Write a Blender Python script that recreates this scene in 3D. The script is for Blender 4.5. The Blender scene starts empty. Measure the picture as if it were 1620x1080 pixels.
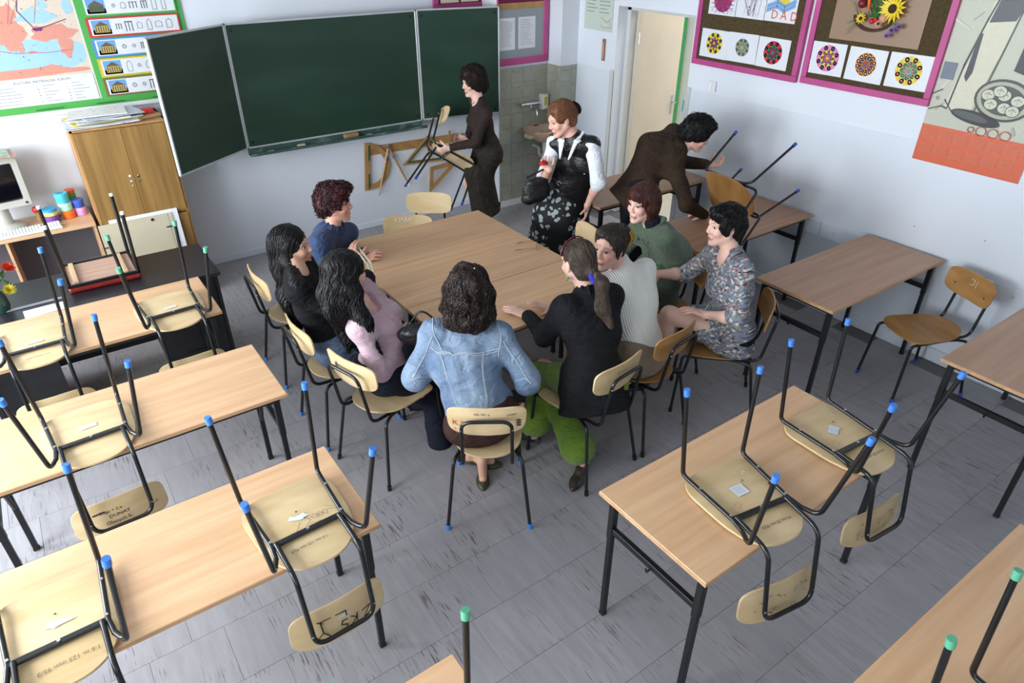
import bpy, bmesh, math, random
import numpy as np
from mathutils import Vector, Matrix, Quaternion
C = bpy.context.scene.collection
scene = bpy.context.scene
random.seed(7)
PI = math.pi
# ------------------------------------------------------------------ camera
CAM_F, YAW, PITCH, ROLL, CAM_Z = 1078.36, 0.6125, 0.5538, 0.0009, 2.7222
cam_d = bpy.data.cameras.new('camera'); cam = bpy.data.objects.new('camera', cam_d); C.objects.link(cam)
cam_d.sensor_fit = 'HORIZONTAL'; cam_d.sensor_width = 36.0; cam_d.lens = CAM_F / 1620 * 36.0
cam_d.clip_start = 0.05; cam_d.clip_end = 60
def _cam():
    cy, sy, cp, sp = math.cos(YAW), math.sin(YAW), math.cos(PITCH), math.sin(PITCH)
    f = Vector((sy * cp, cy * cp, -sp)); r = Vector((cy, -sy, 0)); u = r.cross(f)
    cr, sr = math.cos(ROLL), math.sin(ROLL)
    r2 = cr * r + sr * u; u2 = -sr * r + cr * u
    m = Matrix((r2, u2, -f)).transposed().to_4x4(); m.translation = (0, 0, CAM_Z); return m
cam.matrix_world = _cam()
scene.camera = cam
# ------------------------------------------------------------------ light and exposure
scene.view_settings.view_transform = 'Standard'; scene.view_settings.look = 'None'
scene.view_settings.gamma = 1.0; scene.view_settings.use_curve_mapping = False
scene.view_settings.exposure = 0.14
world = bpy.data.worlds.new('overcast_sky'); scene.world = world; world.use_nodes = True
world.node_tree.nodes['Background'].inputs[0].default_value = (0.78, 0.88, 1.0, 1)
world.node_tree.nodes['Background'].inputs[1].default_value = 1.0
WIN = [(-0.9, 0.9), (1.35, 3.15), (3.6, 5.4)]      # window openings in the left wall (y from, y to)
WZ0, WZ1, XL, XR, YB, YF, ZC = 0.95, 2.75, -2.3, 4.89, -2.0, 6.30, 3.15
def area(name, loc, rot, sx, sy, power, col):
    l = bpy.data.lights.new(name, 'AREA'); l.shape = 'RECTANGLE'; l.size = sx; l.size_y = sy; l.energy = power; l.color = col
    o = bpy.data.objects.new(name, l); C.objects.link(o); o.location = loc; o.rotation_euler = rot; return o
for i, (a, b) in enumerate(WIN):
    area('window_daylight', (XL - 0.32, (a + b) / 2, (WZ0 + WZ1) / 2), (0, -PI / 2 + 0.12, 0), WZ1 - WZ0, b - a, (66, 200, 205)[i], (0.86, 0.93, 1.0))
area('rear_window_daylight', (0.3, YB - 0.3, 1.9), (PI / 2, 0, 0), 2.2, 1.7, 8, (0.86, 0.93, 1.0))
area('corridor_daylight', (6.6, 3.6, 2.9), (0, 0, 0), 1.6, 3.0, 62, (1.0, 1.0, 1.0))
# ------------------------------------------------------------------ materials
MATS = {}
def lin(c):
    return tuple((x / 12.92 if x <= 0.04045 else ((x + 0.055) / 1.055) ** 2.4) for x in (v / 255 for v in c))
class NT:
    def __init__(s, m): s.t = m.node_tree; s.n = s.t.nodes; s.l = s.t.links; s.b = s.n['Principled BSDF']
    def new(s, k, **kw):
        n = s.n.new(k)
        for a, v in kw.items(): setattr(n, a, v)
        return n
    def link(s, a, b): s.l.new(a, b)
    def val(s, n, **kw):
        for k, v in kw.items(): n.inputs[k.replace('_', ' ')].default_value = v
        return n
def mat(name, rgb, rough=0.6, metal=0.0, var=0.0, vscale=(8, 8, 8), dark=None, bump=0.0, bscale=60.0, wrinkle=0.0, spec=None, coat=0.0, sheen=0.0, thr=None, vdetail=3):
    """principled material: base colour mottled towards `dark` by stretched noise, with fine relief"""
    if name in MATS: return MATS[name]
    m = bpy.data.materials.new(name); m.use_nodes = True; t = NT(m); MATS[name] = m
    c = lin(rgb) + (1,)
    t.b.inputs['Base Color'].default_value = c; t.b.inputs['Roughness'].default_value = rough; t.b.inputs['Metallic'].default_value = metal
    if spec is not None: t.b.inputs['Specular IOR Level'].default_value = spec
    if coat: t.b.inputs['Coat Weight'].default_value = coat
    if sheen: t.b.inputs['Sheen Weight'].default_value = sheen; t.b.inputs['Sheen Roughness'].default_value = 0.5
    tc = t.new('ShaderNodeTexCoord')
    if var > 0 or dark:
        mp = t.new('ShaderNodeMapping'); mp.inputs['Scale'].default_value = vscale; t.link(tc.outputs['Object'], mp.inputs[0])
        oi = t.new('ShaderNodeObjectInfo'); ad = t.new('ShaderNodeVectorMath', operation='ADD'); t.link(mp.outputs[0], ad.inputs[0])
        sc = t.new('ShaderNodeVectorMath', operation='SCALE'); cmb = t.new('ShaderNodeCombineXYZ')
        for k in range(3): t.link(oi.outputs['Random'], cmb.inputs[k])
        t.link(cmb.outputs[0], sc.inputs[0]); sc.inputs['Scale'].default_value = 31.0; t.link(sc.outputs[0], ad.inputs[1])
        nz = t.new('ShaderNodeTexNoise'); nz.inputs['Scale'].default_value = 1.0; nz.inputs['Detail'].default_value = vdetail; t.link(ad.outputs[0], nz.inputs['Vector'])
        rp = t.new('ShaderNodeMapRange'); lo, hi = thr or (0.3, 0.7)
        rp.inputs['From Min'].default_value = lo; rp.inputs['From Max'].default_value = hi; rp.inputs['To Max'].default_value = 1.0; t.link(nz.outputs['Fac'], rp.inputs['Value'])
        mx = t.new('ShaderNodeMix', data_type='RGBA'); d = lin(dark) if dark else tuple(x * (1 - var) for x in c[:3])
        mx.inputs[6].default_value = c; mx.inputs[7].default_value = tuple(d) + (1,)
        t.link(rp.outputs[0], mx.inputs[0]); t.link(mx.outputs[2], t.b.inputs['Base Color'])
    if bump > 0:
        n2 = t.new('ShaderNodeTexNoise'); n2.inputs['Scale'].default_value = bscale; n2.inputs['Detail'].default_value = 4; t.link(tc.outputs['Object'], n2.inputs['Vector'])
        bp = t.new('ShaderNodeBump'); bp.inputs['Strength'].default_value = bump; bp.inputs['Distance'].default_value = 0.01; t.link(n2.outputs['Fac'], bp.inputs['Height']); t.link(bp.outputs[0], t.b.inputs['Normal'])
        if wrinkle:
            n3 = t.new('ShaderNodeTexNoise'); n3.inputs['Scale'].default_value = 9.0; n3.inputs['Detail'].default_value = 3; n3.inputs['Distortion'].default_value = 1.6; m3 = t.new('ShaderNodeMapping'); m3.inputs['Scale'].default_value = (1, 1, 1.9); m3.inputs['Rotation'].default_value = (.4, .3, 0); t.link(tc.outputs['Object'], m3.inputs[0]); t.link(m3.outputs[0], n3.inputs['Vector'])
            b3 = t.new('ShaderNodeBump'); b3.inputs['Strength'].default_value = wrinkle; b3.inputs['Distance'].default_value = 0.06; t.link(n3.outputs['Fac'], b3.inputs['Height']); t.link(b3.outputs[0], bp.inputs['Normal'])
    return m
def print_mat():
    """flat print: colour comes from the face colours of the drawing"""
    if 'print' in MATS: return MATS['print']
    m = bpy.data.materials.new('print'); m.use_nodes = True; t = NT(m); MATS['print'] = m
    a = t.new('ShaderNodeAttribute'); a.attribute_name = 'Col'; nz = t.new('ShaderNodeTexNoise'); nz.inputs['Scale'].default_value = 90
    tc = t.new('ShaderNodeTexCoord'); t.link(tc.outputs['Object'], nz.inputs['Vector'])
    mx = t.new('ShaderNodeMix', data_type='RGBA', blend_type='MULTIPLY'); mx.inputs[0].default_value = 0.18
    t.link(a.outputs['Color'], mx.inputs[6]); t.link(nz.outputs['Fac'], mx.inputs[7]); t.link(mx.outputs[2], t.b.inputs['Base Color'])
    t.b.inputs['Roughness'].default_value = 0.45
    return m
M = {}
M['wall'] = mat('wall_paint', (226, 230, 236), 0.55, var=0.05, vscale=(1.2, 1.2, 1.2), bump=0.05, bscale=25)
M['wall_gloss'] = mat('wall_gloss_paint', (222, 227, 234), 0.3, var=0.05, vscale=(1.5, 1.5, 1.5), bump=0.04, bscale=18)
M['ceiling'] = mat('ceiling_paint', (196, 198, 200), 0.8, var=0.03)
M['beech'] = mat('beech_laminate', (222, 181, 140), 0.38, dark=(204, 159, 117), vscale=(1.6, 26, 26), thr=(0.35, 0.75), vdetail=6)
M['beech_edge'] = mat('beech_edge_band', (206, 164, 122), 0.45, dark=(180, 138, 98), vscale=(3, 30, 30))
M['beech_dull'] = mat('worn_beech_laminate', (184, 145, 116), 0.42, dark=(166, 127, 98), vscale=(1.6, 26, 26), thr=(0.35, 0.75), vdetail=6)
M['ply'] = mat('birch_plywood', (222, 196, 152), 0.42, dark=(200, 168, 118), vscale=(3, 14, 14), thr=(0.35, 0.8), vdetail=5)
M['ply_amber'] = mat('amber_varnished_plywood', (184, 138, 82), 0.32, dark=(146, 100, 52), vscale=(3, 12, 12), thr=(0.35, 0.8), vdetail=5)
M['tube'] = mat('black_enamelled_steel', (22, 24, 25), 0.25, spec=0.6, var=0.3)
M['tube_matt'] = mat('black_painted_steel', (20, 22, 24), 0.42, var=0.3)
M['steel'] = mat('zinc_steel', (200, 200, 200), 0.3, metal=0.9, var=0.1)
M['chrome'] = mat('chrome', (225, 225, 228), 0.12, metal=1.0, var=0.05)
M['cap_blue'] = mat('blue_plastic', (70, 132, 220), 0.4, var=0.1)
M['cap_dblue'] = mat('deep_blue_plastic', (38, 82, 178), 0.4, var=0.1)
M['cap_green'] = mat('mint_plastic', (96, 176, 140), 0.4, var=0.1)
M['board_green'] = mat('chalkboard_green', (28, 56, 42), 0.42, dark=(42, 72, 58), vscale=(1.2, 3, 5), thr=(0.45, 0.85), vdetail=4)
M['alu'] = mat('aluminium_trim', (205, 208, 210), 0.4, metal=0.4, var=0.1)
M['cabinet'] = mat('walnut_cabinet_veneer', (166, 128, 72), 0.42, dark=(132, 98, 52), vscale=(22, 22, 1.3), thr=(0.35, 0.7), vdetail=6)
M['cab_edge'] = mat('cabinet_edge', (196, 150, 92), 0.5, dark=(170, 125, 75), vscale=(20, 20, 2))
M['black_top'] = mat('black_desk_laminate', (26, 26, 29), 0.35, dark=(34, 34, 38), vscale=(2, 20, 20))
M['white'] = mat('white_enamel', (232, 232, 230), 0.35, var=0.04)
M['paper'] = mat('paper', (236, 238, 240), 0.7, var=0.03)
M['pink'] = mat('pink_painted_wood', (192, 76, 138), 0.45, dark=(172, 62, 120), vscale=(4, 4, 4))
M['cork'] = mat('brown_felt', (84, 68, 38), 0.95, dark=(62, 50, 28), vscale=(60, 60, 60), bump=0.3, bscale=200)
M['tile'] = mat('grey_green_glazed_tile', (168, 170, 154), 0.3, dark=(152, 154, 140), vscale=(9, 9, 9))
M['tile_orn'] = mat('tile_ornament_glaze', (186, 182, 166), 0.3, dark=(150, 140, 120), vscale=(30, 30, 30))
M['grout'] = mat('grout', (112, 110, 110), 0.9, var=0.1)
M['sink'] = mat('beige_ceramic', (205, 176, 150), 0.2, dark=(190, 160, 134), vscale=(4, 4, 4), coat=0.3)
M['pipe'] = mat('white_pvc', (220, 220, 216), 0.4, var=0.05)
M['door'] = mat('cream_door_paint', (204, 192, 174), 0.4, dark=(194, 181, 161), vscale=(2, 2, 2))
M['frame_grey'] = mat('pale_jamb_paint', (206, 206, 202), 0.45, var=0.06)
M['ruler_wood'] = mat('varnished_ruler_wood', (186, 142, 88), 0.45, dark=(160, 118, 68), vscale=(10, 10, 10))
M['dark'] = mat('dark_gap', (30, 30, 32), 0.8, var=0.1)
def floor_tile_mat():
    m = bpy.data.materials.new('streaked_vinyl_tile'); m.use_nodes = True; t = NT(m)
    tc = t.new('ShaderNodeTexCoord'); oi = t.new('ShaderNodeObjectInfo')
    def streak(sx, sy, lo, hi, seed, detail=2.0):
        mp = t.new('ShaderNodeMapping'); mp.inputs['Scale'].default_value = (sx, sy, 1)
        t.link(tc.outputs['Object'], mp.inputs[0])
        mu = t.new('ShaderNodeMath', operation='MULTIPLY_ADD'); t.link(oi.outputs['Random'], mu.inputs[0]); mu.inputs[1].default_value = 97.0; mu.inputs[2].default_value = seed
        cm = t.new('ShaderNodeCombineXYZ'); t.link(mu.outputs[0], cm.inputs[2]); t.link(mu.outputs[0], cm.inputs[0])
        ad = t.new('ShaderNodeVectorMath', operation='ADD'); t.link(mp.outputs[0], ad.inputs[0]); t.link(cm.outputs[0], ad.inputs[1])
        nz = t.new('ShaderNodeTexNoise'); nz.inputs['Scale'].default_value = 1; nz.inputs['Detail'].default_value = detail; t.link(ad.outputs[0], nz.inputs['Vector'])
        r = t.new('ShaderNodeMapRange'); r.inputs['From Min'].default_value = lo; r.inputs['From Max'].default_value = hi; t.link(nz.outputs['Fac'], r.inputs['Value']); return r.outputs[0]
    base = t.new('ShaderNodeMix', data_type='RGBA'); base.inputs[6].default_value = lin((164, 161, 163)) + (1,); base.inputs[7].default_value = lin((150, 147, 149)) + (1,)
    t.link(streak(30, 4, 0.3, 0.7, 0), base.inputs[0])
    tv = t.new('ShaderNodeMix', data_type='RGBA'); tv.inputs[7].default_value = lin((146, 144, 147)) + (1,)
    f0 = t.new('ShaderNodeMath', operation='MULTIPLY'); t.link(oi.outputs['Random'], f0.inputs[0]); f0.inputs[1].default_value = 0.55
    t.link(base.outputs[2], tv.inputs[6]); t.link(f0.outputs[0], tv.inputs[0])
    patch = streak(3.5, 2.2, 0.47, 0.66, 3)
    st = streak(120, 9, 0.575, 0.64, 11, 3.0)
    mu = t.new('ShaderNodeMath', operation='MULTIPLY'); t.link(patch, mu.inputs[0]); t.link(st, mu.inputs[1])
    mu2 = t.new('ShaderNodeMath', operation='MULTIPLY'); t.link(mu.outputs[0], mu2.inputs[0]); mu2.inputs[1].default_value = 0.8
    dk = t.new('ShaderNodeMix', data_type='RGBA'); dk.inputs[7].default_value = lin((82, 70, 74)) + (1,); t.link(tv.outputs[2], dk.inputs[6]); t.link(mu2.outputs[0], dk.inputs[0])
    t.link(dk.outputs[2], t.b.inputs['Base Color']); t.b.inputs['Roughness'].default_value = 0.42; t.b.inputs['Specular IOR Level'].default_value = 0.4
    return m
M['floor'] = floor_tile_mat()
# ------------------------------------------------------------------ object helpers
def empty(name, loc=(0, 0, 0), rz=0.0, label=None, cat=None, group=None):
    o = bpy.data.objects.new(name, None); C.objects.link(o); o.location = loc; o.rotation_euler = (0, 0, rz); o.empty_display_size = 0.1
    tag(o, label, cat, group); return o
def tag(o, label=None, cat=None, group=None, kind=None):
    if label: o['label'] = label
    if cat: o['category'] = cat
    if group: o['group'] = group
    if kind: o['kind'] = kind
    return o
def link(name, me, m, parent=None, smooth=False, loc=None):
    o = bpy.data.objects.new(name, me); C.objects.link(o)
    if m is not None:
        for x in (m if isinstance(m, (list, tuple)) else [m]): me.materials.append(x)
    if smooth:
        me.shade_smooth()
    if parent is not None: o.parent = parent
    if loc is not None: o.location = loc
    return o
class MB:
    """collects boxes, tubes, lathes and prisms into one mesh"""
    def __init__(s): s.v = []; s.f = []; s.mi = []; s.cur = 0
    def add(s, vs, fs):
        n = len(s.v); s.v += [tuple(v) for v in vs]; s.f += [tuple(i + n for i in f) for f in fs]; s.mi += [s.cur] * len(fs); return s
    def box(s, lo, hi, bev=0.0, mtx=None):
        x0, y0, z0 = lo; x1, y1, z1 = hi
        if bev <= 0:
            vs = [(x, y, z) for x in (x0, x1) for y in (y0, y1) for z in (z0, z1)]
            fs = [(0, 1, 3, 2), (4, 6, 7, 5), (0, 4, 5, 1), (2, 3, 7, 6), (0, 2, 6, 4), (1, 5, 7, 3)]
        else:
            b = bev; vs = []; idx = {}
            for ix, x in enumerate((x0, x1)):
                for iy, y in enumerate((y0, y1)):
                    for iz, z in enumerate((z0, z1)):
                        sx, sy, sz = (1, -1)[ix], (1, -1)[iy], (1, -1)[iz]
                        for a, d in enumerate(((0, sy * b, sz * b), (sx * b, 0, sz * b), (sx * b, sy * b, 0))):
                            idx[ix, iy, iz, a] = len(vs); vs.append((x + d[0], y + d[1], z + d[2]))
            g = lambda *k: idx[k]; fs = []
            for i in (0, 1):
                q = [g(i, 0, 0, 0), g(i, 1, 0, 0), g(i, 1, 1, 0), g(i, 0, 1, 0)]; fs.append(q if i else q[::-1])
                q = [g(0, i, 0, 1), g(0, i, 1, 1), g(1, i, 1, 1), g(1, i, 0, 1)]; fs.append(q if i else q[::-1])
                q = [g(0, 0, i, 2), g(1, 0, i, 2), g(1, 1, i, 2), g(0, 1, i, 2)]; fs.append(q if i else q[::-1])
            for i in (0, 1):
                for j in (0, 1):
                    q = [g(i, j, 0, 0), g(i, j, 1, 0), g(i, j, 1, 1), g(i, j, 0, 1)]; fs.append(q if i != j else q[::-1])
                    q = [g(i, 0, j, 0), g(i, 0, j, 2), g(i, 1, j, 2), g(i, 1, j, 0)]; fs.append(q if i != j else q[::-1])
                    q = [g(0, i, j, 1), g(1, i, j, 1), g(1, i, j, 2), g(0, i, j, 2)]; fs.append(q if i != j else q[::-1])
                    for k in (0, 1):
                        q = [g(i, j, k, 0), g(i, j, k, 1), g(i, j, k, 2)]; fs.append(q if (i + j + k) % 2 else q[::-1])
        if mtx is not None: vs = [tuple(mtx @ Vector(v)) for v in vs]
        return s.add(vs, fs)
    def tube(s, pts, r, n=10, caps=True, up=None):
        pts = [Vector(p) for p in pts]; rr = r if isinstance(r, (list, tuple)) else [r] * len(pts)
        vs = []; fs = []; prev = None
        for i, p in enumerate(pts):
            t = (pts[min(i + 1, len(pts) - 1)] - pts[max(i - 1, 0)]).normalized()
            if prev is None:
                a = Vector(up) if up else (Vector((0, 0, 1)) if abs(t.z) < 0.9 else Vector((1, 0, 0)))
                a = (a - t * a.dot(t)).normalized()
            else:
                a = (prev - t * prev.dot(t)).normalized()
            prev = a; b = t.cross(a)
            for k in range(n):
                an = 2 * PI * k / n; vs.append(p + (a * math.cos(an) + b * math.sin(an)) * rr[i])
        for i in range(len(pts) - 1):
            for k in range(n):
                k2 = (k + 1) % n; fs.append((i * n + k, i * n + k2, (i + 1) * n + k2, (i + 1) * n + k))
        if caps: fs.append(tuple(range(n))[::-1]); fs.append(tuple((len(pts) - 1) * n + k for k in range(n)))
        return s.add(vs, fs)
    def lathe(s, prof, o=(0, 0, 0), n=24, mtx=None):
        vs = []; fs = []
        for (r, z) in prof:
            for k in range(n): a = 2 * PI * k / n; vs.append((o[0] + r * math.cos(a), o[1] + r * math.sin(a), o[2] + z))
        for i in range(len(prof) - 1):
            for k in range(n): k2 = (k + 1) % n; fs.append((i * n + k, i * n + k2, (i + 1) * n + k2, (i + 1) * n + k))
        fs.append(tuple(range(n))[::-1]); fs.append(tuple((len(prof) - 1) * n + k for k in range(n)))
        if mtx is not None: vs = [tuple(mtx @ Vector(v)) for v in vs]
        return s.add(vs, fs)
    def prism(s, poly, a, b, axis='z', hole=None):
        """extrude a 2-D polygon along an axis (optionally with a hole polygon of the same length)"""
        def P(u, w, h): return {'z': (u, w, h), 'y': (u, h, w), 'x': (h, u, w)}[axis]
        n = len(poly)
        if hole is None:
            vs = [P(u, w, a) for u, w in poly] + [P(u, w, b) for u, w in poly]
            fs = [tuple(range(n))[::-1], tuple(range(n, 2 * n))] + [(k, (k + 1) % n, n + (k + 1) % n, n + k) for k in range(n)]
        else:
            vs = [P(u, w, h) for h in (a, b) for pl in (poly, hole) for u, w in pl]; fs = []
            for k in range(n):
                q = (k + 1) % n
                fs += [(k, n + k, n + q, q), (2 * n + k, 2 * n + q, 3 * n + q, 3 * n + k), (k, q, 2 * n + q, 2 * n + k), (n + k, 3 * n + k, 3 * n + q, n + q)]
        return s.add(vs, fs)
    def mesh(s, name='mesh'):
        me = bpy.data.meshes.new(name); me.from_pydata(s.v, [], s.f); me.update()
        me.polygons.foreach_set('material_index', s.mi)
        bm = bmesh.new(); bm.from_mesh(me); bmesh.ops.recalc_face_normals(bm, faces=bm.faces); bm.to_mesh(me); bm.free()
        return me
    def build(s, name, m, parent=None, smooth=False, loc=None):
        me = s.mesh(name); o = link(name, me, m, parent, False, loc)
        if smooth: me.shade_smooth(); me.set_sharp_from_angle(angle=math.radians(smooth if smooth is not True else 40))
        return o
def fillet(pts, r, n=6):
    """round the inner corners of a polyline"""
    pts = [Vector(p) for p in pts]; out = [pts[0]]
    rs = r if isinstance(r, (list, tuple)) else [r] * (len(pts) - 2)
    for i in range(1, len(pts) - 1):
        a, p, b = pts[i - 1], pts[i], pts[i + 1]; u = (a - p); w = (b - p); d = min(rs[i - 1], u.length * 0.49, w.length * 0.49)
        A = p + u.normalized() * d; B = p + w.normalized() * d
        for k in range(n + 1):
            t = k / n; out.append(A * (1 - t) ** 2 + p * 2 * t * (1 - t) + B * t * t)
    out.append(pts[-1]); return out
def copy_tree(o, parent=None):
    c = o.copy(); C.objects.link(c); c.parent = parent
    for k in ('label', 'group'):
        if k in c.keys() and parent is None: del c[k]
    for ch in list(o.children): copy_tree(ch, c)
    return c
class Flat:
    """flat print drawn as coloured polygons, each layer 0.2 mm above the last. u right, v up, on a plane"""
    def __init__(s): s.v = []; s.f = []; s.c = []; s.k = 0
    def poly(s, pts, col, lift=True):
        if lift: s.k += 1
        n = len(s.v); h = 0.00012 * s.k; s.v += [(x, y, h) for x, y in pts]; s.f.append(tuple(range(n, n + len(pts)))); s.c.append(lin(col)); return s
    def rect(s, x0, y0, x1, y1, col, lift=True): return s.poly([(x0, y0), (x1, y0), (x1, y1), (x0, y1)], col, lift)
    def disc(s, x, y, r, col, n=20, ry=None, rot=0, lift=True):
        ry = ry or r; c, q = math.cos(rot), math.sin(rot)
        return s.poly([(x + r * math.cos(2 * PI * k / n) * c - ry * math.sin(2 * PI * k / n) * q, y + r * math.cos(2 * PI * k / n) * q + ry * math.sin(2 * PI * k / n) * c) for k in range(n)], col, lift)
    def line(s, pts, w, col, lift=True):
        if lift: s.k += 1
        for a, b in zip(pts[:-1], pts[1:]):
            dx, dy = b[0] - a[0], b[1] - a[1]; L = math.hypot(dx, dy) or 1; nx, ny = -dy / L * w / 2, dx / L * w / 2; ex, ey = dx / L * w * .3, dy / L * w * .3
            s.poly([(a[0] + nx - ex, a[1] + ny - ey), (a[0] - nx - ex, a[1] - ny - ey), (b[0] - nx + ex, b[1] - ny + ey), (b[0] + nx + ex, b[1] + ny + ey)], col, False)
        return s
    def text(s, x, y, size, txt, col, rot=0, shear=0):
        cu = bpy.data.curves.new('t', 'FONT'); cu.body = txt; cu.size = size; cu.shear = shear; cu.resolution_u = 2
        o = bpy.data.objects.new('t', cu); C.objects.link(o); dg = bpy.context.evaluated_depsgraph_get(); me = bpy.data.meshes.new_from_object(o.evaluated_get(dg))
        s.k += 1; c, q = math.cos(rot), math.sin(rot); n = len(s.v); h = 0.00012 * s.k
        s.v += [(x + v.co.x * c - v.co.y * q, y + v.co.x * q + v.co.y * c, h) for v in me.vertices]
        for p in me.polygons: s.f.append(tuple(n + i for i in p.vertices)); s.c.append(lin(col))
        bpy.data.objects.remove(o); bpy.data.curves.remove(cu); bpy.data.meshes.remove(me); return s
    def build(s, name, parent=None, origin=(0, 0, 0), ux=(1, 0, 0), uy=(0, 0, 1), m=None, bend=None):
        ux, uy = Vector(ux).normalized(), Vector(uy).normalized(); un = ux.cross(uy); o = Vector(origin)
        me = bpy.data.meshes.new(name)
        me.from_pydata([tuple(o + ux * x + uy * y + un * (h + (bend(x, y) if bend else 0))) for x, y, h in s.v], [], s.f)
        at = me.color_attributes.new('Col', 'FLOAT_COLOR', 'CORNER'); i = 0; buf = []
        for f, c in zip(s.f, s.c): buf += [*c, 1.0] * len(f)
        at.data.foreach_set('color', buf)
        return link(name, me, m or print_mat(), parent)

# ------------------------------------------------------------------ organic surfaces (blended volumes meshed on a grid)
F32 = np.float32
def A3(p): return np.array(p, dtype=F32)
def nrm(v): v = np.asarray(v, float); return v / (np.linalg.norm(v) + 1e-12)
class Vol:
    def __init__(s): s.p = []; s.cuts = []; s.folds = []
    def cap(s, a, b, ra, rb=None, k=0.02, neg=False):
        a, b = A3(a), A3(b); rb = ra if rb is None else rb
        c = (a + b) / 2; s.p.append(('c', c, float(np.linalg.norm(b - a)) / 2 + max(ra, rb), (a, b, ra, rb), k, neg)); return s
    def chain(s, pts, rs, k=0.02):
        for i in range(len(pts) - 1): s.cap(pts[i], pts[i + 1], rs[i], rs[i + 1], k)
        return s
    def ell(s, c, r, R=None, k=0.02, neg=False):
        c = A3(c); r = A3(r); R = np.eye(3, dtype=F32) if R is None else A3(R)   # rows of R = local axes
        s.p.append(('e', c, float(r.max()), (R, r), k, neg)); return s
    def slab(s, a, b, side, wa, da, wb, db, k=0.03):
        a, b = A3(a), A3(b); c = (a + b) / 2; m = max(wa, da, wb, db)
        s.p.append(('s', c, float(np.linalg.norm(b - a)) / 2 + m, (a, b, A3(nrm(side)), wa, da, wb, db), k, False)); return s
    def cut(s, o, n): s.cuts.append((A3(o), A3(nrm(n)))); return s
    def fold(s, amp, freq, d, d2=None, ph=0.0): s.folds.append((amp, freq, A3(nrm(d)), ph)); return s
    @staticmethod
    def ev(q, P):
        t, c, br, a, k, neg = q
        if t == 'c':
            A, B, ra, rb = a; ba = B - A; pa = P - A; h = np.clip(pa @ ba / (ba @ ba + 1e-9), 0, 1)
            d = pa - h[:, None] * ba; return np.sqrt((d * d).sum(1)) - (ra + (rb - ra) * h)
        if t == 'e':
            R, r = a; x = (P - c) @ R.T; k0 = np.sqrt(((x / r) ** 2).sum(1)); k1 = np.sqrt(((x / (r * r)) ** 2).sum(1)); return k0 * (k0 - 1) / (k1 + 1e-9)
        A, B, sd, wa, da, wb, db = a; ba = B - A; pa = P - A; h = np.clip(pa @ ba / (ba @ ba + 1e-9), 0, 1)
        d = pa - h[:, None] * ba; x = d @ sd; y2 = np.maximum((d * d).sum(1) - x * x, 0); w = wa + (wb - wa) * h; dd = da + (db - da) * h
        return (np.sqrt((x / w) ** 2 + y2 / (dd * dd)) - 1) * np.minimum(w, dd)
    def sdf(s, P, act=None):
        d = None
        for i in (range(len(s.p)) if act is None else act):
            q = s.p[i]; e = s.ev(q, P); k = q[4]
            if d is None: d = e if not q[5] else np.full(len(P), 1.0, F32); continue
            if q[5]: e = -e; h = np.maximum(k - np.abs(d - e), 0) / k; d = np.maximum(d, e) + h * h * k * 0.25
            else: h = np.maximum(k - np.abs(d - e), 0) / k; d = np.minimum(d, e) - h * h * k * 0.25
        for amp, fr, dr, ph in s.folds:
            t = P @ dr * fr; w = np.sin(P[:, 0] * fr * 0.31 + ph) + np.sin(P[:, 1] * fr * 0.37 + ph * 2) + np.cos(P[:, 2] * fr * 0.29 - ph)
            d = d + amp * np.sin(t + w * 1.3 + ph)
        for o, n in s.cuts: d = np.maximum(d, (P - o) @ n)
        return d
    def mesh(s, h, nb=12):
        lo = np.min([q[1] - q[2] for q in s.p if not q[5]], 0) - 2 * h; hi = np.max([q[1] + q[2] for q in s.p if not q[5]], 0) + 2 * h
        nbk = np.ceil((hi - lo) / (h * nb)).astype(int); N = nbk * nb + 1
        G = np.full(N, 1.0, F32); B = h * nb; R = B * 0.87
        ii = np.stack(np.meshgrid(*[np.arange(k) for k in nbk], indexing='ij'), -1).reshape(-1, 3)
        cen = (lo + (ii + 0.5) * B).astype(F32)
        D = np.stack([s.ev(q, cen) for q in s.p], 1); pos = np.array([not q[5] for q in s.p]); dm = np.where(pos, D, 9).min(1)
        loc = (np.stack(np.meshgrid(*[np.arange(nb + 1)] * 3, indexing='ij'), -1).reshape(-1, 3) * h).astype(F32)
        for b in np.nonzero(dm < R * 1.35 + 0.02)[0]:
            act = np.nonzero((D[b] < max(dm[b], 0) + R * 2.2 + 0.05) | (~pos & (D[b] < R * 1.5 + .03)))[0]
            if dm[b] < -R * 1.6 and not s.cuts and not (~pos & (D[b] < R * 1.5 + .03)).any():
                v = np.full(len(loc), -1.0, F32)
            else: v = s.sdf(loc + (lo + ii[b] * B).astype(F32), act)
            i, j, k = ii[b] * nb; G[i:i + nb + 1, j:j + nb + 1, k:k + nb + 1] = v.reshape(nb + 1, nb + 1, nb + 1)
        neg = G < 0; cells = []; pts = []; quads = []; N1 = np.array(N); st = np.array([N1[1] * N1[2], N1[2], 1])
        off = 0
        for ax in range(3):
            a = [slice(None)] * 3; b = [slice(None)] * 3; a[ax] = slice(0, -1); b[ax] = slice(1, None)
            na, nb_ = neg[tuple(a)], neg[tuple(b)]; I = np.stack(np.nonzero(na != nb_), 1)
            u, w = (ax + 1) % 3, (ax + 2) % 3
            I = I[(I[:, u] > 0) & (I[:, w] > 0)]
            g0 = G[I[:, 0], I[:, 1], I[:, 2]]; J = I.copy(); J[:, ax] += 1; g1 = G[J[:, 0], J[:, 1], J[:, 2]]
            t = g0 / (g0 - g1); p = I.astype(float); p[:, ax] += t
            base = I @ st; q = np.stack([base, base - st[u], base - st[u] - st[w], base - st[w]], 1)
            fl = g0 > 0; q[fl] = q[fl][:, ::-1]
            cells.append(q); pts.append(np.repeat(p, 4, 0))
        q = np.concatenate(cells); p = np.concatenate(pts)
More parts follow.
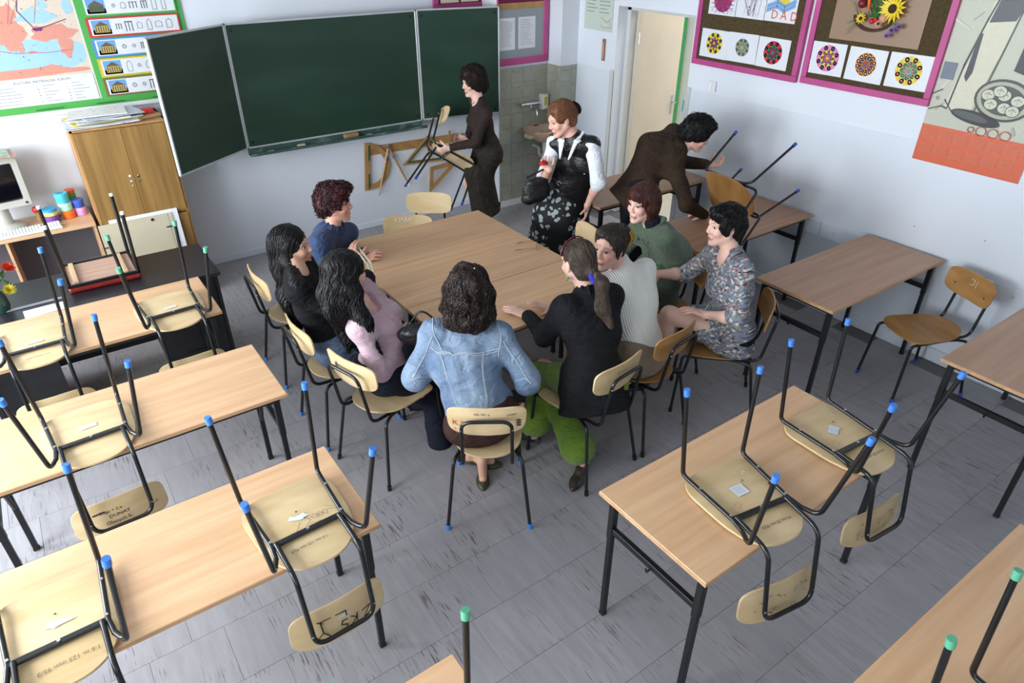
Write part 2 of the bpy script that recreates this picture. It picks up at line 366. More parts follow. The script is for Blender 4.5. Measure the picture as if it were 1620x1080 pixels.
        un, inv = np.unique(q.reshape(-1), return_inverse=True); cnt = np.bincount(inv)
        # the point list follows q's order only up to flips, but all four cells share the same crossing point
        V = np.stack([np.bincount(inv, p[:, k]) / cnt for k in range(3)], 1) * h + lo
        return V, inv.reshape(-1, 4)
def np_mesh(name, V, Q, attrs=None, smooth=True):
    me = bpy.data.meshes.new(name); n = len(Q); w = Q.shape[1]
    me.vertices.add(len(V)); me.vertices.foreach_set('co', np.ascontiguousarray(V, F32).ravel())
    me.loops.add(n * w); me.loops.foreach_set('vertex_index', np.ascontiguousarray(Q, np.int32).ravel())
    me.polygons.add(n); me.polygons.foreach_set('loop_start', np.arange(0, n * w, w, dtype=np.int32))
    me.update(calc_edges=True); me.validate()
    for k, a in (attrs or {}).items():
        at = me.attributes.new(k, 'FLOAT_VECTOR', 'POINT'); at.data.foreach_set('vector', np.ascontiguousarray(a, F32).ravel())
    if smooth: me.shade_smooth()
    return me
def vol_obj(name, vol, h, m, parent, origin, attrs=None):
    V, Q = vol.mesh(h); at = attrs(V) if attrs else None
    return link(name, np_mesh(name, V - np.asarray(origin), Q, at), m, parent)
def grad(vol, P, e=0.004):
    g = np.stack([vol.sdf(P + A3(d) * e) - vol.sdf(P - A3(d) * e) for d in ((1, 0, 0), (0, 1, 0), (0, 0, 1))], 1)
    return g / (np.linalg.norm(g, axis=1, keepdims=True) + 1e-9)
def tubes_mesh(name, paths, radii, n=4):
    """paths (S,K,3), radii (S,K) -> one mesh of thin strands"""
    S, K, _ = paths.shape; T = np.gradient(paths, axis=1); T /= np.linalg.norm(T, axis=2, keepdims=True) + 1e-9
    a = np.cross(T, np.array([0.31, 0.57, 0.76])); a /= np.linalg.norm(a, axis=2, keepdims=True) + 1e-9; b = np.cross(T, a)
    an = np.arange(n) * 2 * PI / n
    V = paths[:, :, None] + (a[:, :, None] * np.cos(an)[None, None, :, None] + b[:, :, None] * np.sin(an)[None, None, :, None]) * radii[:, :, None, None]
    idx = np.arange(S * K * n).reshape(S, K, n); i2 = np.roll(idx, -1, 2)
    Q = np.stack([idx[:, :-1], i2[:, :-1], i2[:, 1:], idx[:, 1:]], -1).reshape(-1, 4)
    return np_mesh(name, V.reshape(-1, 3), Q)
def strands(vol, V, seedmask, flow, steps, step, rng, count, rad=0.003, off=0.0015, wave=0.0, wfreq=40.0, jitter=0.15, lift=None):
    """comb strands along the surface of a hair volume"""
    cand = np.nonzero(seedmask)[0]; S = min(count, len(cand)); P = V[rng.choice(cand, S, replace=False)].astype(F32)
    jit = rng.normal(0, jitter, (S, 3)); out = [P.copy()]
    st = step * rng.uniform(0.7, 1.25, (S, 1)); ph = rng.uniform(0, 6.28, (S, 1))
    for i in range(steps):
        g = grad(vol, P); f = flow(P) + jit; f = f - g * (f * g).sum(1, keepdims=True); f /= np.linalg.norm(f, axis=1, keepdims=True) + 1e-9
        if wave: sd = np.cross(f, g); f = f + sd * wave * np.sin(wfreq * step * i + ph)
        P = P + f * st; d = vol.sdf(P.astype(F32)); g = grad(vol, P.astype(F32)); P = (P - g * (d - off)[:, None]).astype(F32)
        if lift is not None: P = P + (g * lift * (i / steps) ** 2).astype(F32)
        out.append(P.copy())
    W = np.stack(out, 1); K = W.shape[1]; t = np.linspace(0, 1, K)
    r = rad * np.clip(np.minimum(t * 6 + 0.35, (1 - t) * 4 + 0.12), 0, 1); R = np.broadcast_to(r, (S, K)) * rng.uniform(0.6, 1.2, (S, 1))
    return W, R

# ------------------------------------------------------------------ people
def skin_mat(name, rgb, lip=(176, 88, 84), brow=(60, 44, 38)):
    m = bpy.data.materials.new(name); m.use_nodes = True; t = NT(m)
    at = t.new('ShaderNodeAttribute'); at.attribute_name = 'hp'; sp = t.new('ShaderNodeSeparateXYZ'); t.link(at.outputs['Vector'], sp.inputs[0])
    X, Y, Z = sp.outputs
    ab = t.new('ShaderNodeMath', operation='ABSOLUTE'); t.link(X, ab.inputs[0]); AX = ab.outputs[0]
    def ma(op, a, b=None, c=None):
        n = t.new('ShaderNodeMath', operation=op)
        for i, v in enumerate((a, b, c)):
            if v is None: continue
            if isinstance(v, (int, float)): n.inputs[i].default_value = v
            else: t.link(v, n.inputs[i])
        return n.outputs[0]
    def ellm(x, cx, rx, z, cz, rz, soft=0.25):
        u = ma('DIVIDE', ma('SUBTRACT', x, cx), rx); w = ma('DIVIDE', ma('SUBTRACT', z, cz), rz)
        d = ma('SQRT', ma('ADD', ma('MULTIPLY', u, u), ma('MULTIPLY', w, w)))
        f = ma('MULTIPLY', ma('GREATER_THAN', Y, 0.03), 1.0); r = t.new('ShaderNodeMapRange'); r.inputs['From Min'].default_value = 1 + soft; r.inputs['From Max'].default_value = 1 - soft
        t.link(d, r.inputs['Value']); return ma('MULTIPLY', r.outputs[0], f)
    tc = t.new('ShaderNodeTexCoord'); nz = t.new('ShaderNodeTexNoise'); nz.inputs['Scale'].default_value = 22; t.link(tc.outputs['Object'], nz.inputs['Vector'])
    c0 = t.new('ShaderNodeMix', data_type='RGBA'); c0.inputs[6].default_value = lin(rgb) + (1,); c0.inputs[7].default_value = lin((rgb[0] - 6, rgb[1] - 13, rgb[2] - 12)) + (1,); t.link(nz.outputs['Fac'], c0.inputs[0])
    cur = c0.outputs[2]
    def over(mask, col, amt):
        nonlocal cur
        x = t.new('ShaderNodeMix', data_type='RGBA'); t.link(ma('MULTIPLY', mask, amt), x.inputs[0]); t.link(cur, x.inputs[6]); x.inputs[7].default_value = lin(col) + (1,); cur = x.outputs[2]
    over(ellm(AX, 0.042, 0.026, Z, -0.035, 0.026, 0.6), (rgb[0] - 2, rgb[1] - 34, rgb[2] - 30), 0.35)      # cheeks
    over(ellm(AX, 0.0, 0.025, Z, -0.0665, 0.0085, 0.25), lip, 0.85)
    over(ellm(AX, 0.0, 0.020, Z, -0.0665, 0.0014, 0.5), (90, 36, 36), 0.7)
    zb = ma('ADD', Z, ma('MULTIPLY', ma('MULTIPLY', ma('SUBTRACT', AX, 0.03), ma('SUBTRACT', AX, 0.03)), 14.0))
    over(ellm(AX, 0.033, 0.020, zb, 0.033, 0.0034, 0.5), brow, 0.6)
    over(ellm(AX, 0.032, 0.0165, Z, 0.008, 0.0080, 0.35), (84, 56, 48), 0.4)  # dark lashes and eye-socket shade painted into the skin colour
    t.link(cur, t.b.inputs['Base Color']); t.b.inputs['Roughness'].default_value = 0.5
    t.b.inputs['Subsurface Weight'].default_value = 0.05; t.b.inputs['Subsurface Radius'].default_value = (0.02, 0.008, 0.004); t.b.inputs['Subsurface Scale'].default_value = 0.3
    return m
SK = {'fair': skin_mat('fair_skin', (232, 192, 172)), 'rosy': skin_mat('rosy_skin', (230, 184, 164)), 'tan': skin_mat('tan_skin', (218, 172, 146)), 'red': skin_mat('flushed_skin', (222, 168, 146))}
def hair_mat(name, rgb, hi, rough=0.38):
    return mat(name, rgb, rough, dark=hi, vscale=(30, 30, 9), thr=(0.45, 0.8), bump=0.35, bscale=160, spec=0.28)
HM = {'black': hair_mat('black_hair', (12, 10, 11), (26, 23, 24)), 'dkbrown': hair_mat('dark_brown_hair', (34, 23, 19), (56, 39, 32)),
      'red': hair_mat('dark_red_hair', (44, 16, 20), (84, 26, 32)), 'auburn': hair_mat('auburn_hair', (60, 30, 24), (96, 50, 38)),
      'brown': hair_mat('ash_brown_hair', (62, 50, 42), (96, 80, 68)), 'copper': hair_mat('copper_brown_hair', (112, 72, 48), (150, 104, 74))}
EYE = mat('eye_white', (176, 164, 156), 0.4); IRIS = mat('dark_iris', (46, 32, 26), 0.1)
def wool(name, rgb, var=0.15, bump=0.25, bscale=120, rough=0.85, dark=None, vscale=(14, 14, 14), sheen=0.2, **k):
    if max(rgb) < 70: sheen = 0.0; k.setdefault('spec', 0.2)
    k.setdefault('wrinkle', .45); return mat(name, rgb, rough, var=var, dark=dark, vscale=vscale, bump=bump, bscale=bscale, sheen=sheen, **k)
def head_axes(look):
    f = nrm(look); r = nrm(np.cross(f, (0, 0, 1))); u = np.cross(r, f); return np.array([r, f, u])
class Person:
    def __init__(s, J, look, skin, label, roll=0.0, palms=None, curl=None, arms_bare=1.0):
        s.J = {k: np.array(v, float) for k, v in J.items()}; s.o = np.array([s.J['P'][0], s.J['P'][1], 0.0]); s.skin = skin
        s.root = empty('person', tuple(s.o), 0, label, 'person')
        R = head_axes(look)
        if roll:
            c, q = math.cos(roll), math.sin(roll); R = np.array([c * R[0] + q * R[2], R[1], -q * R[0] + c * R[2]])
        s.R = R; J_ = s.J; s.rt = nrm(J_['SR'] - J_['SL']); s.up = nrm(J_['N'] - J_['P']); s.fw = nrm(np.cross(s.up, s.rt))
        s.hr = nrm(J_['HR'] - J_['HL']); s.palms = palms or {}; s.curl = curl or {}
        s.rng = np.random.default_rng(abs(hash(label)) % 9999 if False else len(label) * 7 + int(abs(J['P'][0]) * 100))
    def h(s, x, y, z): return s.J['H'] + s.R[0] * x + s.R[1] * y + s.R[2] * z
    def lh(s, V): return (V - s.J['H']) @ s.R.T
    def fit(s, j, **k): pass
    # -------------------------------------------------- naked body, one surface
    def body(s, legs='bare', feet=True, smile=0.0, core=0.8):
        v = Vol(); J = s.J; h = s.h; R = s.R; sk = 0.012
        v.ell(h(0, -0.016, 0.040), (0.074, 0.092, 0.082), R, 0.02)
        v.ell(h(0, 0.030, -0.022), (0.059, 0.060, 0.088), R, 0.03)
        for q in (-1, 1):
            v.cap(h(q * 0.053, 0.004, -0.045), h(q * 0.016, 0.064, -0.098), 0.022, 0.015, 0.025)
            v.ell(h(q * 0.036, 0.062, -0.026), (0.024, 0.022, 0.020), R, 0.022)
            v.cap(h(q * 0.014, 0.086, 0.027), h(q * 0.045, 0.070, 0.028), 0.009, 0.008, 0.014)
            v.ell(h(q * 0.0315, 0.093, 0.006), (0.015, 0.012, 0.009), R, 0.010, True)
        v.cap(h(0, 0.085, 0.018), h(0, 0.103, -0.022), 0.0075, 0.0095, 0.012)
        for q in (-1, 1): v.ell(h(q * 0.010, 0.097, -0.028), (0.0085, 0.011, 0.008), R, 0.006)
        v.cap(h(-0.014, 0.084, -0.061), h(0.014, 0.084, -0.061), 0.0085, None, 0.008); v.cap(h(-0.012, 0.083, -0.072), h(0.012, 0.083, -0.072), 0.009, None, 0.008)
        v.ell(h(0, 0.074, -0.100), (0.019, 0.017, 0.015), R, 0.015)
        for q in (-1, 1):
            v.ell(h(q * 0.076, -0.006, -0.004), (0.008, 0.018, 0.030), R, 0.006)
        v.cap(h(0, -0.020, -0.035), J['N'] + s.fw * 0.012, 0.050, 0.054, 0.03)
        # trunk
        c = core
        v.cap(J['SL'], J['SR'], 0.045 * c, None, 0.04); v.slab(J['N'] - s.up * .04, J['C'], s.rt, 0.13 * c, 0.075 * c, 0.135 * c, 0.09 * c, 0.04)
        v.slab(J['C'], J['P'] + s.up * .08, s.rt, 0.12 * c, 0.085 * c, 0.12 * c, 0.085 * c, 0.04); v.slab(J['P'] + s.up * .06, J['P'], s.hr, 0.13 * c, 0.09 * c, 0.15 * c, 0.10 * c, 0.04)
        for q in 'LR':
            v.cap(J['S' + q], J['E' + q], 0.042 * c, 0.034, 0.02); el, wr = J['E' + q], J['W' + q]
            v.cap(el, el + (wr - el) * .35, 0.035, 0.036, 0.02); v.cap(el + (wr - el) * .35, wr, 0.036, 0.024, 0.02)
            s.hand(v, q)
            if legs == 'bare': v.chain([J['H' + q], J['K' + q]], [0.085 * c, 0.056]); kn, an = J['K' + q], J['A' + q]; v.cap(kn, kn + (an - kn) * .3, 0.052, 0.054); v.cap(kn + (an - kn) * .3, an, 0.054, 0.030)
            else: v.chain([J['H' + q], J['K' + q], J['A' + q]], [0.07, 0.045, 0.03])
            ft = nrm([*(s.footdir[q] if hasattr(s, 'footdir') else s.fw)[:2], 0]); v.cap(J['A' + q] - A3((0, 0, .03)), J['A' + q] + ft * 0.13 + np.array([0, 0, -0.055]), 0.032, 0.022, 0.03)
        def attrs(V): return {'hp': s.lh(V)}
        b = vol_obj('body', v, 0.0046, SK[s.skin], s.root, s.o, attrs); s.bodyvol = v
        for q in (-1, 1):
            e = MB(); c0 = h(q * 0.0310, 0.0725, 0.006) - s.o; mt = Matrix(np.array([R[0], R[1], R[2]]).T.tolist()).to_4x4(); mt.translation = Vector(c0)
            prof = [(0.0108 * math.sin(a), -0.0108 * math.cos(a)) for a in np.linspace(0.02, PI - 0.02, 9)]
            e.lathe(prof, (0, 0, 0), 12, mt @ Matrix.Rotation(-PI / 2, 4, 'X')); ey = e.build('eye', EYE, s.root, smooth=True)
            i = MB(); i.lathe([(0.0080, 0.0070), (0.0072, 0.0092), (0.001, 0.0113)], (0, 0, 0), 12, mt @ Matrix.Rotation(-PI / 2, 4, 'X')); i.build('iris', IRIS, ey, smooth=True)
        return b
    def hand(s, v, q):
        J = s.J; W, Mh = J['W' + q], J['M' + q]; d = nrm(Mh - W); n = np.array(s.palms.get(q, (0, 0, -1)), float); n = nrm(n - d * (n @ d))
        rt = np.cross(d, -n); th = rt if q == 'L' else -rt; sgn = th; cu = s.curl.get(q, 0.25)
        kn = W + d * 0.085
        Rm = np.array([sgn, d, n])
        v.ell(W + d * 0.048, (0.036, 0.050, 0.014), Rm, 0.012); v.cap(W + d * 0.01 - sgn * .008, W + d * 0.03 + sgn * .008, 0.021, 0.018, 0.02)
        for off, L in ((0.027, 0.070), (0.009, 0.078), (-0.009, 0.073), (-0.026, 0.058)):
            p = kn + sgn * off - n * 0.002 - d * (abs(off - .005) * .35); dd = nrm(d + sgn * off * 5.0); seg = L / 2.6; r = 0.0088 if abs(off) < .02 else 0.0080; ang = cu * 0.55
            v.cap(p - dd * 0.03, p, 0.010, r + .0006, 0.006)
            for i in range(3):
                ln = seg * (1.15, 0.85, 0.7)[i]; dd = nrm(dd * math.cos(ang) + n * math.sin(ang)); n2 = n; p2 = p + dd * ln; v.cap(p, p2, r, r * 0.93, 0.0035); p = p2; r *= 0.92; ang = cu
        p = W + d * 0.022 + sgn * 0.018 + n * 0.004; d1 = nrm(d * 0.62 + sgn * 0.72 + n * (0.15 + cu * .35)); p2 = p + d1 * 0.042; v.cap(p, p2, 0.0135, 0.0105, 0.012)
        d2 = nrm(d1 + d * 0.35 * (1 - cu) + n * cu * .6 - sgn * cu * .4); p3 = p2 + d2 * 0.028; v.cap(p2, p3, 0.0100, 0.0088, 0.004); v.cap(p3, p3 + nrm(d2 + n * .1) * 0.02, 0.0088, 0.0075, 0.004)
    # -------------------------------------------------- clothing volumes
    def torso(s, o=0.0, hem=0.05, bust=1.0, hip=0.0, k=0.045, cut=True, neck=0.0, width=1.0):
        v = Vol(); J = s.J; r, u, f = s.rt, s.up, s.fw; lp = lambda a, b, t: J[a] * (1 - t) + J[b] * t
        v.slab(J['C'] + u * .02, lp('C', 'N', .72), r, (0.142) * width + o, 0.098 + o, 0.128 * width + o, 0.082 + o, k)
        v.slab(lp('P', 'C', .55), J['C'] + u * .02, r, 0.124 * width + o, 0.090 + o, 0.142 * width + o, 0.100 + o, k)
        v.slab(lp('P', 'C', .2), lp('P', 'C', .55), s.hr, 0.145 * width + o + hip, 0.105 + o + hip * .5, 0.124 * width + o, 0.090 + o, k)
        v.slab(J['P'] - u * (0.12), lp('P', 'C', .2), s.hr, 0.170 * width + o + hip, 0.115 + o + hip, 0.150 * width + o + hip, 0.108 + o + hip * .5, k)
        v.cap(J['SL'] + u * 0.0 - r * -.01, J['SR'] - r * .01, 0.050 + o, None, 0.04)
        for q, sg in (('L', -1), ('R', 1)): v.cap(J['S' + q] - u * .015, J['C'] + r * sg * .080 * width, 0.050 + o, 0.060 + o, 0.05)
        v.cap(lp('C', 'N', .8), J['N'] + u * neck, 0.066 + o, 0.056 + o * .6, 0.035)
        if bust:
            for q in (-1, 1): v.ell(J['C'] + f * (0.070 + o * .5) + r * q * 0.066 + u * 0.015, (0.060, 0.052, 0.062), np.array([r, f, u]), 0.04)
        if cut: v.cut(J['P'] - u * hem, -u)
        if J['KL'][2] > J['P'][2] - .2: v.cut((0, 0, SEAT_Z + .016), (0, 0, -1))
        return v
    def sleeves(s, v, o=0.0, to=0.92, loose=0.0, cuff=0.0, which='LR', k=0.03):
        J = s.J
        for q in which:
            S, E, W = J['S' + q], J['E' + q], J['W' + q]; v.cap(S, E, 0.053 + o, 0.044 + o + loose, k)
            if to > 0:
                e = E + (W - E) * to; v.cap(E, e, 0.043 + o + loose, 0.032 + o + cuff, k)
        return v
    def trousers(s, o=0.0, flare=0.0, to=0.9, back=0.02, top=0.10):
        v = Vol(); J = s.J; u, f = s.up, s.fw
        v.slab(J['P'] + u * top, J['P'], s.hr, 0.150 + o, 0.108 + o, 0.172 + o, 0.118 + o, 0.04)
        for q in 'LR':
            H, K, Aa = J['H' + q], J['K' + q], J['A' + q]; v.ell(H - f * back - u * .02, (0.098 + o,) * 3, None, 0.05); v.cap(H, K, 0.090 + o, 0.064 + o, 0.03)
            e = K + (Aa - K) * to; v.cap(K, K + (Aa - K) * .45, 0.062 + o, 0.055 + o + flare * .4, 0.02); v.cap(K + (Aa - K) * .45, e, 0.055 + o + flare * .4, 0.046 + o + flare, 0.02)
        v.cut(J['P'] + u * top, u); return v
    def skirt(s, o=0.0, length=0.55, flare=0.0, sit=False):
        v = Vol(); J = s.J; u = s.up
        v.slab(J['P'] + u * .1, J['P'] - u * .02, s.hr, 0.140 + o, 0.105 + o, 0.175 + o, 0.125 + o, 0.04)
        if sit:
            kc = (J['KL'] + J['KR']) / 2; hc = J['P']; e = hc + (kc - hc) * length
            v.slab(hc, e, s.hr, 0.175 + o, 0.105 + o, 0.14 + o, 0.080 + o, 0.05); v.cut(e + (kc - hc) * .0, kc - hc)
            for q in 'LR': v.ell(J['H' + q] - s.fw * .02, (.1, .1, .1), None, .05)
            v.cut((0, 0, SEAT_Z + .012), (0, 0, -1))
        else:
            kc = (J['KL'] + J['KR']) / 2; ac = (J['AL'] + J['AR']) / 2; e = kc + (ac - kc) * length
            v.slab(J['P'] - u * .02, J['P'] * .35 + kc * .65, s.hr, 0.178 + o, 0.130 + o, 0.158 + o + flare * .5, 0.118 + o + flare * .5, 0.04)
            v.slab(J['P'] * .35 + kc * .65, e, s.hr, 0.158 + o + flare * .5, 0.118 + o + flare * .5, 0.15 + o + flare, 0.12 + o + flare, 0.04)
            v.cut(e, nrm(ac - kc))
        return v
    def put(s, name, v, m, h=0.0068, label=None):
        o = vol_obj(name, v, h, m, s.root, s.o)
        if label: o['label'] = label
        return o
    def shoe(s, q, m, d, heel=0.0, z=None, name='shoe'):
        a = s.J['A' + q]; d = nrm([d[0], d[1], d[2] if len(d) > 2 else 0]); sd = nrm(np.cross(d, (0, 0, 1))); u = np.cross(sd, d); v = Vol(); b = a + np.array([0, 0, -0.062])
        R = np.array([sd, d, u]); v.ell(b + d * 0.02 + u * .012, (0.034, 0.065, 0.032), R, 0.02); v.ell(b + d * 0.115 - u * (.008 + heel * .6), (0.040, 0.070, 0.024), R, 0.03); v.cap(b + d * .15 - u * (.01 + heel * .7), b + d * .185 - u * (.012 + heel * .7), .022, .012, .02)
        v.ell(b + d * 0.035 + u * .065, (0.026, 0.05, 0.05), R, 0.008, True)
        if heel: v.cap(b - d * .035, b - d * .038 - u * heel, .016, .009, .012)
        return s.put(name, v, m, 0.005)
    # -------------------------------------------------- hair
    def cap_vol(s, o=0.0, front=0.0, open_=True, low=-0.05):
        v = Vol(); h = s.h
        v.ell(h(0, -0.020, 0.044), (0.080 + o, 0.098 + o, 0.088 + o), s.R, 0.02)
        v.ell(h(0, -0.055, -0.012 + low * .3), (0.070 + o, 0.052 + o, 0.062), s.R, 0.03)
        return v
    def face_cut(s, v, z=-0.012, w=0.070, hh=0.082, y=0.118, d=0.085):
        v.ell(s.h(0, y, z), (w, d, hh), s.R, 0.012, True); return v
    def hair(s, v, m, flow, count=420, steps=12, step=0.012, rad=0.003, wave=0.0, wfreq=45, seed=None, h=0.006, jitter=.12, off=.0015, lift=None, rough=0.002, label=None):
        v.fold(rough, 260, s.R[0] + s.R[1] * .3, ph=1.0)
        V, Q = v.mesh(h); o = link('hair', np_mesh('hair', V - s.o, Q), m, s.root)
        L = s.lh(V); mk = seed(L) if seed else np.ones(len(L), bool)
        if label: o['label'] = label
        fl = lambda P: flow(s.lh(P)) @ s.R
        W, Rr = strands(v, V, mk, fl, steps, step, s.rng, count, rad, off, wave, wfreq, jitter, lift)
        st = link('hair_strands', tubes_mesh('hair_strands', W - s.o, Rr), m, o); st['kind'] = 'stuff'; return o
    def earrings(s, m, sides=(1, -1), r=0.006, drop=0.0):
        for q in sides:
            e = MB(); p = s.h(q * 0.086, -0.004, -0.040 - drop) - s.o; e.lathe([(r * math.sin(a) + 1e-5, -r * math.cos(a)) for a in np.linspace(0, PI, 7)], tuple(p), 10)
            if drop: e.tube([p, s.h(q * 0.084, -.004, -.034) - s.o], 0.001, 5)
            e.build('earring', m, s.root, smooth=True)
    def seam(s, v, pts, m, r=0.0022, name='seam', off=0.001, n=14):
        """stitched seam projected onto the cloth"""
        P = np.array([np.array(pts[0]) * (1 - t) + np.array(pts[-1]) * t for t in np.linspace(0, 1, n)]) if len(pts) == 2 else np.array(sum([[np.array(a) * (1 - t) + np.array(b) * t for t in np.linspace(0, 1, n, endpoint=False)] for a, b in zip(pts[:-1], pts[1:])], []) + [np.array(pts[-1])])
        P = P.astype(F32)
        for _ in range(4): P = (P - grad(v, P) * (v.sdf(P) - off)[:, None]).astype(F32)
        b = MB(); b.tube([tuple(p) for p in P - s.o], r, 5); return b.build(name, m, s.root, smooth=True)

JO = {
    'P1': {"P":[3.615,5.561,0.804],"C":[3.588,5.621,1.058],"N":[3.536,5.572,1.277],"H":[3.512,5.63,1.441],"SL":[3.51,5.426,1.203],"SR":[3.596,5.726,1.291],"EL":[3.392,5.428,0.951],"ER":[3.672,5.872,1.071],"WL":[3.185,5.544,0.911],"WR":[3.535,5.803,0.892],"ML":[3.119,5.578,0.892],"MR":[3.47,5.84,0.899],"HL":[3.62,5.478,0.826],"HR":[3.639,5.643,0.79],"KL":[3.532,5.585,0.452],"KR":[3.528,5.799,0.439],"AL":[3.63,5.519,0.08],"AR":[3.647,5.692,0.084]},
    'P2': {"P":[3.422,4.092,0.907],"C":[3.43,3.958,1.128],"N":[3.341,3.946,1.341],"H":[3.239,3.982,1.478],"SL":[3.382,3.786,1.309],"SR":[3.276,4.089,1.282],"EL":[3.381,3.688,1.049],"ER":[3.189,4.104,1.018],"WL":[3.383,3.798,0.842],"WR":[3.099,3.925,1.139],"ML":[3.355,3.778,0.774],"MR":[3.119,3.997,1.143],"HL":[3.456,4.027,0.863],"HR":[3.354,4.14,0.935],"KL":[3.343,4.065,0.481],"KR":[3.251,4.182,0.55],"AL":[3.363,4.086,0.092],"AR":[3.239,4.209,0.161]},
    'P3': {"P":[3.735,3.63,0.947],"C":[3.853,3.659,1.177],"N":[4.004,3.494,1.233],"H":[4.134,3.46,1.345],"SL":[4.05,3.617,1.334],"SR":[3.935,3.434,1.093],"EL":[4.17,3.623,1.086],"ER":[3.865,3.233,0.919],"WL":[4.352,3.476,1.065],"WR":[4.061,3.195,0.795],"ML":[4.419,3.443,1.07],"MR":[4.049,3.269,0.789],"HL":[3.749,3.712,0.928],"HR":[3.728,3.546,0.959],"KL":[3.77,3.7,0.529],"KR":[3.725,3.529,0.559],"AL":[3.743,3.707,0.14],"AR":[3.7,3.532,0.17]},
    'P4': {"P":[1.208,4.222,0.571],"C":[1.365,4.233,0.778],"N":[1.461,4.161,0.976],"H":[1.504,4.154,1.146],"SL":[1.593,4.228,0.892],"SR":[1.336,4.047,0.949],"EL":[1.53,4.316,0.639],"ER":[1.397,4.029,0.682],"WL":[1.666,4.16,0.752],"WR":[1.625,4.045,0.738],"ML":[1.698,4.097,0.78],"MR":[1.647,3.995,0.79],"HL":[1.196,4.306,0.573],"HR":[1.211,4.137,0.571],"KL":[1.584,4.374,0.505],"KR":[1.605,4.151,0.505],"AL":[1.517,4.365,0.121],"AR":[1.539,4.146,0.121]},
    'P5': {"P":[1.101,3.442,0.569],"C":[1.059,3.495,0.821],"N":[0.984,3.521,1.039],"H":[1.038,3.656,1.137],"SL":[1.082,3.654,1.019],"SR":[0.937,3.365,1.003],"EL":[1.23,3.622,0.789],"ER":[1.143,3.287,0.837],"WL":[1.404,3.636,0.946],"WR":[1.37,3.346,0.826],"ML":[1.396,3.67,1.012],"MR":[1.369,3.397,0.88],"HL":[1.117,3.524,0.554],"HR":[1.103,3.358,0.586],"KL":[1.514,3.51,0.51],"KR":[1.491,3.294,0.512],"AL":[1.485,3.512,0.121],"AR":[1.474,3.292,0.122]},
    'P6': {"P":[1.221,3.025,0.558],"C":[1.292,3.117,0.79],"N":[1.158,3.113,0.978],"H":[1.143,3.131,1.151],"SL":[1.262,3.237,1.014],"SR":[1.112,2.974,0.899],"EL":[1.292,3.151,0.755],"ER":[1.172,2.894,0.641],"WL":[1.449,3.3,0.663],"WR":[1.349,3.004,0.753],"ML":[1.509,3.322,0.623],"MR":[1.413,3.043,0.755],"HL":[1.219,3.103,0.525],"HR":[1.238,2.945,0.583],"KL":[1.523,2.959,0.31],"KR":[1.502,2.956,0.282],"AL":[1.54,3.275,0.082],"AR":[1.496,2.877,-0.1]},
    'P7': {"P":[1.463,2.352,0.549],"C":[1.453,2.484,0.774],"N":[1.525,2.558,0.984],"H":[1.541,2.573,1.158],"SL":[1.37,2.628,0.965],"SR":[1.647,2.451,0.932],"EL":[1.245,2.641,0.719],"ER":[1.716,2.297,0.708],"WL":[1.462,2.732,0.733],"WR":[1.735,2.533,0.716],"ML":[1.526,2.771,0.74],"MR":[1.743,2.607,0.727],"HL":[1.4,2.402,0.517],"HR":[1.546,2.334,0.563],"KL":[1.561,2.763,0.453],"KR":[1.729,2.665,0.433],"AL":[1.539,2.625,0.088],"AR":[1.584,2.556,0.088]},
    'P8': {"P":[2.103,2.222,0.565],"C":[2.16,2.32,0.806],"N":[2.187,2.404,1.026],"H":[2.178,2.49,1.179],"SL":[2.021,2.396,1.005],"SR":[2.343,2.388,0.972],"EL":[1.996,2.526,0.765],"ER":[2.286,2.54,0.75],"WL":[2.048,2.755,0.772],"WR":[2.23,2.768,0.75],"ML":[2.014,2.819,0.784],"MR":[2.168,2.789,0.786],"HL":[2.024,2.257,0.575],"HR":[2.187,2.229,0.548],"KL":[2.08,2.637,0.463],"KR":[2.084,2.529,0.305],"AL":[1.954,2.553,0.102],"AR":[2.05,2.203,0.092]},
    'P9': {"P":[2.561,2.327,0.556],"C":[2.578,2.445,0.791],"N":[2.574,2.547,1.002],"H":[2.489,2.594,1.147],"SL":[2.419,2.577,0.942],"SR":[2.737,2.531,0.972],"EL":[2.305,2.546,0.694],"ER":[2.691,2.656,0.731],"WL":[2.322,2.779,0.711],"WR":[2.55,2.843,0.711],"ML":[2.316,2.854,0.72],"MR":[2.511,2.906,0.719],"HL":[2.475,2.331,0.563],"HR":[2.639,2.359,0.538],"KL":[2.362,2.711,0.511],"KR":[2.574,2.753,0.511],"AL":[2.369,2.691,0.122],"AR":[2.579,2.756,0.121]},
    'P10': {"P":[3.28,2.928,0.571],"C":[3.283,2.838,0.815],"N":[3.18,2.9,1.013],"H":[3.119,2.972,1.16],"SL":[3.131,2.738,0.993],"SR":[3.195,3.047,0.931],"EL":[3.251,2.691,0.751],"ER":[3.17,3.205,0.708],"WL":[3.038,2.789,0.769],"WR":[2.96,3.129,0.782],"ML":[2.971,2.825,0.772],"MR":[2.886,3.133,0.79],"HL":[3.258,2.852,0.542],"HR":[3.302,3.006,0.598],"KL":[2.866,2.932,0.549],"KR":[2.928,3.14,0.549],"AL":[2.904,2.92,0.161],"AR":[2.962,3.132,0.161]},
    'P11': {"P":[3.197,2.215,0.568],"C":[3.173,2.229,0.827],"N":[3.164,2.263,1.057],"H":[3.141,2.327,1.219],"SL":[3.081,2.118,1.037],"SR":[3.203,2.415,0.998],"EL":[2.985,2.019,0.794],"ER":[3.187,2.595,0.791],"WL":[2.987,2.24,0.716],"WR":[2.96,2.639,0.833],"ML":[2.93,2.284,0.739],"MR":[2.906,2.62,0.784],"HL":[3.153,2.142,0.566],"HR":[3.212,2.3,0.564],"KL":[2.902,2.441,0.652],"KR":[2.935,2.584,0.513],"AL":[2.828,2.424,0.269],"AR":[2.936,2.59,0.123]},
}

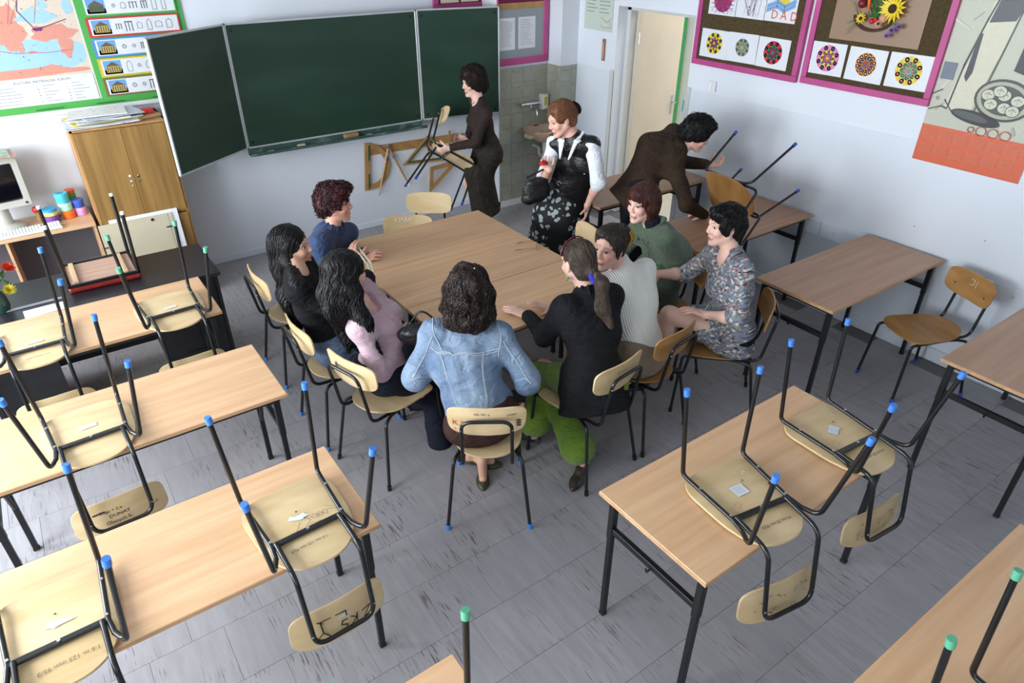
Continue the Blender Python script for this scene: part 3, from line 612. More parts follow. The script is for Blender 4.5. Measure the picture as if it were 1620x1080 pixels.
# ------------------------------------------------------------------ the room
def struct(o): o['kind'] = 'structure'; return o
SX0, SX1, SY = 4.05, 4.665, 6.00       # tiled shaft on the front wall
PY = 5.78                              # pier beside it
DY0, DY1, DZ = 4.27, 5.22, 2.04        # door opening in the right wall
def B(name, lo, hi, m, parent=None, bev=0.0): return MB().box(lo, hi, bev).build(name, m, parent)
struct(B('wall_front', (XL, YF, 0), (SX0, YF + 0.25, ZC), M['wall']))
shaft = struct(B('wall_shaft', (SX0, SY + 0.006, 0), (SX1, YF + 0.25, ZC), M['wall']))
pier = struct(B('wall_pier', (SX1 + 0.006, PY + 0.006, 0), (XR, YF + 0.25, ZC), M['wall']))
wr = MB(); wr.box((XR, YB, 0), (XR + 0.22, DY0, ZC)); wr.box((XR, DY1, 0), (XR + 0.22, YF + .25, ZC)); wr.box((XR, DY0, DZ), (XR + 0.22, DY1, ZC))
wall_right = struct(wr.build('wall_right', M['wall']))
# painted lower panel of the right wall, a hair proud of the plaster, and the wide bumper rail
for i, (a, b) in enumerate([(YB, DY0 - 0.0), (DY1, PY)]):
    struct(B('wainscot_right_%d' % (i + 1), (XR - 0.006, a, 0.1), (XR, b, 1.46), M['wall_gloss'], wall_right))
seg = [(-2.0, -0.3), (-0.3, 1.22), (1.22, 2.72), (2.72, 4.22)]
for a, b in seg:
    r = B('bumper_board', (XR - 0.024, a + .002, 0.60), (XR - 0.006, b - .002, 0.715), M['wall_gloss'], wall_right, 0.002)
for k, (y, z) in enumerate([(1.05, .66), (1.9, .67), (2.05, .9), (1.6, .95), (2.6, .66), (2.45, .66), (1.32, .66)]):
    MB().lathe([(0.006, 0), (0.005, 0.004)], (0, 0, 0), 8, Matrix.Translation((XR - .0245 if z < .7 else XR - .007, y, z)) @ Matrix.Rotation(-PI / 2, 4, 'Y')).build('screw', M['steel'], wall_right)
struct(B('baseboard_right', (XR - 0.03, YB, 0.0), (XR, DY0, 0.10), M['wall_gloss'], None, 0.004))
struct(B('baseboard_front', (XL, YF - 0.014, 0.0), (SX0, YF, 0.06), M['wall_gloss'], None, 0.003))
bt = MB(); bt.box((SX0 - .02, SY - .014, 0), (SX1, SY, .065)); bt.box((SX0 - .02, SY - .014, 0), (SX0 - .001, YF - .015, .065)); bt.box((SX1 - .014, PY - .014, 0), (SX1, SY - .014, .065)); bt.box((SX1 - .014, PY - .014, 0), (XR - .03, PY, .065))
struct(bt.build('baseboard_shaft', M['white']))
for i, y in enumerate((DY0 - 0.05, DY1)):   # tall corner guards beside the doorway
    struct(B('trim_%d' % (i + 1), (XR - 0.014, y - (0.0 if i else 0.0), 0.0), (XR + 0.002, y + 0.05, 1.47 - .0 * i), M['frame_grey'], None, 0.002))
struct(B('wall_back', (XL, YB - 0.2, 0), (-0.9, YB, ZC), M['wall'])); struct(B('wall_back_right', (1.5, YB - 0.2, 0), (XR + .22, YB, ZC), M['wall']))
wb = MB(); wb.box((-0.9, YB - .2, 0), (1.5, YB, 1.0)); wb.box((-0.9, YB - .2, 2.8), (1.5, YB, ZC)); struct(wb.build('wall_back_middle', M['wall']))
wl = MB(); ys = [YB] + [y for w in WIN for y in w] + [YF + .25]
for i in range(0, len(ys), 2): wl.box((XL - .25, ys[i], 0), (XL, ys[i + 1], ZC))
for a, b in WIN: wl.box((XL - .25, a, 0), (XL, b, WZ0)); wl.box((XL - .25, a, WZ1), (XL, b, ZC))
struct(wl.build('wall_left', M['wall']))
for i, (a, b) in enumerate(WIN):
    w = MB(); t = .05
    for q in ((a, a + t, WZ0, WZ1), (b - t, b, WZ0, WZ1), (a, b, WZ0, WZ0 + t), (a, b, WZ1 - t, WZ1), ((a + b) / 2 - .03, (a + b) / 2 + .03, WZ0, WZ1)): w.box((XL - .16, q[0], q[2]), (XL - .10, q[1], q[3]))
    struct(w.build('window_%d' % (i + 1), M['white']))
struct(B('ceiling', (XL - .25, YB - .2, ZC), (XR + .22, YF + .25, ZC + .2), M['ceiling']))
sub = struct(B('floor', (XL - .25, YB - .2, -0.2), (XR + .22, YF + .25, -0.0035), M['grout']))
# vinyl tiles, laid in staggered rows
T = 0.311; g = 0.0006
tme = MB().box((-T / 2 + g, -T / 2 + g, -0.0035), (T / 2 - g, T / 2 - g, 0.0), 0.0007).mesh('vinyl_tile'); tme.materials.append(M['floor'])
tl = []
j0 = int((YB - 1.10) / T) - 1
for j in range(j0, 26):
    y = 1.10 + (j + .5) * T
    if y - T / 2 < YB - .01 or y - T / 2 > YF - .01: continue
    x = -2.16 + (0.19 if j % 2 else 0.055)
    while x + T / 2 < XR + .12: tl.append((x, y)); x += T
def vis(x, y):
    f = Vector((math.sin(YAW) * math.cos(PITCH), math.cos(YAW) * math.cos(PITCH), -math.sin(PITCH))); r = Vector((math.cos(YAW), -math.sin(YAW), 0)); u = r.cross(f); d = Vector((x, y, -CAM_Z))
    z = d.dot(f); 
    if z < .1: return False
    return abs(d.dot(r) / z) * CAM_F < 870 and abs(d.dot(u) / z) * CAM_F < 600
vt = [t for t in tl if vis(*t)]; vt.sort(key=lambda t: t[0] ** 2 + t[1] ** 2)
near = set(vt[:298]); rest = [t for t in tl if t not in near]
for x, y in sorted(near): o = bpy.data.objects.new('vinyl_tile', tme); C.objects.link(o); o.location = (x, y, 0); o.parent = sub
rb = MB()
for x, y in rest: rb.box((x - T / 2 + g, y - T / 2 + g, -.0035), (x + T / 2 - g, y + T / 2 - g, 0))
o = rb.build('vinyl_tile_field', M['floor'], sub); o['kind'] = 'stuff'
# ---- glazed wall tiles with moulded ornament rows
tw = 0.1535; th = 0.1535
def wall_tile(orn):
    b = MB(); b.box((-tw / 2 + .001, -0.007, -th / 2 + .001), (tw / 2 - .001, 0, th / 2 - .001), 0.0012)
    if orn:
        b.cur = 1
        for cx, cz, r in ((-.05, .035, .013), (.028, .04, .016), (-.012, .03, .009), (.055, -.005, .008)):
            pr = [(r, 0), (r, -.0018), (r * .7, -.0030), (r * .45, -.0012), (r * .3, -.0034), (0.0005, -.0036)]
            b.lathe([(a, c) for a, c in pr], (0, 0, 0), 12, Matrix.Translation((cx, -.0068, cz)) @ Matrix.Rotation(-PI / 2, 4, 'X'))
        b.box((-.035, -.0085, .028), (.01, -.0068, .034)); b.box((-.075, -.0085, .043), (-.062, -.0068, .049))
    me = b.mesh('glazed_tile'); me.materials.append(M['tile']); me.materials.append(M['tile_orn']); return me
TM = [wall_tile(False), wall_tile(True)]
def tiles(n, org, ux, rz, parent):
    for i in range(n):
        for j in range(9):
            o = bpy.data.objects.new('glazed_tile', TM[1 if j % 2 == 0 or j == 7 else 0]); C.objects.link(o); o.rotation_euler = (0, 0, rz)
            o.location = Vector(org) + Vector(ux) * (i + .5) * tw + Vector((0, 0, .068 + (j + .5) * th)); o.parent = parent
tiles(4, (SX0 + .0, SY + .006, 0), (1, 0, 0), 0, shaft)
tw0 = tw; tiles(1, (SX1 + 0.006, SY - .0, 0), (0, -1, 0), -PI / 2, pier); tiles(1, (SX1 + .0, PY + .006, 0), (1, 0, 0), 0, pier)
n0 = len(pier.children); tiles(1, (SX1 + 0.006, SY - tw, 0), (0, -1, 0), -PI / 2, pier)
for o in list(pier.children)[n0:]: o.scale.x = .42; o.location.y = SY - tw - .033
n0 = len(pier.children); tiles(1, (SX1 + tw, PY + .006, 0), (1, 0, 0), 0, pier)
for o in list(pier.children)[n0:]: o.scale.x = .40; o.location.x = SX1 + tw + .031
# ---- doorway, corridor
struct(B('trim_3', (XR + .12, DY1 - .045, 0), (XR + .24, DY1, DZ), M['frame_grey'])); struct(B('trim_4', (XR + .12, DY0, DZ - .04), (XR + .24, DY1, DZ), M['frame_grey'])); struct(B('trim_5', (XR + .12, DY0, 0), (XR + .24, DY0 + .04, DZ), M['frame_grey']))
dr = empty('door_1', (XR + .20, DY1 - .05, 0), math.radians(104)); dr['kind'] = 'structure'
B('leaf', (-.04, -.87, 0.01), (0, 0, DZ - .05), M['door'], dr, 0.003)
hd = MB(); hd.tube(fillet([(-.04, -.80, 1.03), (-.09, -.80, 1.03), (-.09, -.70, 1.03)], .02), .009, 8); hd.build('door_handle', M['steel'], dr, smooth=True)
B('handle_plate', (-.046, -.82, .90), (-.04, -.78, 1.10), M['steel'], dr, .001)
for z in (.35, 1.75): MB().tube([(-.045, -.0, z - .05), (-.045, -.0, z + .05)], .009, 8).build('hinge', M['steel'], dr, smooth=True)
cor = struct(B('wall_corridor', (7.6, -1, 0), (7.8, 10.5, 3.15), mat('corridor_paint', (240, 236, 222), .5, var=.03)))
struct(B('floor_corridor', (XR + .22, -1, -.2), (7.6, 10.5, -.002), mat('corridor_floor', (206, 198, 184), .4, var=.06)))
struct(B('wall_corridor_far', (XR + .22, 10.5, 0), (7.8, 10.7, 3.15), mat('corridor_paint', (240, 236, 222), .5)))
struct(B('ceiling_corridor', (XR + .45, -1, 3.15), (7.8, 10.7, 3.3), M['ceiling']))
gd = empty('door_2', (7.59, 7.27, 0), 0); gd['kind'] = 'structure'; grn = mat('green_door_paint', (70, 186, 108), .4, var=.05)
g_ = MB(); g_.box((-.05, -.5, 0), (0, -.38, 2.1)); g_.box((-.05, .38, 0), (0, .5, 2.1)); g_.box((-.05, -.5, 1.98), (0, .5, 2.1)); g_.box((-.05, -.38, .05), (0, .38, .75)); g_.build('door_frame', grn, gd)
B('pane', (-.02, -.38, .75), (-.01, .38, 1.98), M['white'], gd); B('stripe_panel', (-.006, -3.5, .45), (0, -.6, .6), mat('teal_stripe', (120, 200, 196), .4), gd)
# ---- long painted name marks, switch
def sw(y, z): 
    t = empty('socket_outlet', (XR - .006, y, z), 0, 'small white wall socket between the two pink framed pinboards', 'socket')
    B('plate', (-.012, -.035, -.04), (0, .035, .04), M['white'], t, .003); MB().lathe([(.022, 0), (.022, .004), (.016, .006), (.014, .002)], (0, 0, 0), 16, Matrix.Translation((-.012, 0, 0)) @ Matrix.Rotation(-PI / 2, 4, 'Y')).build('socket_face', M['paper'], t)
    for q in (-1, 1): MB().lathe([(.003, 0), (.003, .001)], (0, 0, 0), 8, Matrix.Translation((-.0165, q * .007, 0)) @ Matrix.Rotation(-PI / 2, 4, 'Y')).build('socket_hole', M['dark'], t)
sw(3.13, 1.83)
t = empty('light_switch', (XR - .006, 3.99, 1.52), 0, 'white light switch on the right wall below the drawings board', 'switch'); B('plate', (-.009, -.04, -.04), (0, .04, .04), M['white'], t, .002); B('rocker', (-.014, -.002, -.03), (-.009, .03, .03), M['paper'], t, .001)

# ------------------------------------------------------------------ desks
def make_desk(L, label, top=None, braces=False):
    W = 0.556; t = empty('school_desk', (0, 0, 0), 0, label, 'desk', None); tm = top or M['beech']
    b = MB(); b.box((-L / 2, -W / 2, .738), (L / 2, W / 2, .760), .003); b.build('tabletop', tm, t)
    e = MB()
    for y in (-W / 2, W / 2): e.box((-L / 2, y - .0008, .7405), (L / 2, y + .0008, .7575))
    for x in (-L / 2, L / 2): e.box((x - .0008, -W / 2, .7405), (x + .0008, W / 2, .7575))
    e.build('edge_band', M['beech_edge'], t)
    f = MB(); a = .0125
    for y in (-.235, .235): f.box((-L / 2 + .03, y - a, .708), (L / 2 - .03, y + a, .737), .002)
    for x in (-L / 2 + .05, L / 2 - .05): f.box((x - a, -.235, .7085), (x + a, .235, .7365), .002)
    f.build('underframe', M['tube_matt'], t)
    for sx in (-1, 1):
        for sy in (-1, 1):
            x = sx * (L / 2 - .05); y = sy * .235
            l = MB(); l.box((x - .015, y - .015, .50), (x + .015, y + .015, .708), .002); l.box((x - .0125, y - .0125, .0), (x + .0125, y + .0125, .505), .002)
            lg = l.build('leg', M['tube_matt'], t); MB().box((x - .0145, y - .0145, 0), (x + .0145, y + .0145, .018), .003).build('foot', M['dark'], lg)
        r = MB(); x = sx * (L / 2 - .05); r.box((x - .012, -.22, .535), (x + .012, .22, .565), .002); r.build('side_rail', M['tube_matt'], t)
        hk = MB(); hk.tube(fillet([(x, 0, .54), (x + sx * .03, 0, .53), (x + sx * .035, 0, .555)], .012), .004, 6); hk.build('bag_hook', M['tube_matt'], t, smooth=True)
        if braces:
            br = MB(); br.tube([(x, -.22, .70), (x, .05, .70), (x, .22, .30)], .011, 6); br.build('brace', M['tube_matt'], t)
    return t
def place(o, x, y, rz=0, z=0): o.location = (x, y, z); o.rotation_euler = (0, 0, rz); return o
D = {}
dl = make_desk(1.30, 'foreground beech desk at left with two upturned chairs, one scribbled with big letters', braces=True); place(dl, 0.0, 2.08)
def desk_copy(src, x, y, rz, label, group=None, L=None):
    c = copy_tree(src); c['label'] = label; c['category'] = 'desk'
    if group: c['group'] = group
    return place(c, x, y, rz)
desk_copy(dl, 0.0, 3.11, 0, 'second beech desk back in the left row, one upturned chair showing on it')
desk_copy(dl, -0.03, 4.14, 0, 'third beech desk in the left row, touching the black desk behind')
desk_copy(dl, -0.05, 0.90, 0, 'beech desk of which only a corner shows at the bottom edge')
dr_ = make_desk(1.28, 'right foreground beech desk carrying two upturned chairs with white stickers'); place(dr_, 2.095, 1.178, .003)
dw = make_desk(1.27, 'empty worn beech desk standing against the right wall', M['beech_dull']); place(dw, 4.205, 2.055, -.01)
desk_copy(dw, 4.205, 3.07, 0, 'worn desk by the right wall on which a woman lowers a tilted chair')
desk_copy(dw, 4.205, 4.13, 0, 'worn desk at the end of the wall row, nearest the door')
desk_copy(dw, 4.22, 0.885, 0, 'worn desk cut by the right edge of the picture, behind the lone chair')
desk_copy(dr_, 2.02, 0.12, 0, 'big beech desk in the bottom right corner with an upturned chair with green caps')
dt = make_desk(1.22, 'far one of three beech desks pushed together as the meeting table'); place(dt, 2.135, 4.10)
desk_copy(dt, 2.135, 3.543, 0, 'middle one of three beech desks pushed together, with the eyeglasses on it')
desk_copy(dt, 2.135, 2.981, 0, 'near one of three beech desks pushed together, hands resting on it')
# ------------------------------------------------------------------ tubular chairs
def ply_sheet(outline, zf, th, rings=7, n=44):
    """plywood shell: rounded outline, curved by zf(x, y), with real thickness"""
    v = []; f = []
    def ring(s, dz, k): return [(outline(2 * PI * i / k)[0] * s, outline(2 * PI * i / k)[1] * s) for i in range(k)]
    for side, dz in ((0, 0), (1, -th)):
        base = len(v); v.append((0, 0, zf(0, 0) + dz))
        for r in range(1, rings + 1):
            s = r / rings; s2 = s if r < rings else 1 - .004
            for i in range(n):
                x, y = outline(2 * PI * i / n); x *= s2; y *= s2; v.append((x, y, zf(x, y) + dz))
        for i in range(n): a = (base, base + 1 + i, base + 1 + (i + 1) % n); f.append(a if side == 0 else a[::-1])
        for r in range(rings - 1):
            for i in range(n):
                p = base + 1 + r * n; j = (i + 1) % n; q = (p + i, p + n + i, p + n + j, p + j); f.append(q if side == 0 else q[::-1])
    b0 = 1 + (rings - 1) * n; b1 = b0 + 1 + rings * n; eb = len(v)
    for k, (w, dz) in enumerate(((1.0, -.2 * th), (1.0, -.8 * th))):
        for i in range(n): x, y = outline(2 * PI * i / n); v.append((x * w, y * w, zf(x, y) + dz))
    for i in range(n):
        j = (i + 1) % n; f += [(b0 + i, eb + i, eb + j, b0 + j), (eb + i, eb + n + i, eb + n + j, eb + j), (eb + n + i, b1 + i, b1 + j, eb + n + j)]
    return v, f
def superell(a, b, p, skew=0.0, yoff=0.0):
    def o(t):
        c, s = math.cos(t), math.sin(t); x = a * math.copysign(abs(c) ** (2 / p), c); y = b * math.copysign(abs(s) ** (2 / p), s); return (x * (1 + skew * y / b), y + yoff)
    return o
SEAT_Z = .440
def seat_outline(t):
    c, s = math.cos(t), math.sin(t); p = 5.0 if s > 0 else 2.5; x = .178 * math.copysign(abs(c) ** (2 / p), c); y = (.205 if s > 0 else .215) * math.copysign(abs(s) ** (2 / p), s); return (x * (1 + .07 * y / .2), y + .008)
def seat_z(x, y): return SEAT_Z + .010 * (x / .19) ** 2 - .030 * max(0, (y - .13) / .08) ** 2 * .5 - .004 * math.cos(y * 12) + .012 * max(0, (-y - .1) / .1)
def sheet_obj(name, v, f, m, parent, mtx=None):
    me = bpy.data.meshes.new(name); me.from_pydata([tuple(mtx @ Vector(p)) if mtx else p for p in v], [], f)
    o = link(name, me, m, parent); me.shade_smooth(); me.set_sharp_from_angle(angle=math.radians(50)); return o
M['ply_edge'] = mat('ply_edge', (196, 160, 112), .6, dark=(150, 112, 70), vscale=(60, 60, 200))
def make_chair(label, ply=None, caps=None, group=None):
    t = empty('school_chair', (0, 0, 0), 0, label, 'chair', group); ply = ply or M['ply']; caps = caps or M['cap_blue']; tb = M['tube']; r = .0095
    v, f = ply_sheet(seat_outline, seat_z, .010); seat = sheet_obj('seat', v, f, ply, t)
    # back rest: curved sheet standing behind the loop
    bz = lambda x, y: .035 * (x / .19) ** 2
    v, f = ply_sheet(superell(.188, .088, 4.0, .03), bz, .009)
    mt = Matrix.Translation((0, -.243, .712)) @ Matrix.Rotation(math.radians(9), 4, 'X') @ Matrix.Rotation(PI / 2, 4, 'X') @ Matrix.Scale(1, 4) 
    mt = Matrix.Translation((0, -.250, .712)) @ Matrix.Rotation(math.radians(8), 4, 'X') @ Matrix(((1, 0, 0, 0), (0, 0, 1, 0), (0, 1, 0, 0), (0, 0, 0, 1)))
    bk = sheet_obj('backrest', v, f, ply, t, mt)
    zr = .416
    for s in (-1, 1):
        lg = MB(); lg.tube(fillet([(s * .180, .250, .012), (s * .155, .222, zr), (s * .152, .17, zr)], .045, 7), r, 10); a = lg.build('leg', tb, t, smooth=True)
        c = MB(); c.tube([(s * .1806, .2506, 0), (s * .178, .248, .030)], .0125, 10); c.build('foot_cap', caps, a, smooth=True)
        lr = MB(); lr.tube(fillet([(s * .215, -.250, .012), (s * .172, -.185, zr - .004), (s * .145, -.12, zr)], .06, 8), r, 10); a = lr.build('leg', tb, t, smooth=True)
        c = MB(); c.tube([(s * .216, -.2515, 0), (s * .2125, -.247, .030)], .0125, 10); c.build('foot_cap', caps, a, smooth=True)
        rl = MB(); rl.tube([(s * .152, .175, zr), (s * .138, -.06, zr), (s * .146, -.125, zr)], r, 10); rl.build('seat_rail', tb, t, smooth=True)
        for y in (.12, -.045): MB().lathe([(.006, -.013), (.006, -.0095), (.002, -.0085)], (s * (.148 if y > 0 else .137), y, zr), 8).build('rivet', M['steel'], t)
    cb = MB(); cb.box((-.138, -.072, zr - .008), (.138, -.048, zr + .006), .003); cb.build('crossbar', tb, t)
    MB().lathe([(.006, -.013), (.006, -.007)], (0, -.06, zr), 8).build('rivet', M['steel'], t)
    lp = MB(); pts = fillet([(-.122, -.06, zr - .006), (-.122, -.235, zr + .004), (-.118, -.292, .742), (.118, -.292, .742), (.122, -.235, zr + .004), (.122, -.06, zr - .006)], [.05, .055, .055, .05], 8)
    lp.tube(pts, r, 10); lp.build('back_loop', tb, t, smooth=True)
    for s in (-1, 1): MB().lathe([(.0065, 0), (.005, .003)], (0, 0, 0), 8, Matrix.Translation((s * .120, -.2885, .69)) @ Matrix.Rotation(PI / 2, 4, 'X')).build('rivet', M['steel'], bk)
    return t
ch_blue = make_chair('denim jacket woman\'s chair, pale plywood, red pen letters on its back'); place(ch_blue, 1.498, 2.349, -.59)
ch_amber = make_chair('lone amber plywood chair standing by the right wall', M['ply_amber'], M['cap_dblue']); place(ch_amber, 4.453, 1.599, 1.174)
ch_green = make_chair('upturned chair with mint green foot caps, in the bottom right corner', None, M['cap_green'])
ch_black = make_chair('pale plywood chair under the woman in green trousers', None, M['tube']); place(ch_black, 2.113, 2.313, .143)
def chair(src, label, x, y, rz, z=0):
    c = copy_tree(src); c['label'] = label; place(c, x, y, rz, z); return c
def flip(c, x, y, rz=0, z=.762):
    c.rotation_euler = (0, PI, rz); c.location = (x, y, z + SEAT_Z + .0145); return c
CH = {}
CH['L1a'] = flip(chair(ch_blue, 'upturned chair with large black letters on its hanging backrest', 0, 0, 0), .405, 1.95, .03)
CH['L1b'] = flip(chair(ch_blue, 'upturned chair at the bottom left corner, torn white sticker under its seat', 0, 0, 0), -.40, 1.95, .02)
CH['L2a'] = flip(chair(ch_blue, 'upturned chair in the second left row, small writing on its hanging backrest', 0, 0, 0), -.175, 3.0, .04)
CH['L3a'] = flip(chair(ch_green, 'upturned chair with mint caps, right one on the third left desk', 0, 0, 0), .375, 3.98, .03)
CH['L3b'] = flip(chair(ch_blue, 'upturned chair with blue caps, left one on the third left desk', 0, 0, 0), -.31, 3.99, .02)
CH['L0'] = flip(chair(ch_green, 'chair of which one leg with a mint cap rises at the bottom edge', 0, 0, 0), .37, .74, 0)
CH['RA1'] = flip(chair(ch_blue, 'upturned chair nearer the viewer on the right foreground desk', 0, 0, 0), 1.88, 1.055, -.17)
CH['RA2'] = flip(chair(ch_blue, 'upturned chair at the far end of the right foreground desk', 0, 0, 0), 2.53, 1.06, -.10)
flip(ch_green, 1.67, -.02, 0)
CH['P6'] = chair(ch_black, 'chair of the woman in the pink cardigan, green smudge on its back', 1.235, 2.975, -1.28)
CH['P5'] = chair(ch_blue, 'chair under the woman in black with long straight hair', 1.153, 3.43, -1.556)
CH['P4'] = chair(ch_blue, 'chair under the woman in the blue jacket', 1.17, 4.20, -1.57)
CH['P9'] = chair(ch_black, 'amber chair under the woman in the white jumper', 2.594, 2.367, .148)
CH['P11'] = chair(ch_black, 'amber chair under the woman in the patterned tunic', 3.18, 2.243, .741)
CH['P10'] = chair(ch_black, 'dark amber chair behind the woman in the green jacket', 3.20, 2.80, 1.2)
CH['E1'] = chair(ch_blue, 'empty pale chair behind the table with white letters on its top', 2.06, 4.29, 2.617)
CH['E2'] = chair(ch_blue, 'empty pale chair behind the table, the one nearer the standing woman', 2.42, 4.66, 2.5)
CH['E3'] = chair(ch_blue, 'empty pale chair at the table\'s right side, edge of its back showing', 2.95, 3.58, 1.35)
def reply(c, m, caps=None):
    for ch in c.children:
        if ch.name.split('.')[0] in ('seat', 'backrest'):
            ch.data = ch.data.copy(); ch.data.materials[0] = m
        if caps and ch.name.split('.')[0] == 'leg':
            for k in ch.children: k.data = k.data.copy(); k.data.materials[0] = caps
for k in ('P9', 'P11', 'P10', ): reply(CH[k], M['ply_amber'])
# carried and tilted chairs
def pose(c, up, fwd, seat):
    u = Vector(up).normalized(); f = Vector(fwd); f = (f - u * f.dot(u)).normalized(); r = f.cross(u)
    m = Matrix((r, f, u)).transposed(); c.rotation_mode = 'XYZ'; c.rotation_euler = m.to_euler(); c.location = Vector(seat) - m @ Vector((0, 0, .44)); return c
CH['P3'] = pose(chair(ch_amber, 'tilted amber chair held above a desk by the woman in dark brown', 0, 0, 0), (-.89, -.05, -.46), (-.06, 1, .02), (4.08, 3.02, 1.0))
CH['P1'] = pose(chair(ch_amber, 'chair carried by the woman in front of the chalkboard', 0, 0, 0), (.65, .25, .72), (.75, -.41, -.53), (3.30, 5.72, .78)); reply(CH['P1'], M['ply'])
# ---- pen marks and stickers
def chair_print(c, F, where, parent_part='seat'):
    p = [k for k in c.children if k.name.split('.')[0] == parent_part][0]
    if getattr(F, 'sub', None):
        G = F.sub; F.sub = None; G.is_sub = True; F.k += G.k; chair_print(c, G, where, parent_part)
        for q in range(len(F.v)): F.v[q] = (F.v[q][0], F.v[q][1], F.v[q][2] + .00012 * G.k)
    nm_ = 'sticker' if getattr(F, 'is_sub', False) else 'pen_marks'
    if where == 'under': o = F.build(nm_, p, (0, 0, SEAT_Z - .0135), (-1, 0, 0), (0, 1, 0), bend=lambda x, y: -(seat_z(-x, y) - SEAT_Z))
    elif where == 'back': o = F.build(nm_, p, (0, -.2605, .712), (1, 0, 0), (0, -.139, .99), bend=lambda x, y: -.035 * (x / .19) ** 2 )
    else: o = F.build(nm_, p, (0, -.2485, .712), (-1, 0, 0), (0, -.139, .99), bend=lambda x, y: .035 * (x / .19) ** 2 + .001)
    return o
def sticker(F, x, y, w, h, rot=0, torn=False, col=(226, 232, 236)):
    n = 14 if torn else 4; rg = random.Random(int(x * 999 + w * 777)); c, s = math.cos(rot), math.sin(rot)
    if torn: pts = [((w / 2) * math.cos(a) * rg.uniform(.6, 1.2), (h / 2) * math.sin(a) * rg.uniform(.5, 1.25)) for a in [2 * PI * i / n for i in range(n)]]
    else: pts = [(-w / 2, -h / 2), (w / 2, -h / 2), (w / 2, h / 2), (-w / 2, h / 2)]
    if not getattr(F, 'sub', None): F.sub = Flat()
    F.sub.poly([(x + a * c - b * s, y + a * s + b * c) for a, b in pts], col)
INK = (40, 34, 34)
F = Flat(); sticker(F, -.01, .03, .085, .035, -.2, True); F.line([(.01, .02), (.03, -.01), (.0, -.035)], .0015, INK); F.line([(-.01, 0), (-.05, -.06)], .0015, INK)
for a in range(3): F.line([(.05 + .02 * a, .015), (.035 + .02 * a, .0), (.055 + .02 * a, -.015), (.07 + .015 * a, 0), (.05 + .02 * a, .01)], .0014, INK)
F.line([(.02, -.03), (.06, -.035), (.03, -.045)], .0014, INK); F.line([(.10, .03), (.13, .01)], .0012, INK); F.line([(.10, .01), (.14, -.01)], .0012, INK); F.disc(-.0, .062, .004, INK, 8); F.text(.05, -.11, .016, '1.6 mm 125 mm 95/3', INK, PI)
chair_print(CH['L1a'], F, 'under')
F = Flat()
for pts in ([(-.115, .05), (-.085, .055), (-.118, .015), (-.082, .02)], [(-.055, .052), (-.06, .012)], [(-.035, .05), (-.056, .03), (-.034, .012)], [(.01, .05), (-.01, .053), (-.016, .038), (.006, .028), (.0, .012), (-.02, .014)], [(.10, .045), (.075, .025), (.078, -.03)], [(.055, .05), (.075, .025)], [(.078, -.03), (-.02, -.028)], [(-.02, -.028), (-.02, -.005)], [(.07, -.02), (.09, -.034)]): F.line(pts, .0045, (26, 22, 22))
F.disc(-.045, .062, .004, (26, 22, 22), 8); sticker(F, -.01, -.012, .06, .018, .1, True, (222, 214, 200)); chair_print(CH['L1a'], F, 'back', 'backrest')
F = Flat(); sticker(F, 0, .03, .10, .032, -.15, True, (224, 234, 240)); F.text(.10, -.125, .022, '1.6 m 125 mm 95/3', (120, 96, 66), PI); F.disc(0, .075, .004, INK, 8); chair_print(CH['L1b'], F, 'under')
F = Flat(); sticker(F, 0, .05, .07, .026, .05); F.line([(.06, -.04), (-.06, -.045)], .002, (96, 140, 96)); chair_print(CH['L2a'], F, 'under')
F = Flat(); F.text(.07, .03, .024, 'Olenych b.', INK, PI); F.text(.05, .0, .024, 'DUNAY', INK, PI); F.text(.08, -.03, .020, 'Daga + 2 x', INK, PI); F.line([(.105, -.035), (.06, -.04)], .007, (20, 20, 20)); F.text(-.12, .02, .02, 'xch', INK, PI); chair_print(CH['L2a'], F, 'back', 'backrest')
F = Flat(); sticker(F, 0, .03, .065, .024, .05); chair_print(CH['L3a'], F, 'under')
F = Flat(); sticker(F, 0, .03, .08, .022, .0); F.text(.06, -.125, .014, '1.6 m 125 mm 95/3', (110, 86, 60), PI); chair_print(CH['L3b'], F, 'under')
F = Flat(); F.text(.085, .03, .045, ': Chryc :', INK, PI); F.text(.07, -.01, .036, 'Junior', INK, PI); chair_print(CH['L3b'], F, 'back', 'backrest')
for k, rd in (('RA1', True), ('RA2', False)):
    F = Flat(); sticker(F, .0, .06, .062, .055 if rd else .042, .05 if rd else .5)
    for a in range(4): F.line([(-.02, .045 + a * .01), (.02, .045 + a * .01)], .001, (130, 130, 140))
    F.text(.09, -.125, .018, '14 mm 20 mm 95/3', INK, PI); F.disc(.05, .1, .006, INK, 10); F.disc(.05, .1, .004, (214, 180, 130), 10); F.line([(.10, .13), (.09, .145), (.08, .13)], .003, (236, 232, 220))
    F.line([(-.08, .0), (-.06, .01), (-.05, -.01), (-.07, -.02)], .0016, (150, 120, 80))
    if rd: F.poly([(.13, .04), (.145, .05), (.15, .01), (.14, .0)], (150, 50, 50))
    chair_print(CH[k], F, 'under')
    F = Flat(); rg = random.Random(4 + rd)
    for a in range(16): x, y = rg.uniform(-.13, .13), rg.uniform(-.05, .05); F.line([(x, y), (x + rg.uniform(-.02, .02), y + rg.uniform(.005, .02)), (x + .01, y)], .0014, (80, 60, 44))
    chair_print(CH[k], F, 'back', 'backrest')
F = Flat(); F.text(-.165, -.03, .045, 'K.S', (200, 70, 60)); F.text(-.155, -.062, .02, 'k', (200, 70, 60)); F.text(.095, .035, .020, 'znizyt', (90, 70, 50)); F.text(-.06, .045, .024, 'Vll W x', (120, 96, 66))
for a in range(3): F.disc(.148, -.005 - .016 * a, .008, INK, 10); F.disc(.148, -.005 - .016 * a, .005, (150, 110, 80), 10); F.disc(.158, -.008 - .016 * a, .006, INK, 8)
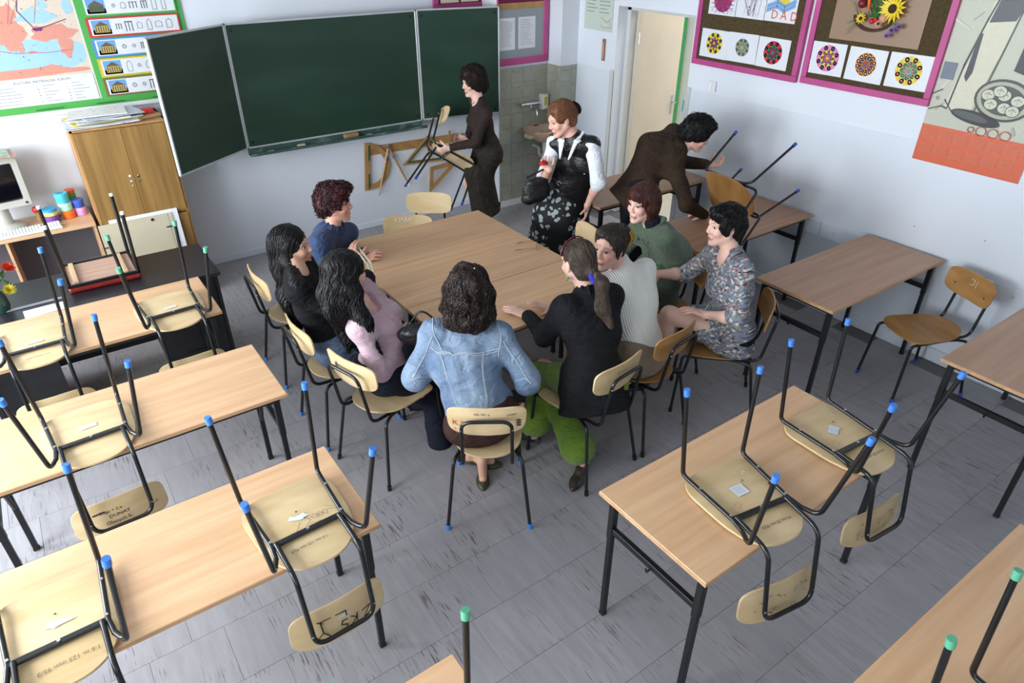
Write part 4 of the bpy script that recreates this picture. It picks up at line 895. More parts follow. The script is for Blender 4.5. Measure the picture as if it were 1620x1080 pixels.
chair_print(ch_blue, F, 'back', 'backrest')
F = Flat(); F.poly([(-.1, .03), (-.07, .0), (-.05, .01), (-.06, -.02), (-.11, -.01)], (92, 112, 92)); F.poly([(-.08, .05), (-.072, .01), (-.088, .01)], (60, 90, 80)); sticker(F, .04, .0, .09, .05, .2, True, (222, 206, 178)); chair_print(CH['P6'], F, 'back', 'backrest')
F = Flat(); F.line([(.0, .01), (.02, .02), (.03, .0), (.0, .01), (-.01, -.01), (.02, -.015)], .003, (70, 40, 24)); chair_print(CH['P9'], F, 'back', 'backrest')
F = Flat(); F.text(-.05, .03, .022, 'Si . k v', INK); chair_print(ch_black, F, 'back', 'backrest')
F = Flat(); F.text(-.10, .035, .05, 'KMAK', (240, 240, 236)); F.line([(.12, .0), (.12, -.02)], .003, INK); chair_print(CH['E1'], F, 'front', 'backrest')
F = Flat(); F.line([(.02, .05), (.02, .0)], .003, (236, 232, 220)); F.line([(.0, .05), (.0, .01), (-.025, .01)], .003, (236, 232, 220)); F.line([(-.03, .045), (-.005, .045)], .003, (236, 232, 220))
for q in (-.12, .12): F.disc(q, -.022, .006, (70, 56, 40), 10)
chair_print(ch_amber, F, 'front', 'backrest')

# ------------------------------------------------------------------ chalkboard
cbd = empty('chalkboard', (2.38, 6.155, 1.03), 0, 'green folding chalkboard on the front wall, wings half open', 'chalkboard')
def panel(parent, w, mtx, name, back=False):
    b = MB(); b.box((0.012, -.004, .012), (w - .012, .010, .980)); s_ = b.build(name, M['board_green'], parent)
    f = MB()
    for q in ((0, 0, w, .014), (0, .978, w, .992), (0, 0, .014, .992), (w - .014, 0, w, .992)): f.box((q[0], -.010, q[1]), (q[2], .016, q[3]), .002)
    fr = f.build('frame', M['alu'], s_)
    for x in (.05, w - .05):
        for z in (.05, .94): MB().lathe([(.012, 0), (.012, .003), (.005, .004)], (0, 0, 0), 10, Matrix.Translation((x, -.004, z)) @ Matrix.Rotation(PI / 2, 4, 'X')).build('bolt', M['tube'], s_)
    s_.matrix_local = mtx; return s_
panel(cbd, 1.715, Matrix.Translation((1.522 - 2.38, 0, 0)), 'main_panel')
panel(cbd, .815, Matrix.Translation((3.243 - 2.38, -.002, 0.004)) @ Matrix.Rotation(math.radians(-13.5), 4, 'Z'), 'wing_panel')
panel(cbd, .80, Matrix.Translation((1.515 - 2.38, -.002, 0.0)) @ Matrix.Rotation(PI + math.radians(35), 4, 'Z') @ Matrix.Rotation(0, 4, 'X'), 'wing_panel')
sm_ = MB()
for x in (-.5, .5): sm_.box((x - .03, .012, .1), (x + .03, .145, .16)); sm_.box((x - .03, .012, .8), (x + .03, .145, .86))
sm_.build('wall_bracket', M['alu'], cbd)
tr = MB(); tr.box((-.86, -.075, -.055), (.87, .0, -.045)); tr.box((-.86, -.078, -.055), (.87, -.070, -.030)); tr.box((-.86, -.006, -.055), (.85, .006, .0)); tr.build('chalk_tray', mat('chalky_green_metal', (52, 78, 70), .6, dark=(120, 140, 134), vscale=(9, 20, 20), thr=(.5, .8)), cbd)
for k in range(4): MB().tube([(-.862, .0, .15 + .25 * k), (-.862, .0, .2 + .25 * k)], .008, 8).build('hinge', M['alu'], cbd, smooth=True)
e = empty('board_eraser', (2.46, 6.115, .985), .05, 'wooden felt eraser lying in the chalk tray', 'eraser'); B('eraser_block', (-.07, -.022, .018), (.07, .022, .045), M['ruler_wood'], e, .004); B('felt', (-.07, -.022, 0), (.07, .022, .018), mat('grey_felt', (120, 118, 112), .9, var=.2), e, .002)
e = MB().box((-.035, -.015, 0), (.035, .015, .022), .003).build('chalk_box', mat('chalk_box_card', (206, 188, 160), .8, var=.1), None, loc=(1.98, 6.115, .985)); tag(e, 'small cream chalk box in the chalk tray, left of the eraser', 'box')
for k, (x, c) in enumerate(((1.70, (236, 236, 232)), (2.64, (236, 236, 232)))):
    o = MB().tube([(-.03, 0, .006), (.03, .004, .006)], .005, 8).build('chalk_stick', mat('chalk', c, .9), None, smooth=True, loc=(x, 6.11, .985)); tag(o, ('white chalk stick in the tray near its left end', 'white chalk stick in the tray just right of the eraser')[k], 'chalk')
# ------------------------------------------------------------------ wall chart (map and building styles on one sheet)
mc = empty('wall_chart', (.4, 6.292, 1.48), 0, 'large green-bordered wall chart with a map and rows of buildings', 'wall chart')
B('sheet', (-1.0, -.003, 0), (.87, .003, 1.05), M['paper'], mc)
for z in (-.008, 1.05): MB().tube([(-1.01, 0, z), (.88, 0, z)], .010, 8).build('hanging_rod', M['white'], mc, smooth=True)
F = Flat(); F.rect(-1.0, .02, .87, 1.04, (84, 176, 84)); F.rect(-.98, .07, .15, 1.02, (226, 222, 210)); SEA = (168, 208, 232); PK = (224, 152, 132); SAND = (224, 208, 188)
X0, Y0 = -.62, .07
def mp(pts, col): F.poly([(x, y) for x, y in pts], col)
F.rect(-.96, .26, .135, 1.0, SAND)
def blob(cx, cy, rx, ry, col, seed, n=26, rough=.18):
    rg = random.Random(seed); ph = [rg.uniform(0, 6.28) for _ in range(4)]
    mp([(min(.133, max(-.955, cx + rx * math.cos(a) * (1 + rough * (math.sin(3 * a + ph[0]) + .6 * math.sin(7 * a + ph[1]))))), min(.995, max(.262, cy + ry * math.sin(a) * (1 + rough * (math.sin(4 * a + ph[2]) + .5 * math.sin(9 * a + ph[3])))))) for a in [2 * PI * k / n for k in range(n)]], col)
blob(-.35, .40, .52, .13, SEA, 1); blob(-.78, .56, .3, .16, SEA, 11); blob(-.20, .40, .22, .055, SEA, 2); blob(-.33, .29, .45, .03, PK, 3); blob(-.12, .305, .10, .03, PK, 4)
blob(-.33, .62, .13, .14, PK, 5); blob(-.30, .52, .07, .07, PK, 6); blob(-.04, .55, .14, .055, PK, 7); blob(.02, .46, .045, .08, PK, 8); blob(-.11, .66, .12, .045, SEA, 9); blob(-.05, .73, .03, .03, SEA, 10); blob(.10, .72, .03, .06, SEA, 12)
blob(-.47, .56, .035, .08, (214, 190, 90), 13); blob(-.55, .62, .03, .03, (80, 130, 190), 14); blob(-.26, .45, .02, .02, PK, 15); blob(-.20, .43, .03, .008, PK, 16); blob(-.45, .43, .03, .014, PK, 17); blob(-.62, .75, .2, .12, (206, 198, 150), 18); blob(-.66, .78, .08, .06, (190, 200, 120), 19)
rg = random.Random(5)
for k in range(7): a = rg.uniform(-.6, -.1); F.line([(a, .62), (a + rg.uniform(-.1, .1), .75), (a + rg.uniform(-.15, .15), .95)], .0025, (190, 110, 100))
F.line([(-.22, .99), (-.17, .82), (-.21, .70), (-.14, .58)], .005, (96, 60, 110)); F.line([(-.14, .58), (-.07, .59), (.07, .63)], .005, (110, 50, 110)); F.line([(-.95, .60), (-.6, .5), (-.3, .43), (-.1, .42), (.05, .43)], .0035, (196, 90, 110)); F.line([(-.95, .66), (-.52, .62), (-.42, .46)], .003, (80, 80, 160))
blob(-.12, .575, .03, .012, (110, 50, 110), 20)
for k in range(110): F.disc(rg.uniform(-.9, .12), rg.uniform(.28, .97), rg.uniform(.0018, .0038), rg.choice([(30, 30, 40), (150, 30, 40), (40, 60, 120)]), 6, lift=False)
F.k += 1; F.rect(-.96, .075, .135, .255, (228, 230, 232)); F.text(-.38, .225, .024, 'KULTURA  MATERIALNA  EUROPY', (50, 50, 54))
for k in range(6):
    for j, (a, b) in enumerate(((-.9, -.62), (-.55, -.33), (-.24, -.10), (-.05, .1))):
        if k < 5 or j: F.rect(a + .03, .20 - k * .022, b - rg.uniform(0, .08), .2035 - k * .022, (140, 144, 150), False)
        if j >= 2: F.disc(a, .202 - k * .022, .004, rg.choice([(180, 50, 60), (40, 40, 50), (200, 180, 60)]), 6, lift=False)
F.k += 1
rows = [((134, 104, 62), .075), ((222, 190, 60), .215), ((90, 150, 214), .355), ((206, 60, 66), .495), ((84, 176, 84), .635), ((226, 140, 60), .775), ((120, 90, 160), .915)]
for c, z in rows:
    F.rect(.19, z, .83, z + .132, c); F.rect(.21, z + .012, .82, z + .120, (232, 234, 236)); F.rect(.222, z + .018, .345, z + .114, (110, 168, 222)); F.rect(.222, z + .018, .345, z + .05, (74, 110, 52), False)
    F.k += 1; F.rect(.235, z + .03, .335, z + .075, (196, 172, 96) if z < .5 else (90, 110, 80)); F.poly([(.235, z + .075), (.335, z + .075), (.285, z + .105)], (110, 90, 70))
    for k in range(6): F.rect(.242 + k * .016, z + .032, .248 + k * .016, z + .07, (70, 60, 50), False)
    F.k += 1
    x = .40
    for k in range(6):
        w = rg.uniform(.012, .024); hgt = rg.uniform(.02, .042); cz = z + .066; t_ = rg.choice('abc')
        if t_ == 'a': F.line([(x - w, cz - hgt), (x - w, cz + hgt * .5), (x, cz + hgt), (x + w, cz + hgt * .5), (x + w, cz - hgt), (x - w, cz - hgt)], .0028, (96, 98, 104))
        elif t_ == 'b': F.disc(x, cz, w, (110, 112, 118), 12); F.disc(x, cz, w * .72, (232, 234, 236), 12); F.line([(x - w, cz), (x + w, cz)], .002, (96, 98, 104)); F.line([(x, cz - w), (x, cz + w)], .002, (96, 98, 104))
        else:
            for q in (-1, 0, 1): F.rect(x + q * w - .003, cz - hgt, x + q * w + .003, cz + hgt * .6, (100, 102, 108), False)
            F.k += 1; F.rect(x - w * 1.2, cz + hgt * .6, x + w * 1.2, cz + hgt * .8, (100, 102, 108))
        x += w + .052
F.rect(-.3, .035, -.12, .042, (40, 110, 50), False); F.rect(.1, .035, .3, .042, (40, 110, 50), False); F.rect(.5, .035, .7, .042, (40, 110, 50), False)
F.build('print', mc, (0, -.0032, 0), (1, 0, 0), (0, 0, 1))
# ------------------------------------------------------------------ cupboard
cab = empty('wooden_cupboard', (.565, 5.85, 0), 0, 'tall walnut veneer cupboard under the open chalkboard wing', 'cupboard')
cw, cdp, chh = .325, .435, 1.435
c = MB(); c.box((-cw, 0, 0), (-cw + .018, cdp, chh), .001); c.box((cw - .018, 0, 0), (cw, cdp, chh), .001); c.box((-cw, 0, chh - .018), (cw, cdp, chh), .001); c.box((-cw + .018, .01, .705), (cw - .018, cdp, .725)); c.box((-cw + .018, cdp - .01, .05), (cw - .018, cdp, chh - .018)); c.box((-cw + .018, .02, 0), (cw - .018, .04, .08)); c.build('body', M['cab_edge'], cab)
for s, nm in ((-1, 'door'), (1, 'door')):
    x0, x1 = (-cw + .02, -.0015) if s < 0 else (.0015, cw - .02)
    d = B('door', (x0, -.016, .728), (x1, .0, chh - .02), M['cabinet'], cab, .001)
    for k, z in enumerate((1.06, 1.02, .985) if s < 0 else (1.05, 1.015)): MB().lathe([(.009 - .002 * k, 0), (.009 - .002 * k, .003), (.003, .004)], (0, 0, 0), 10, Matrix.Translation((s * .028, -.016, z)) @ Matrix.Rotation(PI / 2, 4, 'X')).build('keyhole' if s > 0 else 'sticker_dot', M['chrome'] if s > 0 else M['paper'], d)
    B('lower_door', (x0, -.016, .05), (x1, .0, .702), M['cabinet'], cab, .001)
for z in (.70, .72): MB().lathe([(.004, 0), (.004, .004)], (0, 0, 0), 8, Matrix.Translation((cw - .008, 0, z)) @ Matrix.Rotation(PI / 2, 4, 'X')).build('screw', M['steel'], cab)
# papers heaped on the cupboard
rg = random.Random(12)
cols = [(232, 234, 236), (224, 226, 236), (236, 222, 120), (214, 220, 232), (232, 232, 228), (198, 206, 214), (240, 238, 230)]
lab = ['bottom sheet of the paper heap on the cupboard, overhanging its left corner', 'pale blue sheet low in the heap on the cupboard', 'yellow-tinted folder within the heap on the cupboard', 'grey sheet halfway up the heap on the cupboard', 'off-white sheet high in the heap on the cupboard', 'crumpled grey sheet near the top of the cupboard heap', 'topmost white sheet of the heap on the cupboard']
def sheet(name, w, d, m, th=.003, wav=.006, seed=0, nx=8, ny=6):
    rg2 = random.Random(seed); a, b, c_ = rg2.uniform(0, 6), rg2.uniform(4, 9), rg2.uniform(0, 6); v = []; f = []
    for k in (0, 1):
        for i in range(nx + 1):
            for j in range(ny + 1):
                x = (i / nx - .5) * w; y = (j / ny - .5) * d; v.append((x, y, wav * (.5 + .5 * math.sin(x * b * 2 + a) * math.cos(y * b + c_)) + (th if k else 0)))
    n = (nx + 1) * (ny + 1); I = lambda i, j, k: k * n + i * (ny + 1) + j
    for i in range(nx):
        for j in range(ny): f.append((I(i, j, 1), I(i + 1, j, 1), I(i + 1, j + 1, 1), I(i, j + 1, 1))); f.append((I(i, j, 0), I(i, j + 1, 0), I(i + 1, j + 1, 0), I(i + 1, j, 0)))
    for i in range(nx): f.append((I(i, 0, 0), I(i + 1, 0, 0), I(i + 1, 0, 1), I(i, 0, 1))); f.append((I(i, ny, 0), I(i, ny, 1), I(i + 1, ny, 1), I(i + 1, ny, 0)))
    for j in range(ny): f.append((I(0, j, 0), I(0, j, 1), I(0, j + 1, 1), I(0, j + 1, 0))); f.append((I(nx, j, 0), I(nx, j + 1, 0), I(nx, j + 1, 1), I(nx, j, 1)))
    me = bpy.data.meshes.new(name); me.from_pydata(v, [], f); o = link(name, me, m); me.shade_smooth(); me.set_sharp_from_angle(angle=.6); return o
z = chh + .001
for k in range(7):
    o = sheet('paper_sheet', .50 - .02 * k, .34 - .01 * k, mat('heap_paper_%d' % k, cols[k], .7, var=.05, dark=(150, 158, 190) if k in (1, 6) else None, vscale=(18, 30, 5), thr=(.62, .7)), .005, .005, k)
    o.location = (.50 + rg.uniform(-.04, .05) - (.04 if k == 0 else 0), 6.02 + rg.uniform(-.03, .03), z); o.rotation_euler = (0, 0, rg.uniform(-.25, .3)); z += .0105
    tag(o, lab[k], 'paper', 'papers heaped on the cupboard')
o = sheet('paper_sheet', .12, .10, M['paper'], .001, .01, 31); o.location = (.245, 5.93, 1.441); o.rotation_euler = (0, -.35, .2); tag(o, 'small white slip hanging over the left top corner of the cupboard', 'paper', 'papers heaped on the cupboard')
o = B('folder', (-.09, -.06, 0), (.09, .06, .025), mat('kraft_card', (196, 160, 110), .8, var=.1), None, .004); o.location = (.78, 5.98, chh + .001); o.rotation_euler = (0, 0, .3); tag(o, 'brown card folder on the right of the cupboard top', 'folder')
o = B('box', (-.04, -.03, 0), (.04, .03, .035), mat('red_card', (196, 44, 40), .6, var=.1), None, .004); o.location = (.80, 5.99, chh + .027); tag(o, 'small red box on the folder on the cupboard', 'box')
# framed board leaning on the cupboard
pb = empty('picture_back', (.50, 5.80, .40), 0, 'cream back of a framed picture leaning against the cupboard', 'picture')
lean = Matrix.Rotation(math.radians(-4), 4, 'X')
for nm, lo, hi, m, bv in (('panel', (-.28, -.008, 0), (.215, .0, .33), mat('cream_hardboard', (206, 194, 166), .8, var=.07), 0), ('side_strip', (.222, -.008, 0), (.25, .0, .33), mat('cream_hardboard', (206, 194, 166), .8), .001), ('mount_sheet', (-.20, -.001, 0), (.295, .004, .355), M['paper'], 0)):
    o = B(nm, lo, hi, m, pb, bv); o.matrix_local = lean
rg_ = MB(); rg_.lathe([(.010, 0), (.012, .002), (.010, .004), (.006, .003), (.006, 0)], (0, 0, 0), 12, lean @ Matrix.Translation((.10, -.009, .30)) @ Matrix.Rotation(PI / 2, 4, 'X')); rg_.build('hanging_ring', M['dark'], pb)
o = MB().box((.185, -.013, .215), (.235, -.008, .225)).build('clip', M['dark'], pb); o.matrix_local = lean
o = MB().box((-.285, -.013, .15), (-.255, -.008, .157)).build('clip', M['dark'], pb); o.matrix_local = lean
# its stand: low shelf box carrying the picture
o = B('storage_box', (-.29, -.06, 0), (.29, .04, .398), mat('plain_card_box', (188, 172, 146), .8, var=.08), None, .004); o.location = (.50, 5.775, 0); tag(o, 'plain box hidden behind the black desk, under the leaning picture', 'box')
# ------------------------------------------------------------------ computer desk
cdk = empty('computer_desk', (-.40, 6.02, 0), 0, 'light beech computer desk left of the cupboard', 'desk')
B('worktop', (-.70, -.18, .727), (.615, .26, .750), M['beech'], cdk, .002)
for x in (-.69, .02, .595): B('side_panel', (x, -.16, 0), (x + .018, .25, .727), M['beech'], cdk, .001)
B('back_panel', (-.672, .235, .25), (.595, .25, .727), mat('grey_panel', (104, 104, 112), .6, var=.05), cdk)
kb = empty('keyboard', (-.22, 5.925, .751), .04, 'white computer keyboard on the computer desk', 'keyboard')
B('case', (-.22, -.07, 0), (.22, .07, .018), mat('pale_plastic', (214, 214, 208), .5, var=.04), kb, .004)
km = MB().box((-.0085, -.0080, 0), (.0085, .0080, .009), .0018).mesh('key'); km.materials.append(mat('key_plastic', (228, 230, 230), .5, var=.03))
for j in range(6):
    for i in range(21):
        if i in (15,) or (j == 4 and i in (15, 17)): continue
        o = bpy.data.objects.new('key', km); C.objects.link(o); o.parent = kb; o.location = (-.202 + i * .0202, -.056 + j * .0205, .0165)
ms = empty('computer_mouse', (-.01, 6.165, .751), .6, 'grey computer mouse behind the keyboard', 'mouse'); v = MB(); v.lathe([(.028 * math.sin(a) + 1e-4, .018 - .018 * math.cos(a)) for a in np.linspace(PI * .25, PI, 8)], (0, 0, -.005), 16, Matrix.Scale(1.5, 4, (0, 1, 0))); v.build('shell', mat('grey_plastic', (150, 150, 156), .4, var=.05), ms, smooth=True); B('wheel', (-.004, .01, .026), (.004, .024, .033), M['dark'], ms, .001)
crt = empty('crt_monitor', (-.34, 6.04, .751), .12, 'beige tube monitor with a black screen on the computer desk', 'monitor')
bz = mat('beige_plastic', (198, 196, 184), .5, var=.05)
f = MB(); f.prism([(-.20, .17), (.20, .17), (.205, .20), (.205, .50), (.18, .53), (-.18, .53), (-.205, .50), (-.205, .20)], -.04, .02, 'y', hole=[(-.165, .215), (.165, .215), (.168, .23), (.168, .47), (.16, .485), (-.16, .485), (-.168, .47), (-.168, .23)]); f.build('bezel', bz, crt)
v = []; fc = []; nn = 9
for i in range(nn):
    for j in range(nn): a, b = i / (nn - 1) * 2 - 1, j / (nn - 1) * 2 - 1; v.append((a * .170, -.030 + .016 * (a * a + b * b) * .5, .35 + b * .140))
for i in range(nn - 1):
    for j in range(nn - 1): fc.append((i * nn + j, i * nn + nn + j, i * nn + nn + j + 1, i * nn + j + 1))
sheet_obj('screen', v, fc, mat('black_glass', (10, 12, 20), .12, spec=.7, var=.1), crt)
h_ = MB(); h_.add([(-.20, .02, .18), (.20, .02, .18), (.20, .02, .525), (-.20, .02, .525), (-.12, .25, .21), (.12, .25, .21), (.12, .25, .44), (-.12, .25, .44)], [(0, 1, 5, 4), (1, 2, 6, 5), (2, 3, 7, 6), (3, 0, 4, 7), (4, 5, 6, 7)]); h_.build('housing', bz, crt)
st = MB(); st.lathe([(.13, 0), (.135, .01), (.12, .03), (.06, .05), (.055, .175)], (0, .03, 0), 24); st.build('foot', bz, crt, smooth=True)
MB().lathe([(.008, 0), (.008, .006), (.002, .007)], (0, 0, 0), 10, Matrix.Translation((.175, -.04, .192)) @ Matrix.Rotation(PI / 2, 4, 'X')).build('power_button', M['dark'], crt)
for k, (c_, dx, ry, lb) in enumerate((((206, 150, 136), .0, .12, 'pinkish sheet lying under the magazine on the monitor'), ((206, 222, 190), -.03, .05, 'greenish printed magazine on top of the monitor'))):
    o = sheet('paper_sheet', .34, .24, mat('crt_paper_%d' % k, c_, .6, dark=(110, 130, 120) if k else None, var=.1, vscale=(20, 30, 5)), .006, .004, 50 + k); o.location = (-.30 + dx, 6.07, 1.2825 + .010 * k); o.rotation_euler = (0, 0, ry); tag(o, lb, 'paper')
bx_ = [  # stacked round gift boxes: x, y, z0, r, h, body, lid, label
    (-.045, 6.05, 0, .052, .058, (120, 62, 150), (128, 70, 158), 'round purple box, bottom of the left stack beside the keyboard'),
    (-.045, 6.05, .0585, .050, .05, (222, 218, 120), (62, 160, 214), 'round pale yellow box with a blue lid, on the purple one'),
    (.070, 6.09, 0, .045, .062, (240, 116, 34), (244, 124, 40), 'round orange box, bottom of the tall middle stack'),
    (.066, 6.09, .0625, .045, .06, (176, 232, 208), (186, 236, 214), 'round mint box in the middle of the tall stack'),
    (.062, 6.09, .123, .045, .075, (72, 192, 224), (84, 200, 230), 'round turquoise box with a dark star on its lid, topmost of the tall stack'),
    (.155, 6.11, 0, .040, .062, (216, 160, 216), (222, 170, 222), 'round lilac box beside the cupboard'),
    (.152, 6.11, .0625, .041, .062, (58, 92, 190), (66, 100, 200), 'round blue box on the lilac box'),
    (.125, 6.185, 0, .034, .185, (84, 160, 54), (226, 92, 60), 'tall green box with an orange lid at the back of the gift boxes')]
for (x, y, z0, r, h, cb, cl, lb) in bx_:
    t = empty('gift_box', (x, y, .7505 + z0), 0, lb, 'box', 'round gift boxes on the computer desk'); MB().lathe([(r - .003, 0), (r, .002), (r, max(h * .62, h - .02))], (0, 0, 0), 24).build('box_body', mat('card%s' % (cb,), cb, .55, var=.05), t, smooth=30)
    MB().lathe([(r + .002, max(h * .6, h - .022)), (r + .002, h - .002), (r, h), (.001, h)], (0, 0, 0), 24).build('lid', mat('card%s' % (cl,), cl, .55, var=.05), t, smooth=30)
    if 'star' in lb:
        F = Flat()
        for k in range(6): a = k * PI / 3; F.line([(0, 0), (.022 * math.cos(a), .022 * math.sin(a))], .007, (22, 60, 120))
        F.disc(0, 0, .006, (200, 232, 240)); F.build('star_print', t, (0, 0, h + .0005), (1, 0, 0), (0, 1, 0))
ph = empty('pen_pot', (-.125, 6.13, .7505), 0, 'red topped wooden stamp standing by the monitor', 'stamp'); MB().lathe([(.018, 0), (.016, .06), (.022, .075)], (0, 0, 0), 16).build('shaft', M['ruler_wood'], ph, smooth=True); MB().lathe([(.024, .075), (.03, .09), (.022, .112), (.001, .116)], (0, 0, 0), 16).build('knob', mat('red_knob', (210, 30, 24), .4, var=.05), ph, smooth=True)
o = sheet('paper_sheet', .03, .02, M['paper'], .001, .003, 3, 3, 3); o.location = (.012, 5.965, .752); tag(o, 'tiny crumpled paper scrap right of the keyboard', 'paper')
# ------------------------------------------------------------------ black teacher's desk, papers, flowers, red chair
bd = empty('teacher_desk', (.02, 4.715, 0), 0, 'black teacher\'s desk behind the left row with a red chair on it', 'desk')
B('desktop', (-.68, -.285, .725), (.74, .285, .750), M['black_top'], bd, .002)
for x in (-.66, .70): B('side_panel', (x, -.27, 0), (x + .02, .27, .725), M['black_top'], bd, .001)
B('modesty_panel', (-.64, -.255, .12), (-.29, -.235, .725), M['black_top'], bd); B('drawer_unit', (.30, -.25, .12), (.70, .25, .72), M['black_top'], bd, .003); B('modesty_panel', (-.64, .235, .12), (.70, .25, .725), M['black_top'], bd)
for k, z in enumerate((.2, .4, .6)): B('drawer_handle', (.42, -.262, z), (.58, -.25, z + .012), M['dark'], bd, .002)
o = MB().box((-.165, -.012, 0), (.165, .012, .006), .001).build('ruler', mat('grey_plastic', (176, 176, 170), .4, var=.05), None, loc=(-.275, 4.60, .7505)); o.rotation_euler = (0, 0, .03); tag(o, 'pale ruler lying on the black desk', 'ruler')
o = sheet('paper_sheet', .21, .11, M['paper'], .001, .004, 8); o.location = (-.235, 4.485, .751); o.rotation_euler = (0, 0, .05); tag(o, 'white sheet on the black desk behind the third left desk', 'paper')
va = empty('flower_vase', (-.44, 4.62, .7505), 0, 'vase of artificial flowers at the left picture edge', 'vase')
MB().lathe([(.04, 0), (.05, .03), (.045, .09), (.03, .13), (.036, .15), (.030, .148), (.024, .12), (.03, .05)], (0, 0, 0), 20).build('vase_body', mat('green_glaze', (40, 70, 60), .25, var=.1), va, smooth=True)
stem = mat('leaf_green', (66, 130, 60), .5, dark=(40, 92, 44), vscale=(20, 20, 20))
def petals(c, axis, n, L, w, colr, parent, name, rows=2, cup=.4):
    b = MB(); ax = Vector(axis).normalized(); u = ax.orthogonal().normalized(); v_ = ax.cross(u)
    for r_ in range(rows):
        for k in range(n):
            a = 2 * PI * (k + .5 * (r_ % 2)) / n; d = u * math.cos(a) + v_ * math.sin(a); s = ax.cross(d); up = cup * (1 + r_ * .9); l = L * (1 - .22 * r_)
            d2 = (d * math.cos(up) + ax * math.sin(up)); p0 = Vector(c) + ax * .003 * r_; p1 = p0 + d2 * l * .55 + s * w; p2 = p0 + d2 * l * .55 - s * w; p3 = p0 + d2 * l + ax * .003; p4 = p0 + d2 * l * .5 - ax * .004
            b.add([p0, p1, p3, p2, p4], [(0, 1, 4), (1, 3 - 1, 4), (2, 3, 4), (3, 0, 4)])
    me = bpy.data.meshes.new(name); me.from_pydata(b.v, [], b.f); return link(name, me, colr, parent, True)
for (dx, dy, z, colr, n, nm) in ((.105, .02, .24, mat('orange_silk', (236, 84, 34), .5, dark=(200, 50, 20), vscale=(60, 60, 60)), 7, 'rose'), (.08, -.12, .165, mat('yellow_silk', (226, 206, 60), .5, dark=(180, 160, 40), vscale=(60, 60, 60)), 14, 'aster'), (.02, .02, .30, mat('white_silk', (222, 220, 230), .5), 9, 'daisy'), (.0, -.03, .2, mat('crimson_silk', (150, 24, 50), .5), 8, 'carnation')):
    sm = MB(); sm.tube([(0, 0, .12), (dx * .5, dy * .5, (z + .12) / 2 + .01), (dx, dy, z)], .0022, 6); s2 = sm.build('stem', stem, va, smooth=True)
    ax = Vector((dx * 2, dy * 2 - .25, .5))
    petals((dx, dy, z), ax, n, .045 if n < 10 else .04, .018 if n < 10 else .006, colr, s2, nm, 4 if n == 7 else 3, .35)
    b = MB(); b.lathe([(.008 * math.sin(a) + 1e-4, -.008 * math.cos(a)) for a in np.linspace(0, PI, 6)], (dx, dy, z + .004), 8); b.build('flower_centre', colr, s2, smooth=True)
petals((.06, .0, .19), (.4, -.3, .2), 3, .06, .016, stem, va, 'leaf', 1, .2)
rc = empty('upholstered_chair', (.118, 4.86, .752), 0, 'upturned red-cushioned metal chair on the black desk', 'chair')
redc = mat('dark_red_leatherette', (150, 36, 30), .4, dark=(110, 24, 22), vscale=(12, 12, 12)); tb = M['tube']
B('cushion', (-.205, -.19, .0), (.205, .19, .035), redc, rc, .010); B('seat_board', (-.185, -.17, .0352), (.185, .17, .045), mat('raw_seat_board', (196, 160, 138), .7, dark=(176, 138, 116), vscale=(5, 40, 5)), rc)
for x in (-.15, .13): B('batten', (x - .014, -.165, .0452), (x + .014, .165, .062), mat('pine_batten', (206, 176, 138), .7, dark=(184, 150, 112), vscale=(60, 4, 40)), rc, .002)
fr = MB()
for q in ((-.205, -.19, .205, -.175), (-.205, .175, .205, .19), (-.205, -.19, -.19, .19), (.19, -.19, .205, .19)): fr.box((q[0], q[1], .036), (q[2], q[3], .056), .002)
fr.build('seat_frame', tb, rc)
for sx in (-1, 1):
    for sy in (-1, 1):
        lg = MB(); lg.tube([(sx * .195, sy * .18, .045), (sx * .205, sy * .20, .445)], .011, 10); a = lg.build('leg', tb, rc, smooth=True); MB().tube([(sx * .2048, sy * .1996, .435), (sx * .2053, sy * .2006, .452)], .0125, 10).build('foot_cap', M['white'], a, smooth=True)
    b = MB(); b.tube(fillet([(sx * .2, .185, .05), (sx * .2, .235, .03), (sx * .2, .29, -.36)], .03), .010, 8); b.build('back_tube', tb, rc, smooth=True)
bb = MB(); bb.box((-.20, .27, -.38), (.20, .29, -.22), .006); bb.build('backrest', redc, rc)
rc.location.y = 4.81 

# ------------------------------------------------------------------ pinboards and prints on the walls
def pinboard(label, y0, y1, z0, z1, fw=.045):
    """framed pinboard on the right wall: local u runs towards -y"""
    t = empty('pinboard', (XR, y0, z0), -PI / 2, label, 'pinboard'); w = y0 - y1; h = z1 - z0
    B('felt_panel', (fw * .6, -.020, fw * .6), (w - fw * .6, -.002, h - fw * .6), M['cork'], t)
    for q in ((0, 0, w, fw), (0, h - fw, w, h)): B('frame_rail', (q[0], -.034, q[1]), (q[2], 0, q[3]), M['pink'], t, .003)
    for q in ((0, fw, fw, h - fw), (w - fw, fw, w, h - fw)): B('frame_rail', (q[0], -.0335, q[1] + .0005), (q[2], 0, q[3] - .0005), M['pink'], t, .003)
    return t
pinboard('left pink-framed pinboard with children\'s drawings, next to the door', 4.235, 3.20, 1.675, 2.46)
pinboard('right pink-framed pinboard with burlap and flowers', 3.165, 2.20, 1.685, 2.50)
